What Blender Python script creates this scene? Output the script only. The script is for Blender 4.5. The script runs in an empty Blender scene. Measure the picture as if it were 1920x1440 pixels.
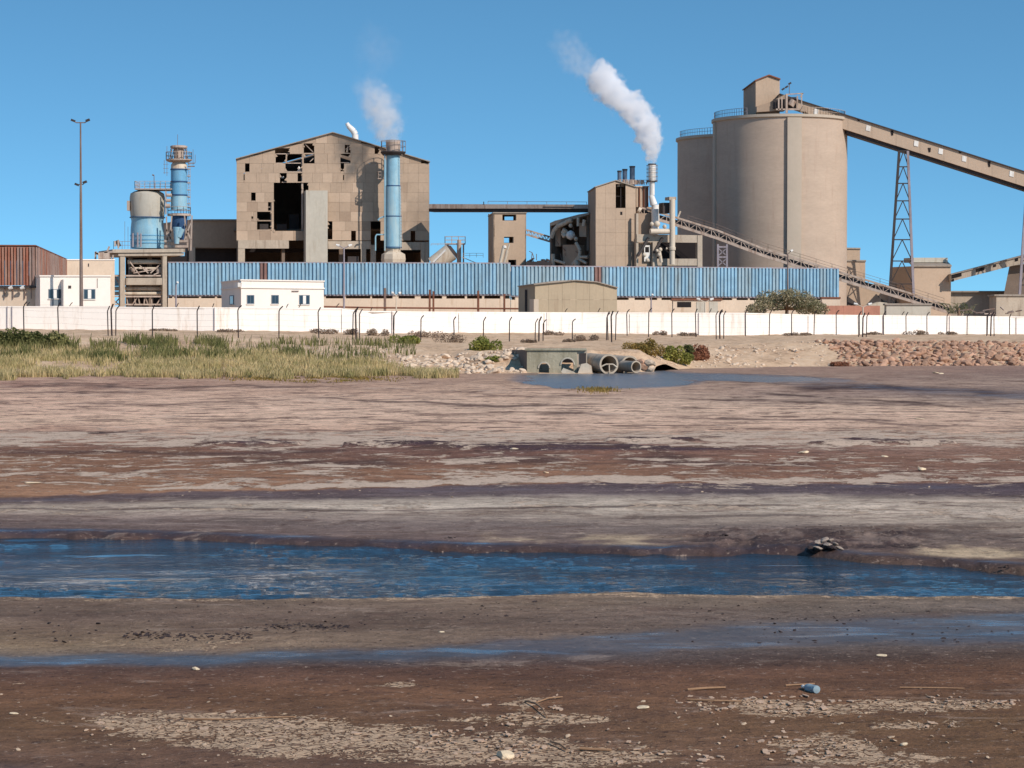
import bpy, bmesh, math, random
import numpy as np
from mathutils import Vector, Matrix

# ------------------------------------------------------------------ camera, sky, sun, exposure
SC = bpy.context.scene
C = SC.collection
F = 4200.0                      # focal length in pixels of a 1920 wide picture
TILT = math.atan(120.0 / F)
EYE = Vector((0, 0, 3.3))
cd = bpy.data.cameras.new('camera')
cd.sensor_fit = 'HORIZONTAL'; cd.sensor_width = 36; cd.lens = 36 * F / 1920
cd.clip_start = 0.5; cd.clip_end = 20000
cam = bpy.data.objects.new('camera', cd); C.objects.link(cam)
cam.location = EYE; cam.rotation_euler = (math.pi / 2 - TILT, 0, 0)
SC.camera = cam

SUN_AZ = math.radians(45)       # to the right of straight behind the camera
SUN_EL = math.radians(36)
to_sun = Vector((math.sin(SUN_AZ) * math.cos(SUN_EL), -math.cos(SUN_AZ) * math.cos(SUN_EL), math.sin(SUN_EL)))
w = bpy.data.worlds.new('World'); SC.world = w; w.use_nodes = True
nt = w.node_tree; nt.nodes.clear()
sky = nt.nodes.new('ShaderNodeTexSky'); sky.sky_type = 'NISHITA'; sky.sun_disc = False
sky.sun_elevation = SUN_EL
sky.sun_rotation = math.atan2(to_sun.x, to_sun.y)
sky.altitude = 0; sky.air_density = 1.0; sky.dust_density = 0.3; sky.ozone_density = 2.2
tc = nt.nodes.new('ShaderNodeTexCoord')
va = nt.nodes.new('ShaderNodeVectorMath'); va.operation = 'MULTIPLY'; va.inputs[1].default_value = (1, 1, 2.3)
vb = nt.nodes.new('ShaderNodeVectorMath'); vb.operation = 'ADD'; vb.inputs[1].default_value = (0, 0, 0.15)
vn = nt.nodes.new('ShaderNodeVectorMath'); vn.operation = 'NORMALIZE'
hs = nt.nodes.new('ShaderNodeMix'); hs.data_type = 'RGBA'; hs.blend_type = 'MULTIPLY'; hs.inputs['Factor'].default_value = 1; hs.inputs['B'].default_value = (.62, 1.05, 1.11, 1)
bgn = nt.nodes.new('ShaderNodeBackground'); bgn.inputs['Strength'].default_value = 0.15
wo = nt.nodes.new('ShaderNodeOutputWorld')
L = nt.links.new
L(tc.outputs['Generated'], va.inputs[0]); L(va.outputs[0], vb.inputs[0]); L(vb.outputs[0], vn.inputs[0])
L(vn.outputs[0], sky.inputs['Vector']); L(sky.outputs[0], hs.inputs['A'])
L(hs.outputs['Result'], bgn.inputs['Color']); L(bgn.outputs[0], wo.inputs[0])

sd = bpy.data.lights.new('sun', 'SUN'); sd.energy = 4.2; sd.angle = math.radians(0.5); sd.color = (1.0, 0.92, 0.83)
sun = bpy.data.objects.new('sun', sd); C.objects.link(sun)
sun.rotation_euler = to_sun.to_track_quat('Z', 'Y').to_euler(); sun.location = (60, -60, 80)
vs = SC.view_settings
vs.view_transform = 'Standard'; vs.look = 'None'; vs.gamma = 1; vs.use_curve_mapping = False; vs.exposure = 0.0
SC.cycles.max_bounces = 32; SC.cycles.diffuse_bounces = 3; SC.cycles.glossy_bounces = 3; SC.cycles.volume_bounces = 32; SC.cycles.volume_max_steps = 256
SC.cycles.transparent_max_bounces = 8

R = random.Random(7)

# ------------------------------------------------------------------ geometry of the view (only to turn measured photo points into places)
ct, st = math.cos(TILT), math.sin(TILT)
def ray(px, py):
    a = (px - 960) / F; b = (720 - py) / F
    return Vector((a, ct + b * st, -st + b * ct))
def P(px, py, D):
    d = ray(px, py); return EYE + d * (D / d.y)
def S(D): return F / D                         # pixels per metre at a distance

class Plane:
    """a vertical plane through two points of the plan, each given as photo column and distance"""
    def __init__(s, pxa, Da, pxb, Db):
        s.a = P(pxa, 600, Da); s.b = P(pxb, 600, Db); s.a.z = s.b.z = 0
        u = (s.b - s.a).normalized(); s.u = u; s.n = Vector((u.y, -u.x, 0))   # n faces the camera
    def at(s, px, py, off=0.0):
        A = s.a + s.n * off; d = ray(px, py)
        return EYE + d * ((A - EYE).dot(s.n) / d.dot(s.n))

# ------------------------------------------------------------------ mesh helpers
class MB:
    def __init__(s): s.v = []; s.f = []
    def add(s, vs, fs):
        k = len(s.v); s.v += [tuple(v) for v in vs]; s.f += [tuple(i + k for i in f) for f in fs]; return s
    def box(s, a, b):
        (x0, y0, z0), (x1, y1, z1) = a, b
        return s.hexa([(x0, y0, z0), (x1, y0, z0), (x1, y1, z0), (x0, y1, z0)], [(x0, y0, z1), (x1, y0, z1), (x1, y1, z1), (x0, y1, z1)])
    def hexa(s, lo, hi):
        n = len(lo)
        return s.add(list(lo) + list(hi), [tuple(range(n))[::-1], tuple(range(n, 2 * n))] + [(i, (i + 1) % n, n + (i + 1) % n, n + i) for i in range(n)])
    def slab(s, front, back):
        return s.hexa(back, front)
    def poly(s, pl, pts, o0=-0.06, o1=0.0):
        return s.slab([pl.at(x, y, o1) for x, y in pts], [pl.at(x, y, o1) - pl.n * (o1 - o0) for x, y in pts])
    def rect(s, pl, x0, y0, x1, y1, o0=-0.06, o1=0.0):
        return s.poly(pl, [(x0, y1), (x1, y1), (x1, y0), (x0, y0)], o0, o1)
    def tube(s, p, q, r, r2=None, n=6, cap=True):
        p = Vector(p); q = Vector(q); d = (q - p)
        if d.length < 1e-6: return s
        r2 = r if r2 is None else r2
        z = d.normalized(); x = z.orthogonal().normalized(); y = z.cross(x)
        A = [p + x * (r * math.cos(2 * math.pi * i / n)) + y * (r * math.sin(2 * math.pi * i / n)) for i in range(n)]
        B = [q + x * (r2 * math.cos(2 * math.pi * i / n)) + y * (r2 * math.sin(2 * math.pi * i / n)) for i in range(n)]
        fs = [(i, (i + 1) % n, n + (i + 1) % n, n + i) for i in range(n)]
        if cap: fs += [tuple(range(n))[::-1], tuple(range(n, 2 * n))]
        return s.add(A + B, fs)
    def path(s, pts, r, n=6):
        pts = [Vector(p) for p in pts]
        for a, b in zip(pts, pts[1:]): s.tube(a, b, r, n=n)
        return s
    def bar(s, p, q, w_, h_):
        """square bar"""
        p = Vector(p); q = Vector(q); z = (q - p).normalized()
        up = Vector((0, 0, 1)) if abs(z.z) < .9 else Vector((0, 1, 0))
        x = z.cross(up).normalized() * (w_ / 2); y = x.cross(z).normalized() * (h_ / 2)
        return s.hexa([p - x - y, p + x - y, p + x + y, p - x + y], [q - x - y, q + x - y, q + x + y, q - x + y])
    def lathe(s, c, prof, n=32, closed=True):
        """prof: list of (radius, z)"""
        c = Vector(c); vs = []; fs = []
        for r, z in prof:
            vs += [(c.x + r * math.cos(2 * math.pi * i / n), c.y + r * math.sin(2 * math.pi * i / n), z) for i in range(n)]
        for k in range(len(prof) - 1):
            fs += [(k * n + i, k * n + (i + 1) % n, (k + 1) * n + (i + 1) % n, (k + 1) * n + i) for i in range(n)]
        if closed: fs += [tuple(range(n))[::-1], tuple(range((len(prof) - 1) * n, len(prof) * n))]
        return s.add(vs, fs)
    def ring(s, c, ro, ri, z0, z1, n=32): return s.lathe2(c, [(ro, z0), (ro, z1), (ri, z1), (ri, z0)], n)
    def lathe2(s, c, prof, n=32):
        c = Vector(c); vs = []; fs = []; m = len(prof)
        for r, z in prof:
            vs += [(c.x + r * math.cos(2 * math.pi * i / n), c.y + r * math.sin(2 * math.pi * i / n), z) for i in range(n)]
        for k in range(m):
            k2 = (k + 1) % m
            fs += [(k * n + i, k * n + (i + 1) % n, k2 * n + (i + 1) % n, k2 * n + i) for i in range(n)]
        return s.add(vs, fs)
    def mesh(s, name, m, smooth=False, normals=True):
        me = bpy.data.meshes.new(name); me.from_pydata(s.v, [], s.f)
        if normals:
            bm = bmesh.new(); bm.from_mesh(me); bmesh.ops.recalc_face_normals(bm, faces=bm.faces); bm.to_mesh(me); bm.free()
        if smooth:
            me.shade_smooth(); me.set_sharp_from_angle(angle=0.7)
        me.materials.append(m); return me
    def build(s, name, m, parent=None, smooth=False):
        o = bpy.data.objects.new(name, s.mesh(name, m, smooth)); C.objects.link(o)
        if parent: attach(o, parent)
        return o

def attach(o, parent):
    o.parent = parent
    o.matrix_parent_inverse = Matrix.Translation(-parent_loc(parent))
def parent_loc(p):
    return Vector(p['_loc']) if '_loc' in p else Vector((0, 0, 0))
def tag(o, label=None, cat=None, group=None, kind=None):
    if label: o['label'] = label
    if cat: o['category'] = cat
    if group: o['group'] = group
    if kind: o['kind'] = kind
    return o
def thing(name, label, cat, loc=(0, 0, 0), group=None):
    o = bpy.data.objects.new(name, None); C.objects.link(o); o.location = loc; o['_loc'] = tuple(loc)
    o.empty_display_size = .3
    return tag(o, label, cat, group)
def link(name, me, parent=None, mw=None):
    o = bpy.data.objects.new(name, me); C.objects.link(o)
    if parent: attach(o, parent)
    if mw is not None: o.matrix_basis = mw
    return o

# ------------------------------------------------------------------ materials
def lin(c):
    r = []
    for v in c:
        v /= 255.0
        r.append(v / 12.92 if v <= .04045 else ((v + .055) / 1.055) ** 2.4)
    return r
def mat(name, rgb, var=.18, scale=.5, rough=.85, stain=None, amount=.0, stretch=1.0, bump=.0, bscale=4, metal=0, rnd=0.0, k=1.0, spec=.3, wave=None, lump=None):
    """rgb in sRGB 0..255 of the surface colour; noise variation, vertical stain streaks, jitter per object"""
    m = bpy.data.materials.new(name); m.use_nodes = True; t = m.node_tree; N = t.nodes; l = t.links.new
    b = N['Principled BSDF']; b.inputs['Roughness'].default_value = rough; b.inputs['Metallic'].default_value = metal
    b.inputs['Specular IOR Level'].default_value = spec
    base = [v * k for v in lin(rgb)]
    g = N.new('ShaderNodeNewGeometry')
    mp = N.new('ShaderNodeMapping'); mp.inputs['Scale'].default_value = (1, 1, 1.0 / stretch); l(g.outputs['Position'], mp.inputs['Vector'])
    n1 = N.new('ShaderNodeTexNoise'); n1.inputs['Scale'].default_value = scale; n1.inputs['Detail'].default_value = 7; n1.inputs['Roughness'].default_value = .62
    l(mp.outputs[0], n1.inputs['Vector'])
    mr = N.new('ShaderNodeMapRange'); mr.inputs['From Min'].default_value = .25; mr.inputs['From Max'].default_value = .75
    mr.inputs['To Min'].default_value = 1 - var; mr.inputs['To Max'].default_value = 1 + var
    l(n1.outputs['Fac'], mr.inputs['Value'])
    val = mr.outputs[0]
    n3 = N.new('ShaderNodeTexNoise'); n3.inputs['Scale'].default_value = scale * 9; n3.inputs['Detail'].default_value = 4; l(mp.outputs[0], n3.inputs['Vector'])
    m3 = N.new('ShaderNodeMapRange'); m3.inputs['From Min'].default_value = .3; m3.inputs['From Max'].default_value = .7
    m3.inputs['To Min'].default_value = 1 - var * .5; m3.inputs['To Max'].default_value = 1 + var * .5; l(n3.outputs['Fac'], m3.inputs['Value'])
    mm = N.new('ShaderNodeMath'); mm.operation = 'MULTIPLY'; l(val, mm.inputs[0]); l(m3.outputs[0], mm.inputs[1]); val = mm.outputs[0]
    if rnd:
        oi = N.new('ShaderNodeObjectInfo'); r_ = N.new('ShaderNodeMapRange')
        r_.inputs['To Min'].default_value = 1 - rnd; r_.inputs['To Max'].default_value = 1 + rnd; l(oi.outputs['Random'], r_.inputs['Value'])
        m2 = N.new('ShaderNodeMath'); m2.operation = 'MULTIPLY'; l(val, m2.inputs[0]); l(r_.outputs[0], m2.inputs[1]); val = m2.outputs[0]
    vm = N.new('ShaderNodeVectorMath'); vm.operation = 'SCALE'; vm.inputs[0].default_value = base; l(val, vm.inputs['Scale'])
    col = vm.outputs[0]
    if stain:
        mp2 = N.new('ShaderNodeMapping'); mp2.inputs['Scale'].default_value = (1, 1, .12); l(g.outputs['Position'], mp2.inputs['Vector'])
        n2 = N.new('ShaderNodeTexNoise'); n2.inputs['Scale'].default_value = 1.6; n2.inputs['Detail'].default_value = 8; n2.inputs['Roughness'].default_value = .7
        l(mp2.outputs[0], n2.inputs['Vector'])
        r2 = N.new('ShaderNodeMapRange'); r2.inputs['From Min'].default_value = .62 - amount * .35; r2.inputs['From Max'].default_value = .80 - amount * .2
        l(n2.outputs['Fac'], r2.inputs['Value'])
        mx = N.new('ShaderNodeMix'); mx.data_type = 'RGBA'; l(r2.outputs[0], mx.inputs['Factor']); l(col, mx.inputs['A'])
        mx.inputs['B'].default_value = (*[v * k for v in lin(stain)], 1); col = mx.outputs['Result']
    l(col, b.inputs['Base Color'])
    if bump:
        nb = N.new('ShaderNodeTexNoise'); nb.inputs['Scale'].default_value = bscale; nb.inputs['Detail'].default_value = 5; l(g.outputs['Position'], nb.inputs['Vector'])
        bp = N.new('ShaderNodeBump'); bp.inputs['Strength'].default_value = 1; bp.inputs['Distance'].default_value = bump; l(nb.outputs['Fac'], bp.inputs['Height'])
        l(bp.outputs[0], b.inputs['Normal'])
    return m
def leafmat(name, c1, c2, k=1.0, trans=.25):
    m = bpy.data.materials.new(name); m.use_nodes = True; t = m.node_tree; N = t.nodes; l = t.links.new
    b = N['Principled BSDF']; b.inputs['Roughness'].default_value = .75; b.inputs['Specular IOR Level'].default_value = .2
    g = N.new('ShaderNodeNewGeometry')
    mx = N.new('ShaderNodeMix'); mx.data_type = 'RGBA'
    mx.inputs['A'].default_value = (*[v * k for v in lin(c1)], 1); mx.inputs['B'].default_value = (*[v * k for v in lin(c2)], 1)
    n1 = N.new('ShaderNodeTexNoise'); n1.inputs['Scale'].default_value = .7; n1.inputs['Detail'].default_value = 4; l(g.outputs['Position'], n1.inputs['Vector'])
    ma = N.new('ShaderNodeMath'); ma.operation = 'MULTIPLY_ADD'; ma.inputs[1].default_value = .6
    l(g.outputs['Random Per Island'], ma.inputs[0]); 
    mr = N.new('ShaderNodeMapRange'); mr.inputs['From Min'].default_value = .35; mr.inputs['From Max'].default_value = .65; mr.inputs['To Min'].default_value = -.2; mr.inputs['To Max'].default_value = .6
    l(n1.outputs['Fac'], mr.inputs['Value']); l(mr.outputs[0], ma.inputs[2])
    l(ma.outputs[0], mx.inputs['Factor']); l(mx.outputs['Result'], b.inputs['Base Color'])
    tr = N.new('ShaderNodeBsdfTranslucent'); l(mx.outputs['Result'], tr.inputs['Color'])
    ms = N.new('ShaderNodeMixShader'); ms.inputs[0].default_value = trans
    l(b.outputs[0], ms.inputs[1]); l(tr.outputs[0], ms.inputs[2]); l(ms.outputs[0], N['Material Output'].inputs['Surface'])
    return m

M = dict(
    panel=mat('fibre_cement_sheet', (172, 149, 128), .10, .35, rnd=.03, stain=(150, 130, 112), amount=.15),
    panel_light=mat('newer_fibre_cement_sheet', (184, 160, 138), .08, .35, rnd=.03, stain=(160, 138, 115), amount=.1),
    panel_dark=mat('darker_fibre_cement_sheet', (160, 137, 117), .12, .35, rnd=.03),  # darker tone for scattered panels and for side and rear walls
    conc=mat('dusty_concrete', (176, 160, 142), .14, .5, stain=(120, 100, 85), amount=.25, bump=.02),
    conc_light=mat('grey_concrete', (182, 174, 160), .08, .25, stain=(160, 146, 128), amount=.3, bump=.01),
    conc_dark=mat('darker_concrete', (120, 104, 92), .2, .6, bump=.02),  # darker tone for set-back, inner and side parts
    silo=mat('silo_concrete', (184, 162, 143), .09, .16, stain=(174, 148, 130), amount=.2, stretch=.3),
    silo_band=mat('silo_pale_band', (184, 168, 150), .05, .2),
    steel=mat('dusty_steel', (128, 112, 104), .25, 1.2, rough=.7, stain=(105, 70, 52), amount=.5),
    steel_dark=mat('dark_steel', (62, 54, 52), .25, 1.2, rough=.6),
    steel_pale=mat('pale_dusty_steel', (180, 160, 145), .2, 1.2, rough=.7, stain=(120, 85, 65), amount=.35),
    steel_lilac=mat('grey_painted_steel', (150, 140, 145), .15, 1.2, rough=.6, stain=(105, 80, 70), amount=.3),
    blue=mat('faded_blue_paint', (138, 180, 198), .14, 1.0, rough=.55, stain=(170, 190, 192), amount=.45),
    blue_mid=mat('stronger_blue_paint', (104, 160, 192), .14, 1.0, rough=.5, stain=(120, 160, 180), amount=.4),
    blue_deep=mat('deep_blue_paint', (50, 80, 116), .15, 1.0, rough=.5),
    sheet_blue=mat('blue_corrugated_sheet', (142, 180, 202), .14, 1.0, rough=.7, rnd=.10, stain=(132, 148, 154), amount=.4, k=.9),
    sheet_grey=mat('bleached_blue_sheet', (150, 174, 186), .12, 1.2, rough=.6, rnd=.05, stain=(120, 130, 130), amount=.3, k=.9),
    sheet_rust=mat('rusty_sheet', (140, 106, 96), .2, 1.2, rough=.8, stain=(100, 80, 78), amount=.5),
    rib_dark=mat('lap_strip', (52, 76, 100), .2, 1.5, rough=.7),
    red_sheet=mat('oxide_red_sheet', (148, 92, 72), .2, .8, rough=.75, rnd=.1, stain=(165, 135, 118), amount=.45),
    grey_sheet=mat('greyed_red_sheet', (150, 128, 118), .2, .8, rough=.75, rnd=.12, stain=(128, 84, 66), amount=.5),
    white=mat('white_render', (236, 224, 212), .04, .3, stain=(205, 188, 172), amount=.05, bump=.01),
    whitewall=mat('whitewash', (242, 232, 222), .04, .25, stain=(206, 188, 170), amount=.22, bump=.012),
    cream=mat('cream_render', (206, 184, 162), .08, .5, stain=(170, 140, 112), amount=.2),
    white_metal=mat('white_metal', (228, 222, 214), .06, 1.0, rough=.5, stain=(170, 150, 135), amount=.25),
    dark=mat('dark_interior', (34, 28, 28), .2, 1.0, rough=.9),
    glass=mat('window_glass', (40, 58, 72), .1, 1.0, rough=.15, spec=.6),
    frame=mat('window_frame', (120, 128, 134), .05, 1.0),
    roofsheet=mat('grey_roof_sheet', (150, 138, 126), .12, .5, stain=(115, 98, 84), amount=.3),
    redbrick=mat('red_earth_wall', (172, 120, 100), .15, .8, stain=(140, 96, 80), amount=.3),
    post=mat('fence_post_paint', (52, 42, 42), .2, 2.0, rough=.7, stain=(95, 62, 48), amount=.2),
    wire=mat('fence_wire', (110, 100, 95), .1, 1.0, rough=.6),
    pipe_cream=mat('cream_pipe', (202, 186, 166), .12, 1.0, rough=.6, stain=(165, 135, 110), amount=.25),
    rust=mat('rust', (120, 76, 58), .25, 1.5, rough=.85),
    twig=mat('twig', (128, 104, 82), .2, 3),
    rock=mat('limestone_rock', (172, 134, 110), .2, 1.5, rnd=.28, bump=.04, bscale=3, stain=(150, 104, 84), amount=.2),
    rock_pale=mat('pale_rock', (206, 182, 158), .12, 1.5, rnd=.12, bump=.04, bscale=3),
    salt_grain=mat('salt_grain', (186, 160, 134), .15, 14),
    stone_near=mat('foreground_stone', (216, 192, 160), .10, 14, rnd=.08, bump=.006, bscale=60),
    shed=mat('dusty_shed_sheet', (168, 150, 126), .07, .5, rnd=.03, stain=(150, 130, 108), amount=.25),
    clump=mat('black_mud_clump', (58, 46, 44), .3, 6, bump=.02, bscale=30),
    stick=mat('dry_stick', (150, 116, 88), .2, 8),
)

# ------------------------------------------------------------------ noise for shapes
def _hash(i, j, seed):
    h = (i * 374761393 + j * 668265263 + seed * 1442695041) & 0xFFFFFFFF
    h = ((h ^ (h >> 13)) * 1274126177) & 0xFFFFFFFF
    return ((h ^ (h >> 16)) & 0xFFFFFF) / float(0xFFFFFF)
def vnoise(x, y, seed=0):
    xi = np.floor(x).astype(np.int64); yi = np.floor(y).astype(np.int64); fx = x - xi; fy = y - yi
    fx = fx * fx * (3 - 2 * fx); fy = fy * fy * (3 - 2 * fy)
    a = _hash(xi, yi, seed); b = _hash(xi + 1, yi, seed); c = _hash(xi, yi + 1, seed); d = _hash(xi + 1, yi + 1, seed)
    return (a * (1 - fx) + b * fx) * (1 - fy) + (c * (1 - fx) + d * fx) * fy
def fbm(x, y, oct=4, seed=0, gain=.5):
    s = 0; a = 1; t = 0
    for k in range(oct):
        s = s + a * vnoise(x * 2 ** k + 17.3 * k, y * 2 ** k - 9.1 * k, seed + k); t += a; a *= gain
    return s / t
def sstep(a, b, x):
    t = np.clip((x - a) / (b - a), 0, 1); return t * t * (3 - 2 * t)

# ------------------------------------------------------------------ the ground
def yD(py): return F * 3.3 / (np.asarray(py, float) - 600.0)        # distance at which flat mud lies at photo row py
FOOT = ([-2500, 0, 600, 850, 985, 1110, 1290, 1530, 1920, 4500], [706, 706, 704, 702, 699.5, 699.5, 691, 687, 685, 684])
def foot_D(px): return yD(np.interp(px, *FOOT))
RT = ([-3000, 0, 300, 700, 1000, 1300, 1500, 1620, 1800, 1920, 2400, 5000], [1000, 1001, 1004, 1020, 1030, 1035, 1033, 1046, 1057, 1066, 1090, 1140])
RB = ([-3000, 0, 500, 900, 1150, 1400, 1920, 2400, 5000], [1121, 1120, 1122, 1117, 1111, 1115, 1119, 1150, 1220])
WATER_Z = -0.055

def grid_mesh(name, X, Y, Z, m, smooth=True):
    nr, nc = X.shape
    v = np.stack([X, Y, Z], -1).reshape(-1, 3).astype(np.float32)
    i = np.arange(nr * nc).reshape(nr, nc)
    q = np.stack([i[:-1, :-1], i[:-1, 1:], i[1:, 1:], i[1:, :-1]], -1).reshape(-1, 4)
    me = bpy.data.meshes.new(name); me.vertices.add(len(v)); me.vertices.foreach_set('co', v.ravel())
    me.loops.add(q.size); me.loops.foreach_set('vertex_index', q.ravel().astype(np.int32))
    me.polygons.add(len(q)); me.polygons.foreach_set('loop_start', (np.arange(len(q)) * 4).astype(np.int32))
    me.update(calc_edges=True); me.validate()
    if smooth: me.shade_smooth()
    me.materials.append(m); return me

def cattr(me, name, arr):
    a = me.attributes.new(name, 'FLOAT_COLOR', 'POINT'); a.data.foreach_set('color', arr.astype(np.float32).reshape(-1))

def mud_material():
    m = bpy.data.materials.new('salty_mud'); m.use_nodes = True; t = m.node_tree; N = t.nodes; l = t.links.new
    b = N['Principled BSDF']
    at = N.new('ShaderNodeAttribute'); at.attribute_name = 'soil'
    a2 = N.new('ShaderNodeAttribute'); a2.attribute_name = 'zone'          # r: pale crust, g: wet, b: streaks
    sp = N.new('ShaderNodeSeparateColor'); l(a2.outputs['Color'], sp.inputs[0])
    g = N.new('ShaderNodeNewGeometry')
    def noise(scale, det=6, ro=.6, sx=1, sy=1, dist=0):
        mp = N.new('ShaderNodeMapping'); mp.inputs['Scale'].default_value = (sx, sy, 1); l(g.outputs['Position'], mp.inputs['Vector'])
        n = N.new('ShaderNodeTexNoise'); n.inputs['Scale'].default_value = scale; n.inputs['Detail'].default_value = det
        n.inputs['Roughness'].default_value = ro; n.inputs['Distortion'].default_value = dist; l(mp.outputs[0], n.inputs['Vector']); return n.outputs['Fac']
    def rng(v, a, b_, c=0., d=1.):
        r = N.new('ShaderNodeMapRange'); r.inputs['From Min'].default_value = a; r.inputs['From Max'].default_value = b_
        r.inputs['To Min'].default_value = c; r.inputs['To Max'].default_value = d; l(v, r.inputs['Value']); return r.outputs[0]
    def math_(op, x, y):
        n = N.new('ShaderNodeMath'); n.operation = op
        for i, q in enumerate((x, y)):
            if isinstance(q, (int, float)): n.inputs[i].default_value = q
            else: l(q, n.inputs[i])
        return n.outputs[0]
    def mix(f, A, B):
        n = N.new('ShaderNodeMix'); n.data_type = 'RGBA'
        l(f, n.inputs['Factor'])
        for k_, q in (('A', A), ('B', B)):
            if isinstance(q, tuple): n.inputs[k_].default_value = (*q, 1)
            else: l(q, n.inputs[k_])
        return n.outputs['Result']
    n_big = noise(.8, 8, .65, .5, 1.0); n_mid = noise(3.5, 8, .68, .7, 1.0, .3); n_fine = noise(22, 5, .7)
    # soil colour with its own grain
    v1 = rng(n_big, .3, .7, .70, 1.28); v2 = rng(n_mid, .3, .7, .74, 1.26); v3 = rng(n_fine, .25, .75, .78, 1.22)
    vv = math_('MULTIPLY', math_('MULTIPLY', v1, v2), v3)
    sc = N.new('ShaderNodeVectorMath'); sc.operation = 'SCALE'; l(at.outputs['Color'], sc.inputs[0]); l(vv, sc.inputs['Scale'])
    col = sc.outputs[0]
    # dark streaks, long in x
    st1 = noise(1.1, 10, .74, .6, 1.0, .8)
    stf = math_('MULTIPLY', rng(st1, .55, .60), sp.outputs[2])
    col = mix(stf, col, tuple(lin((92, 66, 58))))
    st2 = noise(.5, 12, .76, .5, .8, 1.2); st3 = noise(2.6, 8, .74, .6, 1.2, .5)
    sf2 = math_('MULTIPLY', math_('MAXIMUM', rng(st2, .535, .57), math_('MULTIPLY', rng(st3, .55, .60), .8)), math_('MULTIPLY', sp.outputs[2], .85))
    col = mix(sf2, col, tuple(lin((96, 72, 62))))
    st4 = noise(.8, 12, .76, .5, .9, 1.0)
    sf4 = math_('MULTIPLY', rng(st4, .57, .63), math_('MULTIPLY', sp.outputs[2], .8))
    col = mix(sf4, col, tuple(lin((206, 180, 160))))
    # pale cracked crust
    cra = noise(2.2, 12, .74, .7, .45, .6); crb = noise(8.5, 8, .74, .55, .6, .5)
    cr = math_('ADD', math_('MULTIPLY', cra, .6), math_('MULTIPLY', crb, .4))
    sy = N.new('ShaderNodeSeparateXYZ'); l(g.outputs['Position'], sy.inputs[0]); far = rng(sy.outputs['Y'], 26, 44)
    crf = math_('ADD', math_('MULTIPLY', noise(.75, 14, .78, .75, .8, .6), .7), math_('MULTIPLY', cra, .3))
    crx = N.new('ShaderNodeMix'); crx.data_type = 'FLOAT'; l(far, crx.inputs['Factor']); l(cr, crx.inputs['A']); l(crf, crx.inputs['B']); cr = crx.outputs['Result']
    thr = math_('SUBTRACT', 1.0, sp.outputs[0])
    crm = rng(math_('SUBTRACT', rng(cr, .36, .64), thr), .0, .03)
    vo = N.new('ShaderNodeTexVoronoi'); vo.feature = 'DISTANCE_TO_EDGE'; vo.inputs['Scale'].default_value = 7
    mpv = N.new('ShaderNodeMapping'); mpv.inputs['Scale'].default_value = (.8, .8, 1); l(g.outputs['Position'], mpv.inputs['Vector'])
    wv = N.new('ShaderNodeTexNoise'); wv.inputs['Scale'].default_value = 6; l(g.outputs['Position'], wv.inputs['Vector'])
    av = N.new('ShaderNodeVectorMath'); av.operation = 'MULTIPLY_ADD'; av.inputs[1].default_value = (.75, .75, 0); l(wv.outputs['Color'], av.inputs[0]); l(mpv.outputs[0], av.inputs[2])
    l(av.outputs[0], vo.inputs['Vector'])
    crack = rng(vo.outputs['Distance'], .04, .10, .0, 1.0)
    crm = math_('MULTIPLY', crm, math_('MAXIMUM', crack, far))
    crustc = mix(n_fine, tuple(lin((172, 138, 110))), tuple(lin((220, 188, 156))))
    crustc = mix(far, crustc, mix(n_fine, tuple(lin((186, 158, 136))), tuple(lin((216, 190, 168)))))
    col = mix(crm, col, crustc)
    # crumbs: dark grit and pale salt grains
    gr = noise(11, 7, .75, .7, .9, .3)
    col = mix(math_('MULTIPLY', rng(gr, .575, .61), .75), col, tuple(lin((64, 46, 42))))
    gp = noise(13, 6, .75, .8, .7, .3)
    col = mix(math_('MULTIPLY', rng(gp, .60, .63), .5), col, tuple(lin((192, 166, 146))))
    gf = noise(1.7, 12, .82, .9, .55, .3)
    col = mix(math_('MULTIPLY', rng(gf, .555, .60), math_('MULTIPLY', far, .62)), col, tuple(lin((70, 50, 46))))
    gf2 = noise(1.9, 12, .82, .8, .5, .3)
    col = mix(math_('MULTIPLY', rng(gf2, .575, .61), math_('MULTIPLY', far, .5)), col, tuple(lin((210, 186, 164))))
    # wet: darker, glossy
    wetn = rng(math_('ADD', sp.outputs[1], rng(n_big, .3, .7, -.25, .25)), .35, .75)
    wet = math_('MULTIPLY', wetn, math_('SUBTRACT', 1.0, math_('MULTIPLY', crm, .8)))
    dk = N.new('ShaderNodeVectorMath'); dk.operation = 'SCALE'; l(col, dk.inputs[0]); l(rng(wet, 0, 1, 1, .62), dk.inputs['Scale'])
    l(dk.outputs[0], b.inputs['Base Color'])
    pud = math_('MULTIPLY', wet, rng(noise(1.6, 7, .66, .4, 1.4, .3), .50, .60))
    l(math_('SUBTRACT', rng(wet, 0, 1, .95, .42), math_('MULTIPLY', pud, .26)), b.inputs['Roughness'])
    l(rng(wet, 0, 1, .08, .42), b.inputs['Specular IOR Level'])
    bp = N.new('ShaderNodeBump'); bp.inputs['Strength'].default_value = .8; bp.inputs['Distance'].default_value = .06
    h = math_('ADD', math_('ADD', math_('MULTIPLY', n_mid, .8), math_('MULTIPLY', n_big, 1.6)), math_('ADD', math_('MULTIPLY', n_fine, .35), math_('MULTIPLY', crm, .35)))
    l(h, bp.inputs['Height'])
    bs = math_('SUBTRACT', rng(wet, 0, 1, 1.0, .5), math_('MULTIPLY', pud, .4)); l(bs, bp.inputs['Strength'])
    l(bp.outputs[0], b.inputs['Normal'])
    return m
MUD = mud_material()

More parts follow.
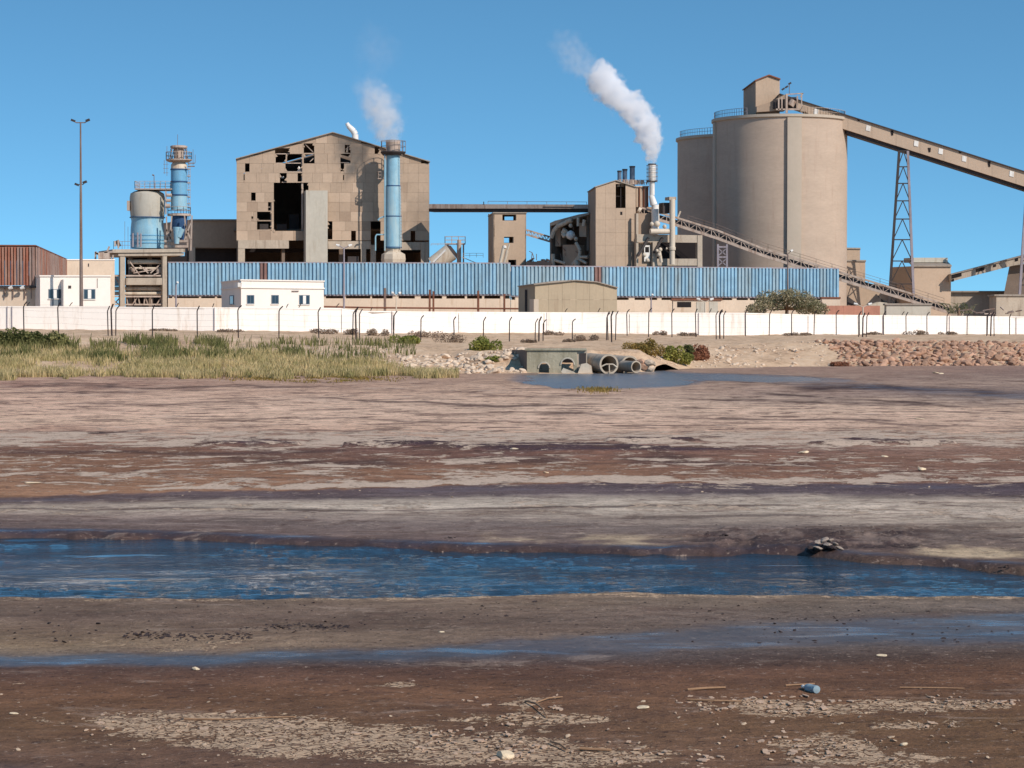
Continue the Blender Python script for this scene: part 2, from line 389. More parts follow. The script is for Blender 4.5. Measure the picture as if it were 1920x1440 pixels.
def interp_cols(table, px, py):
    """table rows: (row, left, middle, right) colours -> per-vertex colour"""
    ys = [r[0] for r in table]; out = []
    for c in range(3):
        Lc = np.interp(py, ys, [lin(r[1])[c] for r in table]); Mc = np.interp(py, ys, [lin(r[2])[c] for r in table]); Rc = np.interp(py, ys, [lin(r[3])[c] for r in table])
        t = np.clip(px / 1920, 0, 1)
        out.append(np.where(t < .5, Lc + (Mc - Lc) * t * 2, Mc + (Rc - Mc) * (t * 2 - 1)))
    return np.stack(out, -1)

def build_mud():
    pxs = np.concatenate([np.linspace(-2600, -300, 30), np.arange(-290, 2215, 5.0), np.linspace(2220, 4600, 30)])
    rows = np.concatenate([np.geomspace(9000, 1650, 40), np.arange(1640, 1200, -3.0), np.arange(1200, 690, -1.5)])
    PX = np.broadcast_to(pxs, (len(rows) + 8, len(pxs))).copy()
    D = np.empty_like(PX)
    D[:len(rows)] = yD(rows)[:, None]
    fd = foot_D(pxs)
    # never beyond the bank's foot
    lim = fd + 1.5
    D[:len(rows)] = np.minimum(D[:len(rows)], lim[None, :] - 2 + 0.0)
    for k in range(8): D[len(rows) + k] = lim - 2 + (k + 1) * .45
    D = np.maximum.accumulate(D, axis=0)
    for k in range(1, D.shape[0]):
        D[k] = np.where(D[k] <= D[k - 1], D[k - 1] + 1e-3, D[k])
    PY = 600 + F * 3.3 / D
    X = (PX - 960) / F * D * (1.0 + 0 * D); Y = D
    # relief
    wob = (fbm(X * .25, Y * .25, 4, 3) - .5)
    Z = .035 * (fbm(X * .6, Y * .45, 5, 11) - .5) + .012 * (fbm(X * 3.1, Y * 2.6, 4, 5) - .5)
    # stream channel
    rt = np.interp(PX, *RT) + (fbm(X * 1.6, Y * 0 + 3, 4, 21) - .5) * 7
    rb = np.interp(PX, *RB) + (fbm(X * 2.0, Y * 0 + 9, 4, 22) - .5) * 6
    ins = sstep(rt - 1.5, rt + 5, PY) * (1 - sstep(rb - 6, rb + 2, PY))
    Z = Z * (1 - .7 * ins) + .04 * np.exp(-((PY - rt + 6) / 9.0) ** 2) * (PX < 4000) - .17 * ins
    # second pool by the culverts
    pool = ((PX - 1145) / 165.0) ** 2 + ((PY - 710) / 17.0) ** 2 * 1.0
    tail = ((PX - 1320) / 230.0) ** 2 + ((PY - 706 - (PX - 1290) * .022) / 6.5) ** 2
    pool = np.minimum(pool, tail)
    pm = 1 - sstep(.6, 1.1, pool + (fbm(X * .35, Y * .12, 4, 8, .65) - .5) * 1.6)
    Z = Z - .14 * pm
    # low mud mounds; dark mud tone with their shadow painted in
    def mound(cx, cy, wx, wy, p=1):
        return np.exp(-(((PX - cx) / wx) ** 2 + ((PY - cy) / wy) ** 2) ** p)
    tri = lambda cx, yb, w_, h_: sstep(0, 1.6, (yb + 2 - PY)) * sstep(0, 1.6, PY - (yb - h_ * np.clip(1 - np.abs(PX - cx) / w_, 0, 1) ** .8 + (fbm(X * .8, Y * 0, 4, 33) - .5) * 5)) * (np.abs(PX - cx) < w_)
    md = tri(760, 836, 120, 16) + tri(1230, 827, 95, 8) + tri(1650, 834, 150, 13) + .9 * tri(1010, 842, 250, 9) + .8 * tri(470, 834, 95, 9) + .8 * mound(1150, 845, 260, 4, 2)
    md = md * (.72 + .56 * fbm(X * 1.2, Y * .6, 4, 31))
    Z = Z + .10 * np.clip(md, 0, 1)
    # rubbly margin right of centre, far side of the stream
    rb_m = sstep(1230, 1330, PX) * (1 - sstep(1600, 1800, PX)) * sstep(982, 1000, PY) * (1 - sstep(1030, 1042, PY))
    rb_m = rb_m + .5 * sstep(1600, 1700, PX) * sstep(975, 990, PY) * (1 - sstep(1040, 1050, PY))
    Z = Z + rb_m * .17 * (fbm(X * 3.2, Y * 2.4, 5, 41, .65) ** 3)
    # colours
    e = np.where(PX < 960, 932 - 24 * PX / 960, 908 - 3 * (PX - 960) / 960)
    warp = (fbm(X * .5, Y * .16, 6, 51, .6) - .5)
    pyw = PY + warp * (34 + (PY - 700) * .03)
    q = pyw.copy()
    tab = [(684, (150, 118, 104), (140, 116, 104), (140, 114, 104)), (700, (150, 120, 106), (150, 124, 110), (120, 98, 92)),
           (712, (176, 144, 130), (158, 130, 116), (138, 118, 110)), (722, (150, 116, 104), (172, 144, 128), (150, 128, 118)), (735, (186, 154, 138), (184, 154, 138), (120, 104, 102)), (748, (188, 156, 140), (188, 160, 144), (128, 112, 106)),
           (765, (194, 162, 146), (192, 164, 148), (186, 158, 142)), (790, (196, 166, 148), (192, 162, 146), (192, 162, 146)),
           (806, (186, 154, 138), (184, 154, 138), (188, 158, 142)), (822, (150, 116, 102), (168, 138, 124), (176, 146, 130)),
           (838, (122, 88, 74), (100, 74, 70), (134, 104, 92)), (855, (122, 90, 72), (112, 80, 70), (126, 94, 80)),
           (880, (126, 92, 74), (126, 92, 74), (114, 84, 74)), (902, (138, 104, 84), (132, 98, 80), (116, 84, 72))]
    c1 = interp_cols(tab, PX, q)
    # below the salt edge, relative rows
    rt2 = np.interp(PX, *RT)
    r = (PY - e + warp * 14 + (fbm(X * 4, Y * .5, 3, 52) - .5) * 4)
    span = np.clip((rt2 - e) / 95.0, .6, 2)
    r2 = r / span
    tab2 = [(0, (94, 80, 82), (84, 72, 78), (74, 64, 72)), (14, (98, 86, 88), (90, 80, 84), (82, 72, 78)), (22, (150, 138, 130), (166, 156, 148), (172, 160, 150)),
            (34, (176, 164, 154), (184, 174, 164), (182, 170, 160)), (48, (130, 116, 112), (160, 148, 140), (164, 152, 142)), (60, (108, 95, 94), (116, 106, 104), (124, 112, 106)),
            (85, (108, 94, 92), (112, 98, 96), (92, 78, 76)), (96, (96, 80, 78), (96, 80, 80), (120, 102, 92))]
    c2 = interp_cols(tab2, PX, r2)
    tab3 = [(1108, (116, 98, 88), (128, 108, 96), (126, 110, 98)), (1128, (114, 96, 86), (122, 104, 92), (118, 104, 96)), (1160, (110, 92, 84), (112, 94, 86), (106, 96, 94)), (1195, (128, 108, 92), (116, 98, 88), (104, 94, 94)),
            (1215, (146, 124, 104), (118, 100, 92), (96, 86, 86)), (1230, (120, 106, 98), (98, 88, 90), (88, 72, 66)), (1245, (96, 96, 106), (82, 70, 70), (92, 70, 60)),
            (1258, (84, 66, 62), (84, 64, 58), (96, 72, 60)), (1300, (92, 70, 58), (92, 70, 58), (94, 72, 60)), (1360, (96, 76, 62), (92, 72, 60), (98, 78, 62)),
            (1440, (82, 66, 60), (90, 72, 64), (96, 76, 62)), (1700, (84, 68, 60), (90, 72, 64), (96, 76, 62))]
    c3 = interp_cols(tab3, PX, PY + warp * 26)
    c2 = c2 * np.array([1.05, .99, .98])
    below = sstep(-1.5, 1.5, r)[..., None]
    col = c1 * (1 - below) + c2 * below
    south = sstep(1070, 1090, PY)[..., None]
    col = col * (1 - south) + c3 * south
    # drainage lines and dark wet stains
    LN = [([(1290, 704), (1500, 722), (1700, 730), (1925, 736)], 4, .6), ([(1440, 729), (1560, 727), (1680, 728), (1800, 735)], 3.5, .9), ([(1380, 739), (1600, 747), (1800, 761), (1950, 773)], 1.6, .8), ([(1290, 716), (1400, 722), (1520, 741)], 1.4, .5),
          ([(1250, 745), (1600, 756), (1950, 765)], 1.2, .7), ([(-50, 722), (300, 728), (640, 720)], 1.5, .6), ([(-50, 735), (200, 737), (450, 731)], 1.3, .6), ([(540, 744), (900, 760), (1150, 757)], 1.2, .65), ([(960, 772), (1400, 786), (1950, 790)], 1.4, .6), ([(-50, 752), (300, 757), (560, 752)], 1.2, .5),
          ([(-50, 808), (150, 811), (330, 806)], 2, .75), ([(560, 775), (760, 790), (960, 792)], 1.2, .5), ([(380, 856), (640, 866), (1000, 860), (1330, 855)], 5, .55), ([(1100, 862), (1500, 872), (1780, 888)], 3.5, .6), ([(1000, 812), (1300, 818), (1500, 812)], 2, .6), ([(-50, 958), (700, 956), (1300, 950), (1950, 948)], 1.3, .6),
          ([(300, 820), (480, 832), (560, 826)], 4, .6), ([(1480, 780), (1700, 796), (1950, 800)], 1.2, .6), ([(700, 733), (1000, 742), (1200, 738)], 1.0, .6), ([(100, 785), (420, 790), (700, 780)], 1.2, .5), ([(1100, 975), (1500, 968), (1950, 976)], 2.2, .5), ([(-50, 846), (400, 850), (700, 842)], 2.5, .5)]
    wl = (fbm(X * .35, Y * .05, 5, 151, .62) - .5); brk = fbm(X * .5, Y * .3, 4, 152)
    ln = np.zeros_like(PX)
    for pts, wd, k_ in LN:
        yl = np.interp(PX, [p[0] for p in pts], [p[1] for p in pts]) + wl * (10 + wd * 2)
        endf = sstep(pts[0][0], pts[0][0] + 90, PX) * (1 - sstep(pts[-1][0] - 90, pts[-1][0], PX))
        ln = np.maximum(ln, min(1, k_ * 1.35) * endf * np.exp(-((PY - yl) / (wd * (.6 + 1.6 * brk))) ** 2) * sstep(.3, .5, brk))
    col = col * (1 - ln[..., None]) + np.array(lin((58, 44, 46))) * ln[..., None]
    # white thin salt lines on the edge of the brown zone
    edge = np.exp(-((r + 7) / 5.0) ** 2) * (1 - .6 * sstep(900, 1500, PX))
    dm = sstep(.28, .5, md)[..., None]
    col = col * (1 - dm) + np.array(lin((66, 50, 56))) * dm  # dark tone of the mounds, painted shadow included
    # sandy spit on the right, far side of the stream
    sp_ = sstep(1690, 1760, PX) * sstep(-40, -26, PY - rt2) * (1 - sstep(-8, -3, PY - rt2))
    sp2 = sstep(880, 960, PX) * (1 - sstep(1180, 1330, PX)) * sstep(-34, -24, PY - rt2) * (1 - sstep(-6, -2, PY - rt2)) * .8
    s_ = (np.clip(sp_ + sp2, 0, 1) * sstep(.35, .6, fbm(X * 1.3, Y * .7, 4, 61)))[..., None]
    col = col * (1 - s_) + np.array(lin((186, 164, 142))) * s_
    rbc = (rb_m * sstep(.42, .56, fbm(X * 2.6, Y * 1.2, 5, 43, .65)))[..., None] * .85
    col = col * (1 - rbc) + np.array(lin((66, 54, 56))) * rbc
    # the beds of stream and pool
    bed = np.clip(ins + pm, 0, 1)[..., None]
    col = col * (1 - bed) + np.array(lin((40, 40, 44))) * bed
    # bank of the stream: a dark wet lip
    lip = np.exp(-((PY - rt2 + 1) / 3.5) ** 2)[..., None] * .75
    col = col * (1 - lip) + np.array(lin((70, 52, 52))) * lip
    # pale crust
    def blob(cx, cy, wx, wy): return np.exp(-(((PX - cx) / wx) ** 2 + ((PY - cy) / wy) ** 2))
    crust = .50 * edge + .92 * np.clip(blob(330, 1352, 260, 17) + blob(560, 1388, 330, 28) + blob(900, 1410, 360, 32) + blob(1020, 1350, 130, 12) + .9 * blob(735, 1289, 55, 5) + .75 * blob(1000, 1318, 120, 14)
                                + .8 * blob(1420, 1318, 110, 8) + blob(1480, 1335, 180, 12) + blob(1750, 1322, 200, 12) + .9 * blob(1560, 1398, 120, 22) + .8 * blob(1720, 1362, 130, 10) + .8 * blob(1100, 1428, 150, 14) + .8 * blob(1620, 1430, 140, 16)
                                + .6 * blob(30, 1283, 50, 4) + .5 * blob(320, 1290, 40, 4) + .4 * blob(1820, 1430, 120, 18), 0, 1.25)
    crust = crust + .42 * sstep(835, 860, PY) * (1 - sstep(905, 925, PY)) + .58 * sstep(795, 815, PY) * (1 - sstep(832, 852, PY))
    crust = crust + .25 * np.clip(s_[..., 0], 0, 1) + .42 * np.exp(-((r2 - 34) / 14.0) ** 2) * (PY < 1000)
    crust = crust + .55 * np.exp(-((PY - np.interp(PX, *RB) - 4) / 5.0) ** 2)
    crust = crust + .30 * sstep(1190, 1205, PY) * (1 - sstep(1222, 1235, PY)) * (1 - sstep(400, 1000, PX))
    wet = .95 * np.exp(-(((PY + warp * 40) - np.interp(PX, [0, 900, 1400, 1920], [1246, 1228, 1196, 1182])) / np.interp(PX, [0, 900, 1400, 1920], [13, 20, 34, 38])) ** 2)
    wet = wet + .42 * np.exp(-((r - 8) / 9.0) ** 2) * (PY < 1000) + .7 * np.exp(-((PY - rt2 + 2) / 6.0) ** 2)
    wet = wet + .6 * sstep(1290, 1400, PX) * np.exp(-((PY + warp * 20 - np.interp(PX, [1290, 1600, 1920], [704, 722, 742])) / np.interp(PX, [1290, 1920], [7, 15])) ** 2)
    wet = wet + .8 * (1 - sstep(.9, 2.0, pool)) + .35 * sstep(1370, 1440, PY) * (1 - sstep(0, 300, PX))
    streak = sstep(695, 715, PY) * (1 - sstep(835, 860, PY)) * .85 + .45 * sstep(835, 860, PY) * (1 - sstep(900, 915, PY)) + .5 * (PY > 930) * (PY < 1010) + .30 * (PY > 1100)
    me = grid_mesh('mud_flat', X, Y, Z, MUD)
    one = np.ones_like(PX)
    gain = np.where(PY < 930, 1.34, 1.14)[..., None] * np.array([1.07, 1.02, .90])
    warmth = sstep(1240, 1275, PY)[..., None]
    gain = gain * (1 + warmth * np.array([.42, .28, .17]))
    col = np.clip(col * gain, 0, .8)
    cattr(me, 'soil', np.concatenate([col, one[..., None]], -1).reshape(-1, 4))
    cattr(me, 'zone', np.stack([np.clip(crust, 0, 1), np.clip(wet, 0, 1), np.clip(streak, 0, 1), one], -1).reshape(-1, 4))
    o = bpy.data.objects.new('mud_flat', me); C.objects.link(o); tag(o, kind='structure')
build_mud()

# base ground far around (below everything)
m_land = mat('dry_earth', (186, 156, 130), .16, .3, stain=None, bump=.05, bscale=3)
MB().add([(-9000, -3000, -.6), (9000, -3000, -.6), (9000, 9000, -.6), (-9000, 9000, -.6)], [(0, 1, 2, 3)]).build('ground', m_land)['kind'] = 'structure'

# ------------------------------------------------------------------ water
def water_material(name, big, dark, amp, sx=.6, rough_=.06):
    m = bpy.data.materials.new(name); m.use_nodes = True; t = m.node_tree; N = t.nodes; l = t.links.new
    b = N['Principled BSDF']; b.inputs['Base Color'].default_value = (*dark, 1); b.inputs['IOR'].default_value = 1.33
    g = N.new('ShaderNodeNewGeometry')
    def noise(sc, det, sx_, sy_, ro=.6, dist=0):
        mp = N.new('ShaderNodeMapping'); mp.inputs['Scale'].default_value = (sx_, sy_, 1); l(g.outputs['Position'], mp.inputs['Vector'])
        n = N.new('ShaderNodeTexNoise'); n.inputs['Scale'].default_value = sc; n.inputs['Detail'].default_value = det; n.inputs['Roughness'].default_value = ro
        n.inputs['Distortion'].default_value = dist; l(mp.outputs[0], n.inputs['Vector']); return n.outputs['Fac']
    mask = N.new('ShaderNodeMapRange'); mask.inputs['From Min'].default_value = .38; mask.inputs['From Max'].default_value = .66
    mask.inputs['To Min'].default_value = .12; mask.inputs['To Max'].default_value = 1
    l(noise(big, 7, .28, 1.0, .68, .8), mask.inputs['Value'])
    rip = N.new('ShaderNodeMath'); rip.operation = 'ADD'
    l(noise(2.4, 5, sx, 1.3, .62, .4), rip.inputs[0]); l(noise(9, 4, .6, 1.0, .6), rip.inputs[1])
    rp2 = N.new('ShaderNodeMath'); rp2.operation = 'MULTIPLY_ADD'; rp2.inputs[1].default_value = 2.4; l(noise(.85, 7, .55, 1.3, .66, .8), rp2.inputs[0]); l(rip.outputs[0], rp2.inputs[2])
    pw = N.new('ShaderNodeMath'); pw.operation = 'MULTIPLY'; l(rp2.outputs[0], pw.inputs[0]); l(mask.outputs[0], pw.inputs[1])
    bp = N.new('ShaderNodeBump'); bp.inputs['Strength'].default_value = 1; bp.inputs['Distance'].default_value = amp
    l(pw.outputs[0], bp.inputs['Height']); l(bp.outputs[0], b.inputs['Normal'])
    b.inputs['Roughness'].default_value = rough_
    return m
WAT = water_material('stream_water', .8, (.020, .034, .050), .03)
WAT2 = water_material('pool_water', .3, (.15, .15, .16), .07, rough_=.22)
def strip(name, top, bot, x0, x1, m, z, amp_=.075):
    pxs = np.concatenate([np.arange(x0, -120, 40.0), np.arange(max(x0, -120), min(x1, 2040), 3.0), np.arange(min(x1, 2040), x1, 40.0)]); n = 120
    t = np.linspace(0, 1, n)[:, None]
    yt = np.interp(pxs, *top) - 8; yb = np.interp(pxs, *bot) + 8
    D = (yD(yt) * (1 - t) + yD(yb) * t)
    X = (pxs - 960) / F * D
    wm = sstep(.36, .60, fbm(X * .22, D * .55, 4, 303, .6)); wv = fbm(X * 1.1, D * 1.5, 4, 301, .6) + .35 * fbm(X * 3.4, D * 4.0, 2, 302)
    wm = np.clip(wm * (.25 + 1.5 * np.abs(t - .55) ** .8 * 1.6), 0, 1)
    Z = z + amp_ * (wv - .7) * (.10 + .90 * wm)
    me = grid_mesh(name, X[::-1], D[::-1], Z[::-1], m)
    o = bpy.data.objects.new(name, me); C.objects.link(o); o['kind'] = 'structure'; return o
strip('stream', RT, RB, -2600, 4600, WAT, WATER_Z)
strip('outfall_pool', ([900, 1000, 1310, 1600], [702, 702, 701, 701]), ([900, 1000, 1150, 1310, 1400, 1600], [710, 722, 732, 726, 718, 716]), 940, 1580, WAT2, -.035, .03)

# ------------------------------------------------------------------ the bank and the land behind it
PROF = {   # photo column: (distance, photo row)
    -600: [(150, 668), (165, 632), (205, 616), (215, 616)],
    0:    [(150, 668), (165, 632), (205, 617), (215, 617)],
    300:  [(150, 668), (165, 634), (205, 619), (215, 619)],
    600:  [(150, 668), (166, 640), (190, 630), (212, 622.5)],
    850:  [(150, 673), (160, 652), (200, 640), (220, 623.5)],
    1000: [(142, 697), (144, 657), (205, 640), (228, 624)],
    1110: [(142, 697), (144, 658), (205, 640), (230, 625)],
    1200: [(144.5, 696), (147, 660), (205, 639), (231, 627)],
    1300: [(156, 676), (166, 647), (205, 638), (232, 628.5)],
    1530: [(163, 676), (170, 642), (200, 634.5), (240, 628)],
    1920: [(165, 672), (172, 641), (200, 634.5), (262, 626.8)],
    2800: [(165, 672), (172, 641), (200, 634.5), (262, 626.8)],
}
_cols = sorted(PROF)
def land_z(px, D):
    """height of the bank and the land at a column and distance (arrays)"""
    px = np.clip(np.asarray(px, float), _cols[0], _cols[-1]); D = np.asarray(D, float)
    out = np.zeros(np.broadcast(px, D).shape); px = np.broadcast_to(px, out.shape); D = np.broadcast_to(D, out.shape)
    for a, b in zip(_cols, _cols[1:]):
        mk = (px >= a) & (px <= b)
        if not mk.any(): continue
        t = (px[mk] - a) / (b - a); res = []
        for c in (a, b):
            f0 = float(foot_D(c)); ds = [f0 - 2, f0] + [p[0] for p in PROF[c]] + [20000]
            zs = [-.45, -.02] + [3.3 - (p[1] - 600) * p[0] / F for p in PROF[c]]; zs.append(zs[-1])
            res.append(np.interp(D[mk], ds, zs))
        out[mk] = res[0] * (1 - t) + res[1] * t
    return out
def build_bank():
    pxs = np.concatenate([np.linspace(-3500, -320, 24), np.arange(-300, 2230, 6.0), np.linspace(2250, 5400, 24)])
    s = np.concatenate([np.arange(0, 40, .5), np.arange(40, 100, 1.5), [110, 130, 170, 250, 500, 1200, 3000, 8000]])
    D = foot_D(pxs)[None, :] - 2 + s[:, None]
    PX = np.broadcast_to(pxs, D.shape); X = (PX - 960) / F * D
    Z = land_z(PX, D)
    a = sstep(1.5, 6, s)[:, None] * (1 - sstep(80, 110, s))[:, None]
    Z = Z + a * (.35 * (fbm(X * .35, D * .3, 5, 71) - .5) + .12 * (fbm(X * 1.7, D * 1.5, 3, 72) - .5))
    m = bpy.data.materials.new('sandy_bank'); m.use_nodes = True; t = m.node_tree; N = t.nodes; l = t.links.new; b = N['Principled BSDF']; b.inputs['Roughness'].default_value = .95; b.inputs['Specular IOR Level'].default_value = .1
    g = N.new('ShaderNodeNewGeometry')
    n1 = N.new('ShaderNodeTexNoise'); n1.inputs['Scale'].default_value = .35; n1.inputs['Detail'].default_value = 9; n1.inputs['Roughness'].default_value = .68; l(g.outputs['Position'], n1.inputs['Vector'])
    n2 = N.new('ShaderNodeTexNoise'); n2.inputs['Scale'].default_value = 2.5; n2.inputs['Detail'].default_value = 8; n2.inputs['Roughness'].default_value = .72; l(g.outputs['Position'], n2.inputs['Vector'])
    r = N.new('ShaderNodeValToRGB'); e = r.color_ramp.elements
    e[0].position = .32; e[0].color = (*lin((140, 110, 88)), 1); e[1].position = .5; e[1].color = (*lin((208, 174, 142)), 1)
    x = e.new(.68); x.color = (*lin((224, 196, 166)), 1)
    mx = N.new('ShaderNodeMath'); mx.operation = 'MULTIPLY_ADD'; mx.inputs[1].default_value = .45; l(n2.outputs['Fac'], mx.inputs[0])
    m2 = N.new('ShaderNodeMath'); m2.operation = 'MULTIPLY'; m2.inputs[1].default_value = .55; l(n1.outputs['Fac'], m2.inputs[0]); l(m2.outputs[0], mx.inputs[2])
    l(mx.outputs[0], r.inputs[0]); l(r.outputs[0], b.inputs['Base Color'])
    bp = N.new('ShaderNodeBump'); bp.inputs['Distance'].default_value = .12; l(n2.outputs['Fac'], bp.inputs['Height']); l(bp.outputs[0], b.inputs['Normal'])
    me = grid_mesh('earth_bank', X, D, Z, m)
    o = bpy.data.objects.new('earth_bank', me); C.objects.link(o); o['kind'] = 'structure'
    return o
BANK = build_bank()
def ground_at(px, D): return float(land_z(np.array([px]), np.array([D]))[0])
def G(px, D, dz=0.0):
    return Vector(((px - 960) / F * D, D, ground_at(px, D) + dz))
LAND = 1.7

# ------------------------------------------------------------------ stones
def rock_mesh(seed, m, sub=2, flat=(1, 1, .7), jit=.28):
    rr = random.Random(seed); bm = bmesh.new(); bmesh.ops.create_icosphere(bm, subdivisions=sub, radius=1)
    cuts = [(Vector((rr.uniform(-1, 1), rr.uniform(-1, 1), rr.uniform(-1, 1))).normalized(), rr.uniform(.55, .85)) for _ in range(7)]
    for v in bm.verts:
        for n, d in cuts:
            k = v.co.dot(n)
            if k > d: v.co -= n * (k - d)
        v.co *= 1 + rr.uniform(-.05, .05)
        v.co.x *= flat[0]; v.co.y *= flat[1]; v.co.z *= flat[2]
    me = bpy.data.meshes.new('stone'); bm.to_mesh(me); bm.free(); me.materials.append(m); return me
def rot_scale(p, s, rr=R, tilt=.5):
    from mathutils import Euler
    return Matrix.Translation(p) @ Euler((rr.uniform(-tilt, tilt), rr.uniform(-tilt, tilt), rr.uniform(0, 6.28))).to_matrix().to_4x4() @ Matrix.Diagonal((s[0], s[1], s[2], 1))
def stones(parent_name, label_mat, spots, small, m):
    """spots: [(px, D, size)] for single stones; the patch mesh is the bed of small stones they lie in"""
    protos = [rock_mesh(100 + i, m) for i in range(7)]
    mb = MB(); rr = random.Random(5)
    for px, D, s in small:
        p = G(px, D, s * .15); pr = protos[rr.randrange(7)]; mw = rot_scale(p, (s, s, s), rr)
        k = len(mb.v); mb.v += [tuple(mw @ v.co) for v in pr.vertices]; mb.f += [tuple(i + k for i in f.vertices) for f in pr.polygons]
    me = bpy.data.meshes.new(parent_name); me.from_pydata(mb.v, [], mb.f); me.materials.append(m)
    par = bpy.data.objects.new(parent_name, me); C.objects.link(par); par['kind'] = 'structure'
    for px, D, s in spots:
        a = rr.uniform(.8, 1.5); link('stone', protos[rr.randrange(7)], par, rot_scale(G(px, D, s * rr.uniform(-.1, .55)), (s * a, s, s * rr.uniform(.7, 1.1)), rr))
    return par
rr = random.Random(11)
spots = []
for row in range(13):
    t = row / 12.0; x = 1535 - t * 0 + (1 - t) * 0
    px = 1525 + (1 - t) * 95 + rr.uniform(0, 10)
    while px < 1945:
        f0 = float(foot_D(px)); D = f0 + .1 + t * (171.5 - f0) + rr.uniform(-.2, .2)
        spots.append((px, D, rr.uniform(.16, .36) * (1.15 if t < .5 else .95))); px += rr.uniform(12, 21)
spots = spots[:300]
small = [(rr.uniform(1560, 2300), 0, 0) for _ in range(900)]
small = [(p, float(foot_D(p)) + rr.uniform(0, 1) * (171 - float(foot_D(p))), rr.uniform(.08, .28)) for p, _, _ in small]
stones('riprap_slope', None, spots, small, M['rock'])
sp = []; sm = []
for _ in range(150):
    px = rr.uniform(765, 985); D = float(foot_D(px)) + rr.uniform(-.5, 1) + rr.random() * (15 if px < 900 else 7); sp.append((px, D, rr.uniform(.12, .3)))
for _ in range(500):
    px = rr.uniform(520, 990); D = float(foot_D(px)) + rr.random() * 18 + (8 if px < 740 else 0); sm.append((px, D, rr.uniform(.05, .16)))
for _ in range(60):
    px = rr.uniform(1340, 1560); D = float(foot_D(px)) + rr.random() * 11; sp.append((px, D, rr.uniform(.08, .22)))
for _ in range(260):
    px = rr.uniform(1230, 1600); D = float(foot_D(px)) + rr.random() * 14; sm.append((px, D, rr.uniform(.04, .12)))
stones('rubble_slope', None, sp, sm, M['rock_pale'])

# ------------------------------------------------------------------ vegetation
LEAF = dict(
    reed=leafmat('reed_blade', (142, 134, 84), (216, 190, 142), 1.0),
    dark=leafmat('dark_green_leaf', (78, 86, 46), (146, 138, 88), .95),
    green=leafmat('fresh_green_leaf', (98, 110, 42), (166, 158, 84), .95),
    olive=leafmat('olive_leaf', (112, 100, 48), (168, 136, 78), .95),
    red=leafmat('red_saltbush_leaf', (126, 78, 58), (170, 116, 88), .95),
    dry=leafmat('dry_grey_leaf', (120, 100, 84), (170, 146, 124), .95),
    tree=leafmat('dusty_green_leaf', (104, 106, 74), (186, 168, 136), .98),
    palm=leafmat('palm_leaf', (62, 72, 48), (140, 132, 104), .95),
)
def blades(name, m, pts, hmin, hmax, wd, lean=.35, seed=1, parent=None):
    rn = np.random.RandomState(seed); n = len(pts); p = np.array(pts, np.float32)
    h = rn.uniform(hmin, hmax, n); a = rn.uniform(0, np.pi * 2, n); ll = rn.uniform(0, lean, n) * h; b = rn.uniform(0, np.pi * 2, n)
    dx = np.cos(a) * wd / 2; dy = np.sin(a) * wd / 2
    v = np.empty((n, 5, 3), np.float32)
    v[:, 0] = p - np.stack([dx, dy, 0 * h + .05], -1); v[:, 1] = p + np.stack([dx, dy, 0 * h - .05], -1)
    mid = p + np.stack([np.cos(b) * ll * .35, np.sin(b) * ll * .35, h * .6], -1)
    v[:, 2] = mid + np.stack([dx, dy, 0 * h], -1) * .8; v[:, 3] = mid - np.stack([dx, dy, 0 * h], -1) * .8
    v[:, 4] = p + np.stack([np.cos(b) * ll, np.sin(b) * ll, h], -1)
    k = (np.arange(n) * 5)[:, None]
    fs = [tuple(r) for r in (k + np.array([0, 1, 2, 3])).tolist()] + [tuple(r) for r in (k + np.array([3, 2, 4])).tolist()]
    me = bpy.data.meshes.new(name); me.from_pydata(v.reshape(-1, 3).tolist(), [], fs); me.materials.append(m)
    o = bpy.data.objects.new(name, me); C.objects.link(o)
    if parent: attach(o, parent)
    return o
def crown(name, m, centres, n, leaf, parent, seed=1):
    """leaf-sized faces scattered over uneven clumps: centres [(point, rx, ry, rz)]"""
    rn = np.random.RandomState(seed)
    vol = np.array([c[1] * c[3] for c in centres]); which = rn.choice(len(centres), n, p=vol / vol.sum())
    cc = np.array([tuple(c[0]) for c in centres])[which]; rad = np.array([c[1:4] for c in centres])[which]
    d = rn.normal(size=(n, 3)); d /= np.linalg.norm(d, axis=1)[:, None]; rr_ = rn.uniform(.45, 1.08, n) ** .6
    p = cc + d * rad * rr_[:, None]
    u = rn.normal(size=(n, 3)); u /= np.linalg.norm(u, axis=1)[:, None]; w_ = np.cross(u, rn.normal(size=(n, 3))); w_ /= np.linalg.norm(w_, axis=1)[:, None]
    s = leaf * rn.uniform(.6, 1.4, n)[:, None]
    v = np.stack([p - u * s, p + w_ * s * .5, p + u * s, p - w_ * s * .5], 1)
    k = (np.arange(n) * 4)[:, None]
    me = bpy.data.meshes.new(name); me.from_pydata(v.reshape(-1, 3).tolist(), [], [tuple(r) for r in (k + np.array([0, 1, 2, 3])).tolist()]); me.materials.append(m)
    o = bpy.data.objects.new(name, me); C.objects.link(o)
    if parent: attach(o, parent)
    return o
_bs = [0]
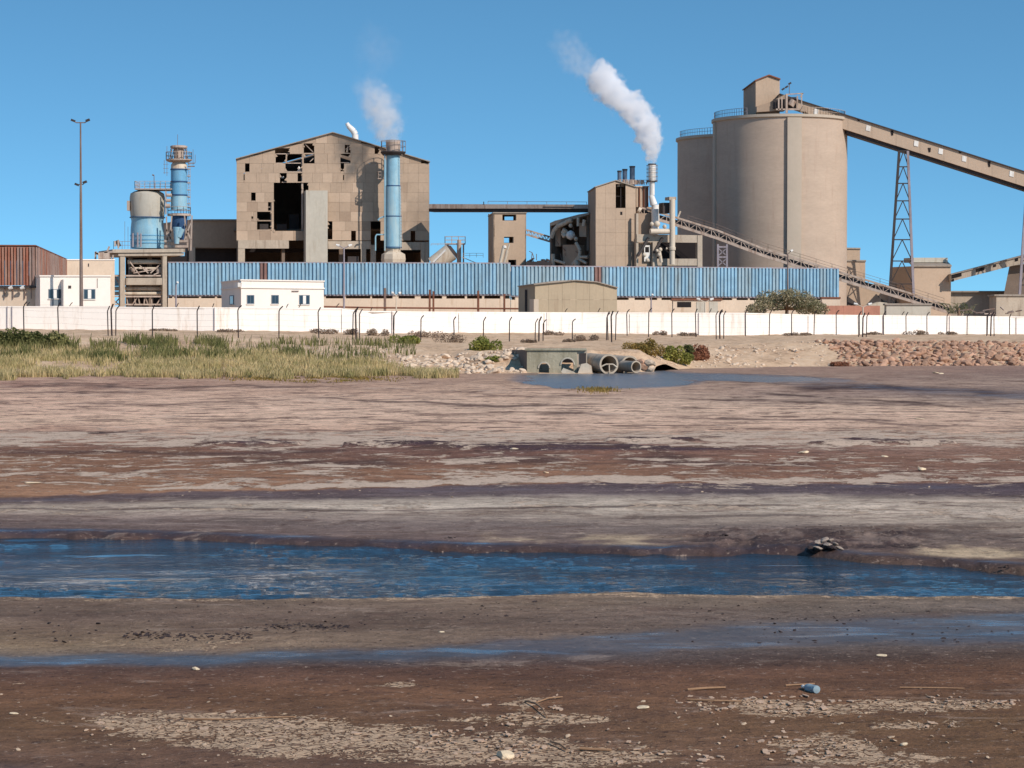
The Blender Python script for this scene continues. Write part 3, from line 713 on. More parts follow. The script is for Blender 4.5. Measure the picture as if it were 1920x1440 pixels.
def shrub(label, px, D, wpx, hpx, leafm, n=1600, leaf=.09, cat='shrub', name='shrub', group=None, z=None, lump=6):
    _bs[0] += 1; rr = random.Random(_bs[0]); s = S(D); w_ = wpx / s; h_ = hpx / s
    base = G(px, D) if z is None else P(px, 600, D); 
    if z is not None: base.z = z
    t = thing(name, label, cat, base, group)
    cs = []
    for i in range(lump + 2):
        fx = rr.uniform(-.5, .5); hh = (1 - (2 * fx) ** 2 * .6) * rr.uniform(.55, 1.0)
        r_ = w_ * rr.uniform(.14, .24); rz = min(r_, h_ * .4)
        cs.append((base + Vector((fx * w_ * .85, rr.uniform(-.3, .3) * w_, max(h_ * hh - rz, rz * .6))), r_, r_, rz))
        cs.append((base + Vector((fx * w_ * .9, rr.uniform(-.3, .3) * w_, rz * .7)), r_, r_, rz))
    crown('foliage', LEAF[leafm], cs, n, leaf, t, _bs[0])
    mb = MB()
    for c in cs[::2]: mb.path([base + Vector((rr.uniform(-.1, .1), rr.uniform(-.1, .1), -.1)), base + (c[0] - base) * .5 + Vector((0, 0, .1)), c[0]], .02 + .01 * h_, 5)
    mb.build('stem', M['twig'], t)
    return t

# reed bed and grass along the foot of the bank
rn = np.random.RandomState(4)
def scatter(n, fx, dens=None, seed=1):
    rn = np.random.RandomState(seed); out = []
    while len(out) < n:
        px, t = rn.uniform(*fx), rn.uniform(0, 1); D = float(foot_D(px)) - 9.0 + t * 40
        if dens is None or rn.uniform() < dens(px, t, D): out.append((px, D))
    a = np.array(out); z = np.where(a[:, 1] > foot_D(a[:, 0]), land_z(a[:, 0], a[:, 1]), 0)
    return [((p - 960) / F * d, d, zz) for (p, d), zz in zip(out, z)]
def dens_front(px, t, D):
    e = np.interp(px, [-300, 0, 500, 700, 800, 860], [.72, .72, .62, .42, .12, .0])
    k = float(fbm(np.array([px * .01]), np.array([D * .15]), 3, 91)[0])
    if t < .235: return 1.0 if float(fbm(np.array([px * .015]), np.array([D * .2]), 3, 92)[0]) > .68 - 1.3 * t else 0
    return (1.0 if t < e + .1 else 0) * (.05 + 2.6 * (k - .30)) * (1 if t < .5 else .55)
blades('reed_bed', LEAF['reed'], scatter(50000, (-300, 860), dens_front, 2), .10, .62, .045, .7, 3)
tag(bpy.data.objects['reed_bed'], 'yellow green reeds and grass covering the foot of the bank', 'reeds', kind='stuff')
def dens_top(px, t, D):
    k = float(fbm(np.array([px * .02]), np.array([D * .3]), 3, 95)[0])
    return (1 if .55 < t else 0) * (1 if k > .52 else .06) * np.interp(px, [-300, 500, 780], [1, .9, .2])
o = blades('bank_grass', LEAF['dark'], scatter(9000, (-300, 780), dens_top, 5), .3, .8, .06, .6, 6)
tag(o, 'darker tufts of grass on the upper slope of the bank at left', 'grass', kind='stuff')
def low(px, t, D): return 1 if float(fbm(np.array([px * .012]), np.array([D * .2]), 3, 97)[0]) > .56 else 0
pts = []
rn = np.random.RandomState(9)
for _ in range(3500):
    px = rn.normal(590, 70); D = float(yD(rn.normal(711, 2.6)));
    if fbm(np.array([px * .02]), np.array([D * .3]), 3, 4)[0] > .45: pts.append(((px - 960) / F * D, D, 0.0))
for _ in range(500):
    px = rn.normal(1122, 20); D = float(yD(rn.normal(732, 2.5))); pts.append(((px - 960) / F * D, D, 0.0))
tag(blades('saltmarsh_grass', LEAF['olive'], pts, .04, .13, .05, .8, 10), 'low sparse saltmarsh grass on the mud before the reeds', 'grass', kind='stuff')

for i, (px, D, w_, h_) in enumerate([(30, 158, 75, 42), (85, 157, 75, 40), (-30, 158, 70, 40)]):
    shrub(['dense dark green bush at the left edge of the picture on the bank', 'dense dark green bush second from the left edge, beside the reeds', 'dark green bush cut by the left edge'][i], px, D, w_, h_, 'dark', 3600, .11, group='dark bushes on the left bank')
shrub('yellow green bush on the rubble left of the concrete headwall', 910, 156, 55, 30, 'green', 2400, .08)
shrub('small yellow green bush at the water line below the rubble', 925, 143.5, 26, 12, 'green', 900, .07)
shrub('green spreading bush topping the bank where the reeds end', 755, 170, 72, 22, 'green', 2200, .08)
shrub('bright green bush between the olive and the red bush by the pipes', 1268, 153, 46, 46, 'green', 3400, .09)
shrub('grey green bush touching the red saltbush right of the pipes', 1293, 156, 30, 34, 'dark', 1600, .08)
shrub('low olive brown bush climbing the slope above the big pipes', 1218, 150.5, 60, 34, 'olive', 2600, .08)
shrub('thin olive bush over the concrete pipes', 1188, 152, 50, 20, 'olive', 1500, .07)
shrub('rust red saltbush right of the bright green bush', 1318, 157, 52, 34, 'red', 3000, .08)
shrub('small rust red plant at the left foot of the riprap', 1573, 160, 34, 12, 'red', 900, .07)
DRY = [(605, 205, 60, 12, 'low dry shrub against the white wall below the office window side'), (665, 205, 40, 14, 'grey dry shrub at the wall beside the paired fence posts'), (708, 206, 34, 18, 'taller grey shrub against the wall between two lamp posts'),
       (800, 205, 62, 20, 'wide dry shrub on the mound below the long blue shed'), (840, 190, 60, 22, 'dry twiggy shrub on the slope above the rubble'), (430, 199, 50, 9, 'low brown weeds at the wall below the white office'), (300, 199, 60, 6, 'flat brown weeds along the wall at left'),
       (1030, 222, 50, 9, 'low weeds at the wall under the small gabled shed'), (1102, 208, 46, 15, 'dry bush on the track right of the bent fence post'), (1236, 226, 26, 13, 'small dark shrub at the wall right of the small shed'),
       (1285, 226, 40, 9, 'low green weeds at the wall left of the lattice of posts'), (1500, 232, 60, 7, 'flat weeds at the wall below the lamp pole'), (1640, 240, 44, 7, 'weeds at the wall right of the tall paired posts'), (1716, 242, 46, 11, 'rounded weeds at the wall below the steel lattice tower'), (1776, 244, 30, 9, 'small weeds at the wall near the palm'),
       (990, 190, 26, 9, 'small brown weed on the track left of the twin posts'), (1070, 195, 34, 8, 'brown weeds at the foot of a bent post above the culvert')]
for px, D, w_, h_, lb in DRY: shrub(lb, px, D, w_, h_, 'dry', 700, .08, cat='shrub', name='dry_shrub', group='dry shrubs along the wall', lump=4)

# ------------------------------------------------------------------ white perimeter wall
WD = ([-700, 0, 400, 700, 1040, 1400, 1900, 2700], [208, 208, 208, 214, 230, 236, 265, 300])
WT = ([-700, 0, 210, 250, 640, 660, 780, 1040, 1400, 1500, 1920, 2700], [572, 574.5, 575, 576, 578, 583, 584.5, 586, 587, 590, 594, 597])
WB = ([-700, 0, 400, 780, 1050, 1400, 1900, 2700], [617, 617, 621, 624, 625, 630, 629, 629])
def wall_strip(mb, xs, dt, th, zt=0, full=True):
    for a, b in zip(xs, xs[1:]):
        q = []
        for px in (a, b):
            D = float(np.interp(px, *WD)); lo = P(px, float(np.interp(px, *WB)) + 4, D); hi = P(px, float(np.interp(px, *WT)), D)
            q.append((lo, hi))
        (l0, h0), (l1, h1) = q; back = Vector((0, th, 0)); f = Vector((0, -dt, 0))
        if not full: l0 = h0 - Vector((0, 0, .10)); l1 = h1 - Vector((0, 0, .10)); h0 = h0 + Vector((0, 0, zt)); h1 = h1 + Vector((0, 0, zt))
        mb.hexa([l0 + f, l1 + f, l1 + back, l0 + back], [h0 + f, h1 + f, h1 + back, h0 + back])
wt = thing('perimeter_wall', 'long whitewashed boundary wall running across in front of the factory', 'wall', P(960, 622, 226))
xs = [-700, -300, 0, 105, 209]; mb = MB(); wall_strip(mb, xs, 0, .25); mb.build('wall_section', M['whitewall'], wt)
edges = [209, 402, 640, 737, 860, 1020, 1180, 1310, 1398, 1515, 1655, 1780, 1905, 2200, 2700]
for a, b in zip(edges, edges[1:]):
    n = max(2, int((b - a) / 60)); mb = MB(); wall_strip(mb, [a + .6 + (b - a - 1.2) * i / n for i in range(n + 1)], 0, .25); mb.build('wall_section', M['whitewall'], wt)
for a, b in ((-700, 209), (209, 640), (660, 1400), (1400, 2700)):
    mb = MB(); n = int((b - a) / 40); wall_strip(mb, [a + (b - a) * i / n for i in range(n + 1)], .04, .29, .03, False); mb.build('coping', M['whitewall'], wt)
for px in (14, 23, 402, 1310, 1398, 1655, 1780, 1905, 1025, 1034, 735):
    D = float(np.interp(px, *WD)); mb = MB(); z0 = P(px, float(np.interp(px, *WB)), D); z1 = P(px, float(np.interp(px, *WT)), D)
    mb.tube(z0 - Vector((0, .1, .2)), z1 - Vector((0, .1, .0)), .035, n=6); mb.build('drain_pipe', M['steel_lilac'], wt)

# wire fence: bent-top posts
fence = thing('wire_fence', 'rusty wire fence of bent top posts in front of the white wall', 'fence', P(960, 640, 205))
LF = ([-200, 45, 110, 210, 286, 370, 447, 523, 598, 668, 738, 789, 852, 906, 955, 1010, 1073, 1137, 1176], [165, 168, 168, 170, 172, 172, 174, 176, 178, 180, 188, 196, 192, 192, 200, 198, 205, 208, 222])
LB = ([-200, 45, 110, 210, 286, 370, 447, 523, 598, 668, 738, 789, 852, 906, 955, 1010, 1073, 1137, 1176], [626, 625, 624, 630, 631, 630, 628, 628, 630, 636, 634, 632, 632, 643, 643, 648, 634, 641, 629])
LT = ([-200, 45, 110, 210, 286, 370, 447, 523, 598, 668, 738, 789, 852, 906, 955, 1010, 1073, 1137, 1176], [565, 565, 567, 570, 571, 574, 573, 574, 577, 575, 583, 591, 593, 594, 594, 594, 598, 586, 580])
def post(px, top, base, D, lean=1, heavy=1.0, parent=fence, name='post'):
    b = P(px, base + 1.5, D); s = S(D); hp = (base - top) / s; t = b + Vector((0, 0, hp * .83 + 1.5 / s))
    j_ = R.uniform(-.07, .07); t = t + Vector((j_, 0, R.uniform(-.04, .04))); k = Vector((.10 * lean + j_ * .2, 0, hp * .09)); e = Vector((.24 * lean * R.uniform(.7, 1.3), -.05, hp * .17))
    mb = MB(); r_ = .045 * heavy
    mb.path([b - Vector((0, 0, .3)), t, t + k, t + e], r_, 6); return mb.build(name, M['post'], parent)
lpts = []
for px in LF[0][1:]:
    D, b, t = (float(np.interp(px, *q)) for q in (LF, LB, LT))
    post(px, t, b, D, 1, 1.1 if px not in (210, 668, 1010) else 1.5); lpts.append((px, D, b, t))
for px in (203, 217, 661, 674, 1003, 1018):
    D, b, t = (float(np.interp(px, *q)) for q in (LF, LB, LT)); post(px, t + 4, b - 1, D + .6, 1, 1.0)
rxs = [1216, 1260, 1305, 1350, 1398, 1442, 1484, 1526, 1568, 1612, 1657, 1699, 1738, 1775, 1813, 1851, 1893, 1932, 1970]
for i, px in enumerate(rxs):
    D = float(np.interp(px, [1176, 1400, 1920], [216, 226, 252])); b = float(np.interp(px, [1200, 1400, 1920], [628, 630, 629])); t = float(np.interp(px, [1200, 1500, 1920], [582, 585, 592])) - 4
    post(px, t, b, D, 1, 1.1); lpts.append((px, D, b, t))
for px in (1147, 1350, 1617, 1857):
    for d in (-7, 0, 7):
        D = float(np.interp(px, [1100, 1400, 1920], [200, 205, 225])); post(px + d, 583 if px < 1500 else 586, 630 if d else 639, D, 1, 1.0 if d else 1.5)
mb = MB()
for k in range(5):
    for (p0, p1) in zip(lpts, lpts[1:]):
        f = .12 + k * .2; q = [P(p[0], p[2] + (p[3] - p[2]) * f, p[1]) for p in (p0, p1)]
        mid = (q[0] + q[1]) / 2 - Vector((0, 0, .04)); mb.tube(q[0], mid, .005, n=3, cap=False); mb.tube(mid, q[1], .005, n=3, cap=False)
mb.build('wire', M['wire'], fence)
# a second row of bent posts behind the wall, only their tops show
fence2 = thing('inner_fence', 'second row of bent fence post tops showing just over the white wall', 'fence', P(960, 600, 240))
for px in (50, 131, 247, 330, 398, 538, 560, 629, 695, 1060, 1120, 1330, 1430, 1545, 1690, 1800):
    D = float(np.interp(px, *WD)) + 2.5; t = float(np.interp(px, *WT)) - 8; post(px, t, t + 45, D, 1, .9, fence2)

# ------------------------------------------------------------------ concrete headwall and pipes
HW = Plane(988, 140.5, 1082, 140.5)
hw = thing('culvert_headwall', 'grey concrete outfall headwall with two round openings', 'culvert', P(1035, 700, 140.5))
def arch(cx, cy, r, base, n=10):
    return [(cx - r, base)] + [(cx + r * math.cos(math.pi - math.pi * i / n), cy - r * math.sin(math.pi - math.pi * i / n)) for i in range(n + 1)] + [(cx + r, base)]
def wall_with_holes(pl, outer, holes, o0, o1):
    """rectangle outer=(x0,y0,x1,y1) with bottom-open arches cut out, built as strips"""
    x0, y0, x1, y1 = outer; mb = MB(); x = x0
    for pts in holes:
        a = pts[0][0]; b = pts[-1][0]
        mb.rect(pl, x, y0, a, y1, o0, o1)
        arc = pts[1:-1]
        for (ax, ay), (bx, by) in zip(arc, arc[1:]):
            if bx - ax > 1e-6: mb.poly(pl, [(ax, ay), (bx, by), (bx, y0), (ax, y0)], o0, o1)
        x = b
    mb.rect(pl, x, y0, x1, y1, o0, o1); return mb
m_cul = mat('algae_grey_concrete', (160, 152, 132), .16, 2.0, stain=(118, 112, 92), amount=.4, bump=.03, bscale=8)
wall_with_holes(HW, (988, 656, 1082, 702), [arch(1020, 690, 9.5, 702), arch(1064, 684, 11.5, 702)], -.5, 0).build('wall', m_cul, hw)
MB().rect(HW, 984, 653.5, 1100, 657, -1.2, .12).build('coping', m_cul, hw)
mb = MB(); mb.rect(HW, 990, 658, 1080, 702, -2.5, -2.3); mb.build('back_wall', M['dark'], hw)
a, b = HW.at(988, 656), HW.at(988, 702); c = P(960, 656, 146); d = P(960, 695, 146)
mb = MB(); mb.hexa([b, b + Vector((.3, 0.3, 0)), d + Vector((.3, .3, 0)), d], [a, a + Vector((.3, .3, 0)), c + Vector((.3, .3, 0)), c]); mb.build('wing_wall', M['conc_dark'], hw)
MB().rect(HW, 1082, 657, 1101, 702, -.8, -.1).build('side_pier', M['conc'], hw)
MB().rect(HW, 1087, 662, 1099, 682, -.3, -.04).build('gate_plate', M['steel_dark'], hw)
mb = MB()
for cx, cy, r_ in ((1020, 690, 9.5), (1064, 684, 11.5)):
    pts = [HW.at(cx + r_ * 1.1 * math.cos(math.pi * i / 12), cy - r_ * 1.1 * math.sin(math.pi * i / 12), .03) for i in range(13)]; mb.path(pts, .05, 5)
mb.build('arch_rim', M['conc_light'], hw)
blk = MB().poly(HW, [(1083, 701), (1111, 701), (1109, 686), (1101, 681), (1090, 683)], .1, .9).build('concrete_block', M['pipe_cream']); tag(blk, 'pale broken concrete block leaning at the right end of the headwall', 'concrete block')
slabm = MB().poly(HW, [(1052, 697), (1056, 690), (1076, 697), (1082, 702), (1056, 702)], .3, .7).build('fallen_slab', M['conc_light']); tag(slabm, 'small pale slab lying in the mouth of the right round opening', 'slab')
def pipe(label, px, py, r_px, D, length, ang, name='concrete_pipe', wall_=.13, m=None):
    c = P(px, py, D); r_ = r_px / S(D); t = thing(name, label, 'pipe', c, 'concrete outfall pipes')
    ax = Vector((math.sin(ang), math.cos(ang), .02)).normalized(); n = 28
    xv = ax.cross(Vector((0, 0, 1))).normalized(); zv = xv.cross(ax)
    def ringp(o, rad): return [c + ax * o + xv * rad * math.cos(2 * math.pi * i / n) + zv * rad * math.sin(2 * math.pi * i / n) for i in range(n)]
    mb = MB(); rings = [ringp(length, r_), ringp(.25, r_), ringp(.22, r_ * 1.07), ringp(0, r_ * 1.07), ringp(0, r_ * (1 - wall_)), ringp(length, r_ * (1 - wall_))]
    vs_ = [p for rg in rings for p in rg]; fs = []
    for k in range(5): fs += [(k * n + i, k * n + (i + 1) % n, (k + 1) * n + (i + 1) % n, (k + 1) * n + i) for i in range(n)]
    fs += [(5 * n + i, 5 * n + (i + 1) % n, (i + 1) % n, i) for i in range(n)]
    mb.add(vs_, fs).build('barrel', m or M['conc'], t, True)
    MB().tube(c + ax * (length - .1), c + ax * length, r_ * .95, n=n).build('end_cap', M['dark'], t)
    return t, c, ax, r_
t, c, ax, r_ = pipe('big concrete pipe with a bright rim, nearest the headwall', 1142, 683, 18, 139.5, 3.2, -.35)
mb = MB(); mb.path([c + Vector((-.5, -.05, -.15)), c + Vector((-.2, -.05, .0)), c + Vector((.25, -.05, 0)), c + Vector((.5, -.05, -.2))], .045); mb.path([c + Vector((0, -.05, 0)), c + Vector((.02, -.05, -.5))], .04); mb.build('broken_grate', M['pipe_cream'], t)
pipe('second big concrete pipe, half hidden behind the smaller pipe', 1181, 685, 17, 141.5, 3, -.35)
pipe('smaller dark concrete pipe in front of the second big pipe', 1193, 688, 10.5, 139.6, 1.6, -.5, m=M['conc'])
mb = MB()
for lab, px, py, s_, mk in (('reddish boulder right of the concrete pipes', 1207, 688, .38, 'rock'), ('pale angular boulder behind the reddish one at the pipes', 1216, 683, .42, 'rock_pale'), ('flat pale stone at the end of the row of pipes', 1218, 692, .32, 'rock_pale'), ('small brown boulder on top of the pipe rubble', 1200, 679, .3, 'rock')):
    o = link('boulder', rock_mesh(300 + int(px), M[mk], 2), None, rot_scale(P(px, py, 140.5), (s_ * 1.3, s_, s_), R, .4)); tag(o, lab, 'rock', 'boulders beside the pipes')

# ------------------------------------------------------------------ builders for the plant
def qb(FL, FR, BL, y_top, y_bot=None, z0=LAND - .2, cap=True, name='wall', m=None, parent=None, thick=None, zt=None):
    """block on a parallelogram plan: FL, FR, BL = (column, distance); top height measured at FL"""
    fl = P(FL[0], y_top, FL[1]); zt_ = fl.z if zt is None else zt
    fr = P(FR[0], 600, FR[1]); bl = P(BL[0], 600, BL[1]); fr.z = bl.z = zt_; br = fr + bl - fl
    zb = z0 if y_bot is None else P(FL[0], y_bot, FL[1]).z
    lo = [Vector((p.x, p.y, zb)) for p in (fl, fr, br, bl)]
    return MB().hexa(lo, [fl, fr, br, bl])
def rail(mb, pts, h=1.0, posts=1.6, r=.03, n=3, mid=True):
    pts = [Vector(p) for p in pts]
    for a, b in zip(pts, pts[1:]):
        L_ = (b - a).length; k = max(1, int(L_ / posts))
        for f in ((1, .5) if mid else (1,)): mb.tube(a + Vector((0, 0, h * f)), b + Vector((0, 0, h * f)), r, n=4)
        for i in range(k + 1): p = a + (b - a) * i / k; mb.tube(p, p + Vector((0, 0, h)), r, n=4)
def circ(c, r, z, n=20, a0=0, a1=2 * math.pi): return [Vector((c.x + r * math.cos(a0 + (a1 - a0) * i / n), c.y + r * math.sin(a0 + (a1 - a0) * i / n), z)) for i in range(n + 1)]

# ---- long blue corrugated shed
def ribbed_sheet(w_, h_, ribs, m, depth=.14):
    """sheet in local x (0..w) and z (0..h), facing -y"""
    xs = [0]; ys = [0]; p = w_ / ribs
    for i in range(ribs):
        x = i * p
        xs += [x + p * .08, x + p * .16, x + p * .74, x + p * .86]; ys += [0, -depth, -depth, 0]
    xs.append(w_); ys.append(0)
    n = len(xs); v = [(x, y, 0) for x, y in zip(xs, ys)] + [(x, y, h_) for x, y in zip(xs, ys)]
    me = bpy.data.meshes.new('sheet'); me.from_pydata(v, [], [(i, i + 1, n + i + 1, n + i) for i in range(n - 1)]); me.materials.append(m); return me
def sheeting(pl, x0, x1, yt0, yt1, yb0, yb1, n, ribs, pick, parent, name='sheet', off=.0, depth=.2):
    A = pl.at(x0, yb0, off); B = pl.at(x1, yb1, off); T0 = pl.at(x0, yt0, off); T1 = pl.at(x1, yt1, off)
    L_ = math.hypot(B.x - A.x, B.y - A.y); w_ = L_ / n; h_ = T0.z - A.z; cache = {}
    ang = math.atan2(B.y - A.y, B.x - A.x)
    for i in range(n):
        k = pick(i)
        if k is None: continue
        if k not in cache: cache[k] = ribbed_sheet(w_ * .985, h_, ribs, M[k], depth)
        t = i / n; p = A.lerp(B, t); hh = (T0.z + (T1.z - T0.z) * t - p.z) / h_
        link(name, cache[k], parent, Matrix.Translation(p + pl.n * R.uniform(0, .05)) @ Matrix.Rotation(ang, 4, 'Z') @ Matrix.Diagonal((1, 1, hh * R.uniform(.992, 1.005), 1)))
for idx, (x0, d0, x1, d1, yt0, yt1, yb0, yb1, n, lab, special) in enumerate([
        (315, 266, 957, 276, 492, 493.5, 553, 551.5, 46, 'long blue corrugated shed, nearer left half with one rusty sheet', {12: 'sheet_rust', 45: 'sheet_grey', 44: 'sheet_grey'}),
        (958, 281, 1573, 302, 498.5, 503.5, 554, 557, 46, 'long blue corrugated shed, farther right half with bleached sheets at its start', {0: 'sheet_blue', 1: 'sheet_blue', 2: 'sheet_grey', 3: 'sheet_grey', 4: 'sheet_grey', 5: 'sheet_grey', 6: 'sheet_grey', 11: 'sheet_rust', 12: 'sheet_grey'})]):
    pl = Plane(x0, d0, x1, d1); t = thing('corrugated_shed', lab, 'shed', pl.a.copy(), 'long blue sheds')
    sheeting(pl, x0, x1, yt0, yt1, yb0, yb1, n, 2, lambda i: special.get(i, 'sheet_grey' if R.random() < (.05 if idx == 0 else .16) else 'sheet_blue'), t)
    back = Vector((pl.a.x, pl.a.y, 0)).normalized() * 9
    a, b = pl.at(x0, yt0, -.2), pl.at(x1, yt1, -.2)
    mb = MB(); mb.hexa([a, b, b + back + Vector((0, 0, -.5)), a + back + Vector((0, 0, -.5))], [v + Vector((0, 0, .08)) for v in (a, b, b + back + Vector((0, 0, -.5)), a + back + Vector((0, 0, -.5)))]); mb.build('roof', M['roofsheet'], t)
    mb = MB(); a0 = Vector((a.x, a.y, LAND - .3)) + back; b0 = Vector((b.x, b.y, LAND - .3)) + back
    mb.hexa([a0, b0, b0 - pl.n * .2, a0 - pl.n * .2], [a + back - Vector((0, 0, .5)), b + back - Vector((0, 0, .5)), b + back - pl.n * .2 - Vector((0, 0, .5)), a + back - pl.n * .2 - Vector((0, 0, .5))]); mb.build('back_wall', M['conc_dark'], t)
    for px, yt in ((x0, yt0), (x1, yt1)):
        a_ = pl.at(px, yt, -.15); mb = MB(); lo = Vector((a_.x, a_.y, LAND - .2)); sd_ = pl.u * (.1 if px == x0 else -.1)
        mb.hexa([lo, lo + sd_, lo + sd_ + back, lo + back], [a_, a_ + sd_, a_ + sd_ + back - Vector((0, 0, .5)), a_ + back - Vector((0, 0, .5))]); mb.build('end_wall', M['sheet_blue'], t)
    MB().poly(pl, [(x0, yb0 + 2.5), (x1, yb1 + 2.5), (x1, yb1 - .5), (x0, yb0 - .5)], -.25, .05).build('bottom_beam', M['steel_lilac'], t)
    MB().poly(pl, [(x0, yt0 + 1.0), (x1, yt1 + 1.0), (x1, yt1 - 1.2), (x0, yt0 - 1.2)], -.3, .22).build('roof_edge', M['steel_lilac'], t)
    # low masonry wall with piers up to the beam
    mb = MB(); y = 559 if idx == 0 else 562
    mb.poly(pl, [(x0, 590), (x1, 590), (x1, y + 1), (x0, y)], -.3, -.05); mb.build('base_wall', M['cream'], t)
    px = x0 + 8
    while px < x1 - 10:
        wd = R.choice((3, 4, 8, 11)); MB().rect(pl, px, (yb0 + yb1) / 2 + 1, px + wd, y + 2, -.32, -.07).build('pier', M['cream'], t); px += R.uniform(22, 52)
# posts and pipe in front of the shed
FRN = Plane(315, 250, 1100, 262)
pr = thing('pipe_rack', 'rusty pipe on short posts in front of the long blue shed', 'pipe rack', FRN.at(720, 577))
MB().path([FRN.at(540, 575), FRN.at(560, 574), FRN.at(700, 577), FRN.at(1003, 579)], .10).build('pipe', M['rust'], pr)
for px, yt, wd in ((722, 540, 4), (806, 543, 3), (813, 546, 3), (897, 545, 3.5), (946, 551, 3)): MB().rect(FRN, px - wd / 2, yt, px + wd / 2, 590, -.2, 0).build('post', M['rust'] if px > 730 else M['steel'], pr)
p0 = FRN.at(560, 548); 

# ---- big damaged process building
BB = Plane(443.5, 320, 805, 327)
bb = thing('process_building', 'big gabled factory building with missing wall panels', 'building', BB.a.copy())
def zx(x): return 400 + x / 4.3636
def zy(y): return 200 + y / 4.3636
ROOF = [(443.5, 298.5), (514, 281), (595, 257), (624, 248.8), (675, 263), (711, 276), (805, 304)]
def roof_y(px): return float(np.interp(px, [p[0] for p in ROOF], [p[1] for p in ROOF]))
HOLES = [(zx(a), zy(b), zx(c), zy(d)) for a, b, c, d in [
    (505, 340, 625, 386), (510, 390, 592, 458), (600, 390, 727, 470), (740, 292, 825, 378), (740, 392, 828, 458), (590, 470, 727, 532),
    (545, 546, 600, 618), (690, 546, 727, 612), (495, 625, 727, 1012), (727, 625, 778, 682), (727, 682, 756, 1012), (448, 780, 476, 850), (358, 860, 476, 928), (358, 940, 476, 1005),
    (260, 465, 296, 532), (310, 700, 346, 768), (248, 540, 256, 602), (1076, 312, 1122, 378), (1040, 392, 1122, 458), (1042, 466, 1070, 528),
    (1320, 330, 1360, 380), (935, 940, 974, 1085), (1128, 1020, 1166, 1090), (1288, 942, 1368, 1105), (1615, 1022, 1652, 1092), (1210, 280, 1316, 300),
    (1700, 440, 1772, 462), (1062, 560, 1070, 600), (312, 898, 326, 916)]]
rows = [zy(v) for v in (300 - 79 * 1, 300, 386, 464, 543, 622, 703, 781, 860, 938, 1016, 1095)]
rows = [zy(140)] + rows
def clip_top(x0, x1, y0, y1):
    xs = [x0] + [p[0] for p in ROOF if x0 < p[0] < x1] + [x1]
    top = [(x, max(y0, roof_y(x))) for x in xs]
    if min(y1 - t[1] for t in top) < -8 and all(t[1] >= y1 for t in top): return None
    top = [(x, min(y, y1 - .3)) for x, y in top]
    if all(y1 - t[1] < 1.0 for t in top): return None
    return [(x0, y1), (x1, y1)] + top[::-1]
rp = random.Random(3); npan = 0
SPEC = {(9, 11): 'panel_light'}
for ri, (ya, yb) in enumerate(zip(rows, rows[1:])):
    x = 443.5 + (0 if ri % 2 else 0)
    # split the row at hole edges
    cuts = sorted({443.5, 805.0} | {h[0] for h in HOLES if h[1] < yb - 3 and h[3] > ya + 3} | {h[2] for h in HOLES if h[1] < yb - 3 and h[3] > ya + 3})
    for a, b in zip(cuts, cuts[1:]):
        mid = (a + b) / 2; hit = [h for h in HOLES if h[0] - .1 <= mid <= h[2] + .1 and h[1] < yb - 3 and h[3] > ya + 3]
        segs = [(ya, yb)]
        for h in hit:
            ns = []
            for s0, s1 in segs:
                if h[1] > s0 + .6: ns.append((s0, min(s1, h[1])))
                if h[3] < s1 - .6: ns.append((max(s0, h[3]), s1))
            segs = ns
        n = max(1, round((b - a) / 21)); wd = (b - a) / n
        for s0, s1 in segs:
            if s1 - s0 < 1.5: continue
            for i in range(n):
                x0 = a + wd * i; x1 = x0 + wd; poly = clip_top(x0 + .12, x1 - .12, s0 + .12, s1 - .12)
                if not poly: continue
                k = rp.random(); mk = 'panel_light' if k < .08 else ('panel_dark' if k < .18 else 'panel')
                if 614 < x0 < 690 and 330 < s0 < 440 and k > .6: mk = 'panel_light'
                o = rp.uniform(0, .05); MB().poly(BB, poly, o - .05, o).build('panel', M[mk], bb); npan += 1
# roof, side walls, back wall -> a really dark inside
BKV = Vector((BB.a.x, BB.a.y, 0)).normalized() * 34 + Vector((.5, 0, 0))
for nm, xs_ in (('roof', 0),):
    for (xa, ya), (xb, yb) in ((ROOF[0], ROOF[3]), (ROOF[3], ROOF[6])):
        a = BB.at(xa - (1.5 if xa == 443.5 else 0), ya - .2 , .45); b = BB.at(xb + (1.5 if xb == 805 else 0), yb - .2, .45)
        c = b + BKV; d = a + BKV; up = Vector((0, 0, .12))
        MB().hexa([a, b, c, d], [a + up, b + up, c + up, d + up]).build('roof', M['roofsheet'], bb)
for nm, px, yt, s_ in (('side_wall', 443.5, 299, 1), ('side_wall', 805, 304, -1)):
    a = BB.at(px, yt, -.1); lo = Vector((a.x, a.y, LAND - .2)); k = BB.u * .12 * s_
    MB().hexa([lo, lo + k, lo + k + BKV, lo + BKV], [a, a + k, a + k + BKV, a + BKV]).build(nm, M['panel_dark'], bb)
bk = [BB.at(x, y, -.1) + BKV for x, y in ROOF]; lo = [Vector((bk[-1].x, bk[-1].y, LAND)), Vector((bk[0].x, bk[0].y, LAND))]
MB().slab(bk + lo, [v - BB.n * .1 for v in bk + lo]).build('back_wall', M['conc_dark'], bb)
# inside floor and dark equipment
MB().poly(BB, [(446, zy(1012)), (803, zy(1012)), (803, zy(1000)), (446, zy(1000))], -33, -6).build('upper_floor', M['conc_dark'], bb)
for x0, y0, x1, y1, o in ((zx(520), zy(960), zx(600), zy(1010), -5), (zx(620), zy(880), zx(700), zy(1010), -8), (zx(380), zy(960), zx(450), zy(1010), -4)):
    MB().rect(BB, x0, y0, x1, y1, o - 2, o).build('machine', M['steel_dark'], bb)
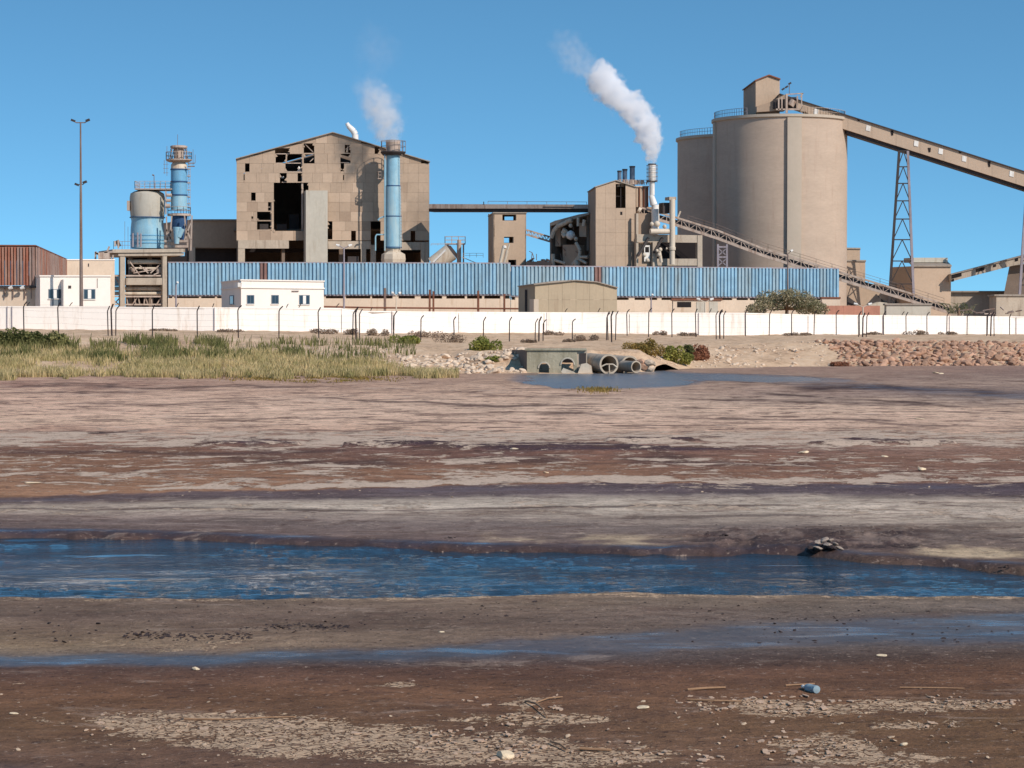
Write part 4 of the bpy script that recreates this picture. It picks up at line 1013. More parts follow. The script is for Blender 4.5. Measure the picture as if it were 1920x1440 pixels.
# steel frame seen in the openings
for pts, rr_ in (([(475, 690), (475, 1090)], .16), ([(728, 395), (728, 1090)], .18), ([(360, 932), (476, 932)], .09), ([(205, 1012), (480, 1012)], .1), ([(510, 386), (830, 386)], .09), ([(495, 462), (740, 462)], .08),
                 ([(600, 386), (600, 462)], .08), ([(745, 300), (822, 378)], .07), ([(740, 300), (825, 300)], .07), ([(560, 618), (780, 618)], .08), ([(510, 1080), (600, 1080)], .1), ([(552, 1030), (552, 1110)], .09),
                 ([(1040, 458), (1122, 458)], .07), ([(1080, 350), (1118, 320)], .06), ([(1100, 378), (1100, 310)], .06), ([(600, 532), (727, 532)], .07), ([(690, 500), (712, 520)], .12), ([(448, 822), (476, 822)], .06), ([(727, 462), (727, 380)], .12), ([(790, 450), (822, 420)], .08)):
    MB().path([BB.at(zx(x), zy(y), -.30) for x, y in pts], rr_, 4).build('frame_bar', M['steel_pale'], bb)
# broken sheet scraps
MB().poly(BB, [(zx(690), zy(525)), (zx(715), zy(525)), (zx(712), zy(498)), (zx(698), zy(485))], -.5, -.4).build('torn_sheet', M['white_metal'], bb)
MB().poly(BB, [(zx(1082), zy(378)), (zx(1100), zy(370)), (zx(1096), zy(330)), (zx(1090), zy(350))], -.3, -.2).build('torn_sheet', M['panel'], bb)
MB().poly(BB, [(zx(556), zy(584)), (zx(578), zy(584)), (zx(576), zy(570)), (zx(560), zy(572))], -.9, -.8).build('torn_sheet', M['white_metal'], bb)
rs_ = random.Random(44)
for hx0, hy0, hx1, hy1 in HOLES[:10] + HOLES[12:14] + HOLES[17:22]:
    for _ in range(2):
        cx = rs_.choice((hx0, hx1)); sg = 1 if cx == hx0 else -1; yy = rs_.uniform(hy0, hy1); a_ = rs_.uniform(2, 4.5); b_ = rs_.uniform(1.5, 5)
        MB().poly(BB, [(cx - sg, yy + b_), (cx + sg * a_, yy + b_ * .6), (cx + sg * a_ * .5, yy), (cx - sg, yy - b_)], .02, .08).build('torn_edge', M['panel'], bb)
# concrete lower storey
base = [('beam', 203, 1092, 618, 1160, 0, .3, 'conc'), ('column', 203, 1160, 258, 1290, 0, .25, 'conc'), ('beam', 600, 1012, 756, 1090, -6, -5, 'steel_dark'),
        ('column', 560, 1165, 585, 1290, -3, -2, 'conc_dark'), ('beam', 936, 1100, 1288, 1164, -.2, .1, 'conc'), ('column', 1208, 1164, 1250, 1290, -.2, .12, 'conc'), ('column', 1030, 1100, 1060, 1290, -3, -2.4, 'conc_dark'),
        ('beam', 1530, 1108, 1760, 1172, -.2, .1, 'conc'), ('column', 1700, 1110, 1762, 1290, -.1, .35, 'conc'), ('column', 1400, 1100, 1440, 1290, -.2, .1, 'conc_dark'), ('column', 1290, 1130, 1330, 1290, -.4, .3, 'conc')]
for nm, a, b, c, d, o0, o1, mk in base: MB().rect(BB, zx(a), zy(b), zx(c), zy(d), o0, o1).build(nm, M[mk], bb)
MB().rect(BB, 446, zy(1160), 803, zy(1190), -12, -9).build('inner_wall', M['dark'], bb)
pier = MB(); pier.rect(BB, zx(757), zy(686), zx(935), 590, .12, 2.0); pier.build('concrete_shaft', M['conc_light'], bb)
MB().rect(BB, zx(1100), zy(1225), zx(1190), zy(1290), -.8, -.3).build('machine', M['steel_dark'], bb)
for a, b in ((205, 240), (410, 440), (470, 500)): MB().rect(BB, zx(a), zy(1020), zx(b), zy(1092), -.4, -.1).build('column', M['conc'], bb)
# bent white vent
vent = thing('roof_vent', 'white bent vent pipe leaning left on the ridge of the big building', 'vent', BB.at(665, 262, -6))
mb = MB(); vp = [BB.at(x, y, -6) for x, y in ((666, 264), (666, 252), (663, 246), (658, 241), (653, 236), (650.5, 230.5))]; rs = [.48, .47, .46, .42, .36, .26]
for (a, ra), (b, rb_) in zip(zip(vp, rs), zip(vp[1:], rs[1:])): mb.tube(a, b, ra, rb_, n=12)
mb.build('duct', M['white_metal'], vent, True)
MB().lathe(vp[0], [(.62, vp[0].z - .6), (.62, vp[0].z - .1), (.5, vp[0].z + .1)], 12).build('collar', M['white_metal'], vent)

# ---- blue scrubber tower in front of it
TWD = 321.6; tc_ = P(737.5, 500, TWD - 0.3); s = S(TWD)
tw = thing('blue_scrubber_tower', 'tall slim pale blue tower before the big gabled building', 'tower', (tc_.x, tc_.y, LAND))
zz = lambda py: P(737, py, TWD).z
MB().lathe(tc_, [(15.5 / s, zz(466)), (15.3 / s, zz(406.5)), (14.8 / s, zz(406)), (14.2 / s, zz(349.5)), (13.4 / s, zz(349)), (12.8 / s, zz(298)), (13.0 / s, zz(291))], 32).build('shell', M['blue'], tw, True)
for py, rr_ in ((349, 14.6), (406, 15.6), (464, 16)): MB().ring(tc_, rr_ / s, (rr_ - 1.5) / s, zz(py + 1), zz(py - 1), 32).build('flange', M['blue_deep'], tw, True)
MB().lathe(tc_, [(14 / s, zz(467)), (13.5 / s, zz(472)), (22 / s, zz(477)), (23 / s, zz(486)), (21 / s, zz(498))], 8).build('hopper', M['pipe_cream'], tw)
MB().lathe(tc_, [(21 / s, zz(498)), (14 / s, zz(530))], 8).build('base', M['rust'], tw)
MB().lathe(tc_, [(19 / s, zz(292)), (23.5 / s, zz(287)), (23.5 / s, zz(285)), (18 / s, zz(284))], 20).build('platform', M['steel_dark'], tw)
MB().lathe(tc_, [(12.8 / s, zz(285)), (13.6 / s, zz(280)), (13.6 / s, zz(264)), (12 / s, zz(263))], 28, True).build('outlet', M['steel_pale'], tw, True)
mb = MB(); zp = zz(285)
for f in (0, .5, 1): mb.path(circ(tc_, 23 / s, zp + f * 20 / s, 18), .04, 4)
for a in range(9): a_ = 2 * math.pi * a / 9; q = Vector((tc_.x + 23 / s * math.cos(a_), tc_.y + 23 / s * math.sin(a_), zp)); mb.tube(q, q + Vector((0, 0, 20 / s)), .05, n=4)
mb.build('guard_rail', M['steel'], tw)
mb = MB(); px = 721.5; mb.path([P(px, y, TWD - 1.2) for y in (290, 320, 349, 406, 470)], .1, 6); mb.path([P(px + 2, y, TWD - 1.2) for y in (300, 349)], .05, 6)
mb.path([P(720.5, 406, TWD - 1), P(712, 409, TWD - 1), P(709, 413, TWD - 1)], .12, 6); mb.path([P(722, 440, TWD - 1), P(706, 440, TWD - 1), P(704, 444, TWD - 1), P(704, 470, TWD - 1)], .1, 6); mb.build('side_pipe', M['blue'], tw)
mb = MB(); a = P(709, 336, TWD); mb.box((a.x, a.y - .8, a.z), (a.x + 1.1, a.y + .4, a.z + .1)); rail(mb, [(a.x, a.y - .8, a.z + .1), (a.x + 1.1, a.y - .8, a.z + .1)], .9, .5, .05); rail(mb, [(a.x, a.y + .4, a.z + .1), (a.x, a.y - .8, a.z + .1)], .9, .6, .05); mb.build('landing', M['steel_pale'], tw)
mb = MB()
for i in range(30):
    z_ = zz(290 + i * 6); mb.tube((tc_.x + 13.5 / s, tc_.y - .9, z_), (tc_.x + 17 / s, tc_.y - .9, z_), .025, n=3)
for q in (13.5, 17): mb.tube((tc_.x + q / s, tc_.y - .9, zz(290)), (tc_.x + q / s, tc_.y - .9, zz(470)), .03, n=3)
mb.build('ladder', M['steel_pale'], tw)

# ---- annex left of the big building
anx = thing('annex_building', 'lower beige annex, mostly shaded, left of the big building', 'building', P(362, 600, 331))
AN = Plane(362, 328, 446, 331)
a, b = AN.at(362, 412.5), AN.at(446, 414.5); a.z = b.z
lo = [Vector((p.x, p.y, LAND)) for p in (a, b)]; bk = AN.n * -20
MB().hexa([Vector((a.x, a.y, P(362, 464, 328).z)), Vector((b.x, b.y, P(362, 464, 328).z)), Vector((b.x, b.y, P(362, 464, 328).z)) + bk, Vector((a.x, a.y, P(362, 464, 328).z)) + bk], [a, b, b + bk, a + bk]).build('wall', M['panel'], anx)
MB().rect(AN, 361, 411, 447, 414, -20.3, .25).build('roof', M['roofsheet'], anx)
MB().rect(AN, 362, 464, 366, 600, -2, 0).build('column', M['conc'], anx)
MB().rect(AN, 350, 466, 446, 600, -3, -2).build('lower_wall', M['steel_dark'], anx)
MB().rect(AN, 366, 464, 446, 466, -20, -.3).build('lintel', M['conc_dark'], anx)

# ---- left tanks on a concrete table
LD = 296.0; s = S(LD)
zl = lambda py: P(280, py, LD).z
fr_ = thing('concrete_table', 'concrete frame platform carrying the blue tanks at left', 'platform', P(262, 600, LD))
TB = Plane(235, 293, 350, 296)
MB().poly(TB, [(211, 474), (347, 473), (347, 466.5), (211, 467.5)], -9, .3).build('slab', M['conc'], fr_)
MB().poly(TB, [(222, 480), (345, 479), (345, 474), (222, 475)], -8.8, .1).build('beam', M['conc'], fr_)
for px, wd, o in ((230, 9, 0), (309, 8, 0), (246, 5, -6), (282, 6, -7), (318, 6, -6)): MB().rect(TB, px - wd / 2, 479, px + wd / 2, 592, o - 1, o).build('column', M['conc'] if o == 0 else M['conc_dark'], fr_)
MB().rect(TB, 236, 521, 313, 534, -6, -.1).build('lower_beam', M['conc'], fr_)
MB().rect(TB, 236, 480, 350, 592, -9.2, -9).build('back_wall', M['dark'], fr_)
mb = MB(); rail(mb, [TB.at(213, 467, .2), TB.at(245, 467, .2)], 1.0, 1.0, .035); rail(mb, [TB.at(213, 467, .2), TB.at(213, 467, -8)], 1.0, 1.4, .035); mb.build('guard_rail', M['steel'], fr_)
mb = MB()
for y, r_, x0, x1 in ((491, 4.2, 240, 304), (503, 2, 242, 306), (541, 4.0, 208, 310), (550, 3.6, 210, 308)): mb.tube(TB.at(x0, y, -1.5), TB.at(x1, y, -1.5), r_ / s, n=12)
mb.build('pipe', M['pipe_cream'], fr_, True)
mb = MB()
for i in range(9):
    x = 240 + i * 7.5; mb.bar(TB.at(x, 572, -.8), TB.at(x + R.uniform(-9, 12), 556, -.8), .14, .14)
for y in (517, 556, 571): mb.bar(TB.at(208, y, -.5), TB.at(313, y, -.5), .2, .2)
for x0, y0, x1, y1 in ((243, 490, 262, 516), (262, 498, 278, 512), (282, 512, 300, 496), (208, 505, 222, 530), (288, 515, 306, 508), (250, 512, 290, 505), (206, 556, 226, 574), (226, 557, 210, 574)): mb.bar(TB.at(x0, y0, -.9), TB.at(x1, y1, -.9), .14, .14)
mb.build('bracing', M['steel_pale'], fr_)
for x, y, r_ in ((250, 506, 5), (273, 505, 4), (298, 508, 6)):
    c = TB.at(x, y, -1.2); MB().lathe(c, [(.1, c.z - r_ / s), (r_ / s * .8, c.z - r_ / s * .7), (r_ / s, c.z), (r_ / s * .8, c.z + r_ / s * .7), (.1, c.z + r_ / s)], 12).build('pump', M['steel_pale'], fr_, True)
MB().rect(TB, 209, 515, 224, 536, -3, -2).build('control_box', M['blue'], fr_)

tk = thing('blue_tank', 'stout tank, beige above and pale blue below, with a railed top', 'tank', P(276, 467, LD + 3))
c = P(276.5, 440, LD + 3.0); s2 = S(LD + 3)
z2 = lambda py: P(276, py, LD + 3).z
MB().lathe(c, [(31 / s2, z2(408)), (32.2 / s2, z2(395)), (32.6 / s2, z2(371)), (31 / s2, z2(363)), (24 / s2, z2(359)), (12 / s2, z2(357))], 36).build('upper_shell', M['conc_light'], tk, True)
MB().lathe(c, [(30.5 / s2, z2(466)), (31.5 / s2, z2(445)), (31 / s2, z2(428)), (29.5 / s2, z2(415)), (30.8 / s2, z2(408.2))], 36).build('lower_shell', M['blue'], tk, True)
for py, rr_ in ((408, 33), (442, 32.3), (450, 32.2), (456, 32)): MB().ring(c, rr_ / s2, (rr_ - 1.6) / s2, z2(py + .8), z2(py - .8), 36).build('band', M['blue_deep'] if py == 408 else M['blue_mid'], tk, True)
mb = MB(); zt_ = z2(357); a = P(250, 356, LD); mb.box((a.x, c.y - 2.0, zt_), (P(320, 356, LD).x, c.y + 2, zt_ + .15)); mb.build('top_deck', M['steel_pale'], tk)
mb = MB(); x0 = a.x; x1 = P(318, 356, LD).x
rail(mb, [(x0, c.y - 2, zt_ + .15), (x1, c.y - 2, zt_ + .15), (x1, c.y + 2, zt_ + .15), (x0, c.y + 2, zt_ + .15), (x0, c.y - 2, zt_ + .15)], .95, .6, .035); mb.build('guard_rail', M['steel_pale'], tk)
mb = MB(); q = P(289, 357, LD + 2); mb.tube(q, q + Vector((0, 0, 2.0)), .05, n=6); mb.tube(q + Vector((0, 0, 2)), q + Vector((-.25, 0, 2.05)), .09, n=6); mb.build('lamp', M['steel'], tk)
mb = MB(); q = P(241, 395, LD + 2); mb.box((q.x - .15, q.y - .4, q.z), (q.x + .2, q.y + .4, q.z + 1.3)); mb.build('manhole', M['steel_pale'], tk)
for x, y in ((249, 437), (258, 436), (264, 438)):
    mb = MB(); q = P(x, 463, LD + .2); mb.tube(q, P(x, y, LD + .2), .12, n=8); mb.build('valve_pipe', M['steel_lilac'], tk)
for x0 in (234, 240):
    mb = MB(); mb.tube(P(x0, 466, LD), P(x0, 415 if x0 == 234 else 425, LD), .03, n=4); mb.build('rod', M['steel'], tk)

t2 = thing('banded_stack', 'slim blue banded stack with a railed head at far left of the plant', 'stack', P(336, 467, LD + 1))
c = P(336, 440, LD + 2); s2 = S(LD + 2); z2 = lambda py: P(336, py, LD + 2).z
r1 = 15.0
MB().lathe(c, [(r1 / s2, z2(318)), (r1 / s2 * .98, z2(309)), (11 / s2, z2(304))], 28).build('top_cone', M['pipe_cream'], t2, True)
for i, (ya, yb, mk) in enumerate(((341, 318, 'blue_mid'), (366, 341, 'blue_mid'), (394, 366, 'blue'))):
    MB().lathe(c, [((r1 + .1) / s2, z2(ya)), (r1 / s2, z2(yb + .1))], 28).build('shell_ring', M[mk], t2, True)
    MB().ring(c, (r1 + 1) / s2, (r1 - 1) / s2, z2(yb + 1.2), z2(yb - 1.2), 28).build('band', M['blue_deep'], t2, True)
MB().lathe(c, [(9 / s2, z2(452)), (10 / s2, z2(436)), (15 / s2, z2(420)), (15.5 / s2, z2(408)), (14.5 / s2, z2(400))], 24).build('hopper', M['blue_deep'], t2, True)
cc = P(334, 440, LD - 1); MB().tube(cc + Vector((-.1, 0, 1)), cc + Vector((-.2, 0, -1.2)), .55, .3, n=12).build('inlet', M['blue'], t2, True)
MB().tube(P(340, 428, LD - 1), P(334, 444, LD - 1), .5, .42, n=12).build('elbow', M['blue'], t2, True)
MB().lathe(c, [(22 / s2, z2(405)), (22 / s2, z2(401))], 16).build('lower_deck', M['steel_pale'], t2)
mb = MB(); rail(mb, circ(c, 21.5 / s2, z2(401), 12), .9, 2, .035); mb.build('lower_rail', M['steel_pale'], t2)
MB().lathe(c, [(19 / s2, z2(304)), (24.5 / s2, z2(301)), (24.5 / s2, z2(299))], 14).build('deck', M['steel_pale'], t2)
mb = MB(); rail(mb, circ(c, 24 / s2, z2(299), 12), .95, 2, .04); mb.build('guard_rail', M['steel_pale'], t2)
MB().lathe(c, [(9 / s2, z2(300)), (9 / s2, z2(280))], 12).build('neck', M['steel_pale'], t2, True)
MB().lathe(c, [(14 / s2, z2(279)), (16 / s2, z2(277)), (16 / s2, z2(274)), (13 / s2, z2(273))], 14).build('cap', M['steel_pale'], t2)
mb = MB()
for i in range(8):
    a_ = i * .785; e = Vector((math.cos(a_), math.sin(a_), 0)); mb.tube(c * 1 + e * (15 / s2) + Vector((0, 0, z2(279) - c.z)), c + e * ((22 if i % 2 else 14) / s2) + Vector((0, 0, z2(300) - c.z)), .07, n=4)
for x0, y0, y1 in ((313, 274, 330), (308, 300, 326), (362, 280, 310), (333, 252, 274), (366, 290, 306)): mb.tube(P(x0, y0, LD + 1), P(x0, y1, LD + 1), .035, n=4)
for y in (308, 316, 324): mb.tube(P(306, y, LD + 1), P(316, y, LD + 1), .03, n=4)
for y in (306, 312): mb.tube(P(352, y, LD + 1), P(365, y, LD + 1), .09, n=4)
mb.build('rods', M['steel'], t2)
mb = MB()
for q in (353, 356.5): mb.tube(P(q, 306, LD + 3), P(q, 470, LD + 3), .035, n=4)
for i in range(34): mb.tube(P(353, 308 + i * 4.8, LD + 3), P(356.5, 308 + i * 4.8, LD + 3), .025, n=3)
for i in range(6): q = P(352, 318 + i * 13, LD + 3); mb.box((q.x - .1, q.y - .2, q.z), (q.x + .35, q.y + .2, q.z + .12))
mb.build('ladder', M['steel_pale'], t2)
mb = MB()
for x0, y0, x1, y1 in ((312, 406, 314, 462), (322, 405, 318, 462), (346, 404, 352, 464), (360, 404, 358, 470), (312, 430, 322, 452), (322, 430, 312, 452), (346, 420, 358, 450), (358, 418, 346, 450)): mb.bar(P(x0, y0, LD), P(x1, y1, LD), .16, .16)
for y in (452, 462): mb.bar(P(308, y, LD), P(352, y, LD), .3, .3)
mb.build('leg_frame', M['steel_pale'], t2)
mb = MB()
for x, y, r_ in ((314, 376, 3), (313, 386, 4), (316, 366, 3)): mb.tube(P(x - 3, y, LD + 1), P(x + 6, y, LD + 1), r_ / s2, n=8)
mb.bar(P(311, 358, LD + 1), P(311, 402, LD + 1), .16, .16); mb.build('duct', M['steel_pale'], t2)

hop = thing('intake_structure', 'small steel intake frame left of the concrete platform', 'steel frame', P(190, 560, 285))
mb = MB()
for x0, y0, x1, y1 in ((179, 472, 179, 585), (212, 478, 212, 585), (179, 476, 212, 472), (179, 488, 212, 486), (179, 472, 196, 488), (196, 472, 210, 488), (182, 498, 208, 512), (208, 498, 184, 516), (160, 515, 190, 498), (150, 524, 182, 508), (196, 500, 196, 585), (200, 474, 205, 462), (216, 462, 216, 452), (222, 466, 222, 450)): mb.bar(P(x0, y0, 288), P(x1, y1, 288), .2, .2)
mb.build('frame', M['steel_pale'], hop)
qb((184, 286), (206, 287), (186, 290), 474, 485).build('hood', M['steel_pale'], hop); qb((188, 286), (202, 287), (190, 289), 500, 517).build('chute', M['pipe_cream'], hop)
MB().tube(P(224, 462, 289), P(219, 451, 289), .25, n=8).build('floodlight', M['steel_dark'], hop)

# ---- far-left red corrugated hopper house
RC = Plane(-140, 214, 66, 215.5)
rc = thing('red_corrugated_shed', 'raised corrugated shed with oxide red and grey sheets at the left edge', 'shed', RC.b.copy())
sheeting(RC, -140, 66, 462, 463, 536, 535, 18, 2, lambda i: ('red_sheet' if (R.random() < .4 or i in (12, 13, 14)) else 'grey_sheet'), rc)
RS = Plane(66.5, 215.6, 130, 268)
sheeting(RS, 66.5, 130, 463, 490, 536, 514, 40, 2, lambda i: 'grey_sheet' if R.random() < .75 else 'red_sheet', rc, depth=.12)
a, b, c_ = RC.at(-140, 461.5, .1), RC.at(67, 461.5, .1), RS.at(131, 489, 0); d = a + (c_ - b); z_ = b.z
pts = [a, b, c_, d]; 
for p in pts: p.z = z_
MB().hexa(pts, [p + Vector((0, 0, .12)) for p in pts]).build('roof', M['rust'], rc)
pts2 = [Vector((p.x, p.y, P(66, 536, 215.6).z)) for p in pts]; MB().hexa([p - Vector((0, 0, .2)) for p in pts2], pts2).build('floor', M['steel_dark'], rc)
MB().rect(RC, -140, 538, 75, 600, -.6, -.3).build('lower_wall', M['cream'], rc)
for x in (8, 24, 46, 58): MB().rect(RC, x, 536, x + 1.4, 560, -.2, -.1).build('post', M['steel'], rc)
for x in (20, 42):
    t = thing('floodlight', 'small floodlight under the red shed, the %s of two' % ('left' if x == 20 else 'right'), 'floodlight', RC.at(x, 540, .4), 'floodlights on the red shed')
    MB().tube(RC.at(x - 4, 541, .5), RC.at(x + 3, 538, .5), .12, .22, n=8).build('head', M['white_metal'], t); MB().tube(RC.at(x, 540, .5), RC.at(x, 530, 0), .04, n=4).build('arm', M['steel_dark'], t)
bw = Plane(128, 262, 215, 266); t = thing('cream_building', 'plain cream building behind the floodlight mast', 'building', bw.a.copy())
MB().rect(bw, 118, 487, 215, 600, -8, 0).build('wall', M['cream'], t); MB().rect(bw, 117, 486, 216, 488, -8.2, .1).build('parapet', M['white'], t); MB().rect(bw, 165, 494, 167, 500, .0, .03).build('vent', M['steel_dark'], t)

# ---- gatehouse
GH = Plane(75, 214, 207, 217)
gh = thing('gatehouse', 'low white gatehouse with two small windows behind the wall at left', 'building', GH.a.copy())
a, b = GH.at(75, 517.5), GH.at(207, 516.5); b.z = a.z; bk = GH.n * -6
MB().hexa([Vector((p.x, p.y, 1.8)) for p in (a, b, b + bk, a + bk)], [a, b, b + bk, a + bk]).build('wall', M['white'], gh)
MB().rect(GH, 74, 516, 208, 518.5, -6.1, .12).build('parapet', M['white'], gh)
def window(pl, x0, y0, x1, y1, parent, panes=2, off=0):
    t_ = MB().rect(pl, x0 - 1, y0 - 1, x1 + 1, y1 + 1, off + .004, off + .05).build('window', M['frame'], parent)
    wd = (x1 - x0) / panes
    for i in range(panes):
        o = MB().rect(pl, x0 + i * wd + .3, y0 + .3, x0 + (i + 1) * wd - .3, y1 - .3, off + .03, off + .06).build('pane', M['glass' if (i != 1 or panes < 3) else 'white_metal'], t_)
    MB().rect(pl, x0 - 1.8, y1 + 1, x1 + 1.8, y1 + 2.2, off, off + .12).build('sill', M['white'], t_)
window(GH, 92, 543, 114, 559, gh, 3); window(GH, 158, 543, 178, 560, gh, 3)
MB().rect(GH, 128, 535.5, 133.5, 541, 0, .03).build('vent', M['steel_dark'], gh)
MB().rect(GH, 119, 524, 121.5, 600, 0, .9).build('porch_wall', M['white'], gh)
MB().rect(GH, 98, 560, 119, 573, 0, .03).build('door', M['frame'], gh)
MB().rect(GH, 182, 522, 183, 540, 0, .04).build('cable', M['steel'], gh)
# floodlight mast
mt = thing('floodlight_mast', 'tall thin floodlight mast standing before the gatehouse', 'light mast', P(152, 600, 211))
b = P(152.5, 600, 211); b.z = 2.2; top = P(151, 229, 211); mb = MB(); mid1 = b.lerp(top, .33); mid2 = b.lerp(top, .66)
mb.tube(b, mid1, .19, .155, n=10); mb.tube(mid1, mid2, .15, .115, n=10); mb.tube(mid2, top, .11, .07, n=10); mb.build('pole', M['steel'], mt, True)
mb = MB(); mb.path([P(138, 226, 211), P(143, 230, 211), P(159, 230, 211), P(165, 226, 211)], .05, 6); mb.path([P(147, 346, 211), P(156, 346, 211), P(159, 341, 211)], .04, 6); mb.build('cross_arm', M['steel'], mt)
for x, y, dx in ((137, 226, -1), (164.5, 225.5, 1), (144, 346, -1), (159, 341.5, 1)):
    q = P(x, y, 211); mb = MB(); mb.bar(q + Vector((-.18 * 1, 0, .07 if dx < 0 else -.07)), q + Vector((.18, 0, -.07 if dx < 0 else .07)), .3, .2); mb.build('lamp', M['steel_dark'], mt)

# ---- white office
OF = Plane(452, 224, 607, 231)
of = thing('white_office', 'single storey white office with blue framed windows behind the wall', 'building', OF.a.copy())
a = OF.at(452, 526); b = OF.at(607, 526); b.z = a.z; c_ = P(415.5, 600, 237); c_.z = a.z; d = b + c_ - a
MB().hexa([Vector((p.x, p.y, 1.8)) for p in (a, b, d, c_)], [a, b, d, c_]).build('wall', M['white'], of)
cen = (a + b + c_ + d) / 4; out = [cen + (p - cen) * 1.02 for p in (a, b, d, c_)]
MB().hexa([p + Vector((0, 0, -.75)) for p in out], [p + Vector((0, 0, -.62)) for p in out]).build('cornice', M['white'], of)
MB().hexa([p + Vector((0, 0, .0)) for p in out], [p + Vector((0, 0, .12)) for p in out]).build('parapet', M['white'], of)
window(OF, 464, 554, 476, 569, of); window(OF, 510, 554, 522, 569, of); window(OF, 562, 554, 580, 570, of, 3)
LFp = Plane(415.5, 237, 452, 224); window(LFp, 431, 555, 437, 570, of, 1)
MB().rect(OF, 548, 545, 561, 546.3, 0, .15).build('shelf', M['steel'], of); MB().rect(LFp, 441, 530, 446, 538, 0, .4).build('air_unit', M['white_metal'], of)
shrub('small grey brown cypress-like shrub in front of the white office', 499, 222, 12, 42, 'dry', 500, .07, cat='shrub', z=1.9, lump=4, name='small_tree')

# ---- gabled small shed
SH = Plane(1003, 238, 1157, 245)
sh = thing('small_gabled_shed', 'low dusty beige shed with a shallow gable right behind the wall', 'shed', SH.a.copy())
gab = [(1003, 533), (1040, 528.5), (1080, 527), (1120, 530), (1157, 540)]
def gy(x): return float(np.interp(x, [g[0] for g in gab], [g[1] for g in gab]))
xsn = [1003 + 154 * i / 6 for i in range(7)]
for i in range(6):
    for ya, yb in ((None, 562), (562, 600)):
        x0, x1 = xsn[i] + .15, xsn[i + 1] - .15; o = R.uniform(0, .04)
        MB().poly(SH, [(x0, yb - .15), (x1, yb - .15), (x1, gy(x1) if ya is None else ya + .15), (x0, gy(x0) if ya is None else ya + .15)], o - .06, o).build('panel', M['shed'], sh)
bkv = P(972, 600, 252) - SH.a; bkv.z = 0
tops = [SH.at(x, y, .3) for x, y in [(1001, 534), (1040, 528.2), (1080, 526.2), (1120, 529.5), (1158.5, 540)]]
for nm, i0, i1 in (('roof', 0, 2), ('roof', 2, 4)):
    pl_ = tops[i0:i1 + 1]; MB().hexa([*pl_, *[p + bkv for p in pl_[::-1]]], [p + Vector((0, 0, .1)) for p in [*pl_, *[p + bkv for p in pl_[::-1]]]]).build(nm, M['roofsheet'], sh)
a = SH.at(1003, 533, -.07); lo = Vector((a.x, a.y, 1.8)); MB().hexa([lo, lo + Vector((.1, 0, 0)), lo + Vector((.1, 0, 0)) + bkv, lo + bkv], [a, a + Vector((.1, 0, 0)), a + Vector((.1, 0, 0)) + bkv, a + bkv]).build('side_wall', M['shed'], sh)
SL = Plane(972, 252, 1003, 238); MB().rect(SL, 984, 543, 988, 600, .0, .04).build('side_door', M['dark'], sh)
MB().rect(SL, 993, 561, 1001, 600, .0, .5).build('pillar', M['cream'], sh)

# ---- conveyor bridge and transfer block
BR = Plane(803, 322, 1106, 312)
br = thing('conveyor_bridge', 'straight grey conveyor bridge from the big building to the plant house', 'conveyor', BR.a.copy())
MB().poly(BR, [(804, 391), (1104, 391), (1104, 383.5), (804, 382.5)], -2.6, 0).build('gallery', M['steel_pale'], br)
MB().poly(BR, [(804, 397), (1104, 397.5), (1104, 391), (804, 391)], -2.2, -.35).build('girder', M['steel_dark'], br)
MB().poly(BR, [(1018, 389), (1076, 389.3), (1076, 387.6), (1018, 387.3)], 0, .03).build('slot', M['steel_dark'], br)
mb = MB(); rail(mb, [BR.at(915, 382, 0), BR.at(1100, 383.4, 0)], .35, 3, .04, mid=False); mb.build('guard_rail', M['steel'], br)
mb = MB(); mb.tube(BR.at(907, 383, 0), BR.at(907, 378, 0), .07, n=6); mb.build('lamp', M['steel_dark'], br)

TR = Plane(925.5, 308, 986.5, 312)
tr = thing('transfer_tower', 'beige concrete block tower under the conveyor bridge, with window holes', 'building', TR.a.copy())
th_ = 5.2; bk = P(915.5, 600, 318) - TR.a; bk.z = 0
hol = [(942, 402.5, 968, 413.5), (945, 444, 963, 455.5), (953, 487, 968, 500)]
ycuts = [400, 402.5, 413.5, 444, 455.5, 487, 500, 600]
mb = MB()
for ya, yb in zip(ycuts, ycuts[1:]):
    h = [q for q in hol if abs(q[1] - ya) < .1]
    if h: mb.rect(TR, 925.5, ya, h[0][0], yb, -.25, 0); mb.rect(TR, h[0][2], ya, 986.5, yb, -.25, 0)
    else: mb.rect(TR, 925.5, ya, 986.5, yb, -.25, 0)
mb.build('front_wall', M['panel'], tr)
a = TR.at(925.5, 400); lo = Vector((a.x, a.y, LAND)); u_ = TR.u * .2
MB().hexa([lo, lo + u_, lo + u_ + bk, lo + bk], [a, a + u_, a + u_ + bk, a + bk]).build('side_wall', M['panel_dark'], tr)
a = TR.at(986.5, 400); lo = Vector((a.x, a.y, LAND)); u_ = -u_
MB().hexa([lo, lo + u_, lo + u_ + bk, lo + bk], [a, a + u_, a + u_ + bk, a + bk]).build('side_wall', M['panel_dark'], tr)
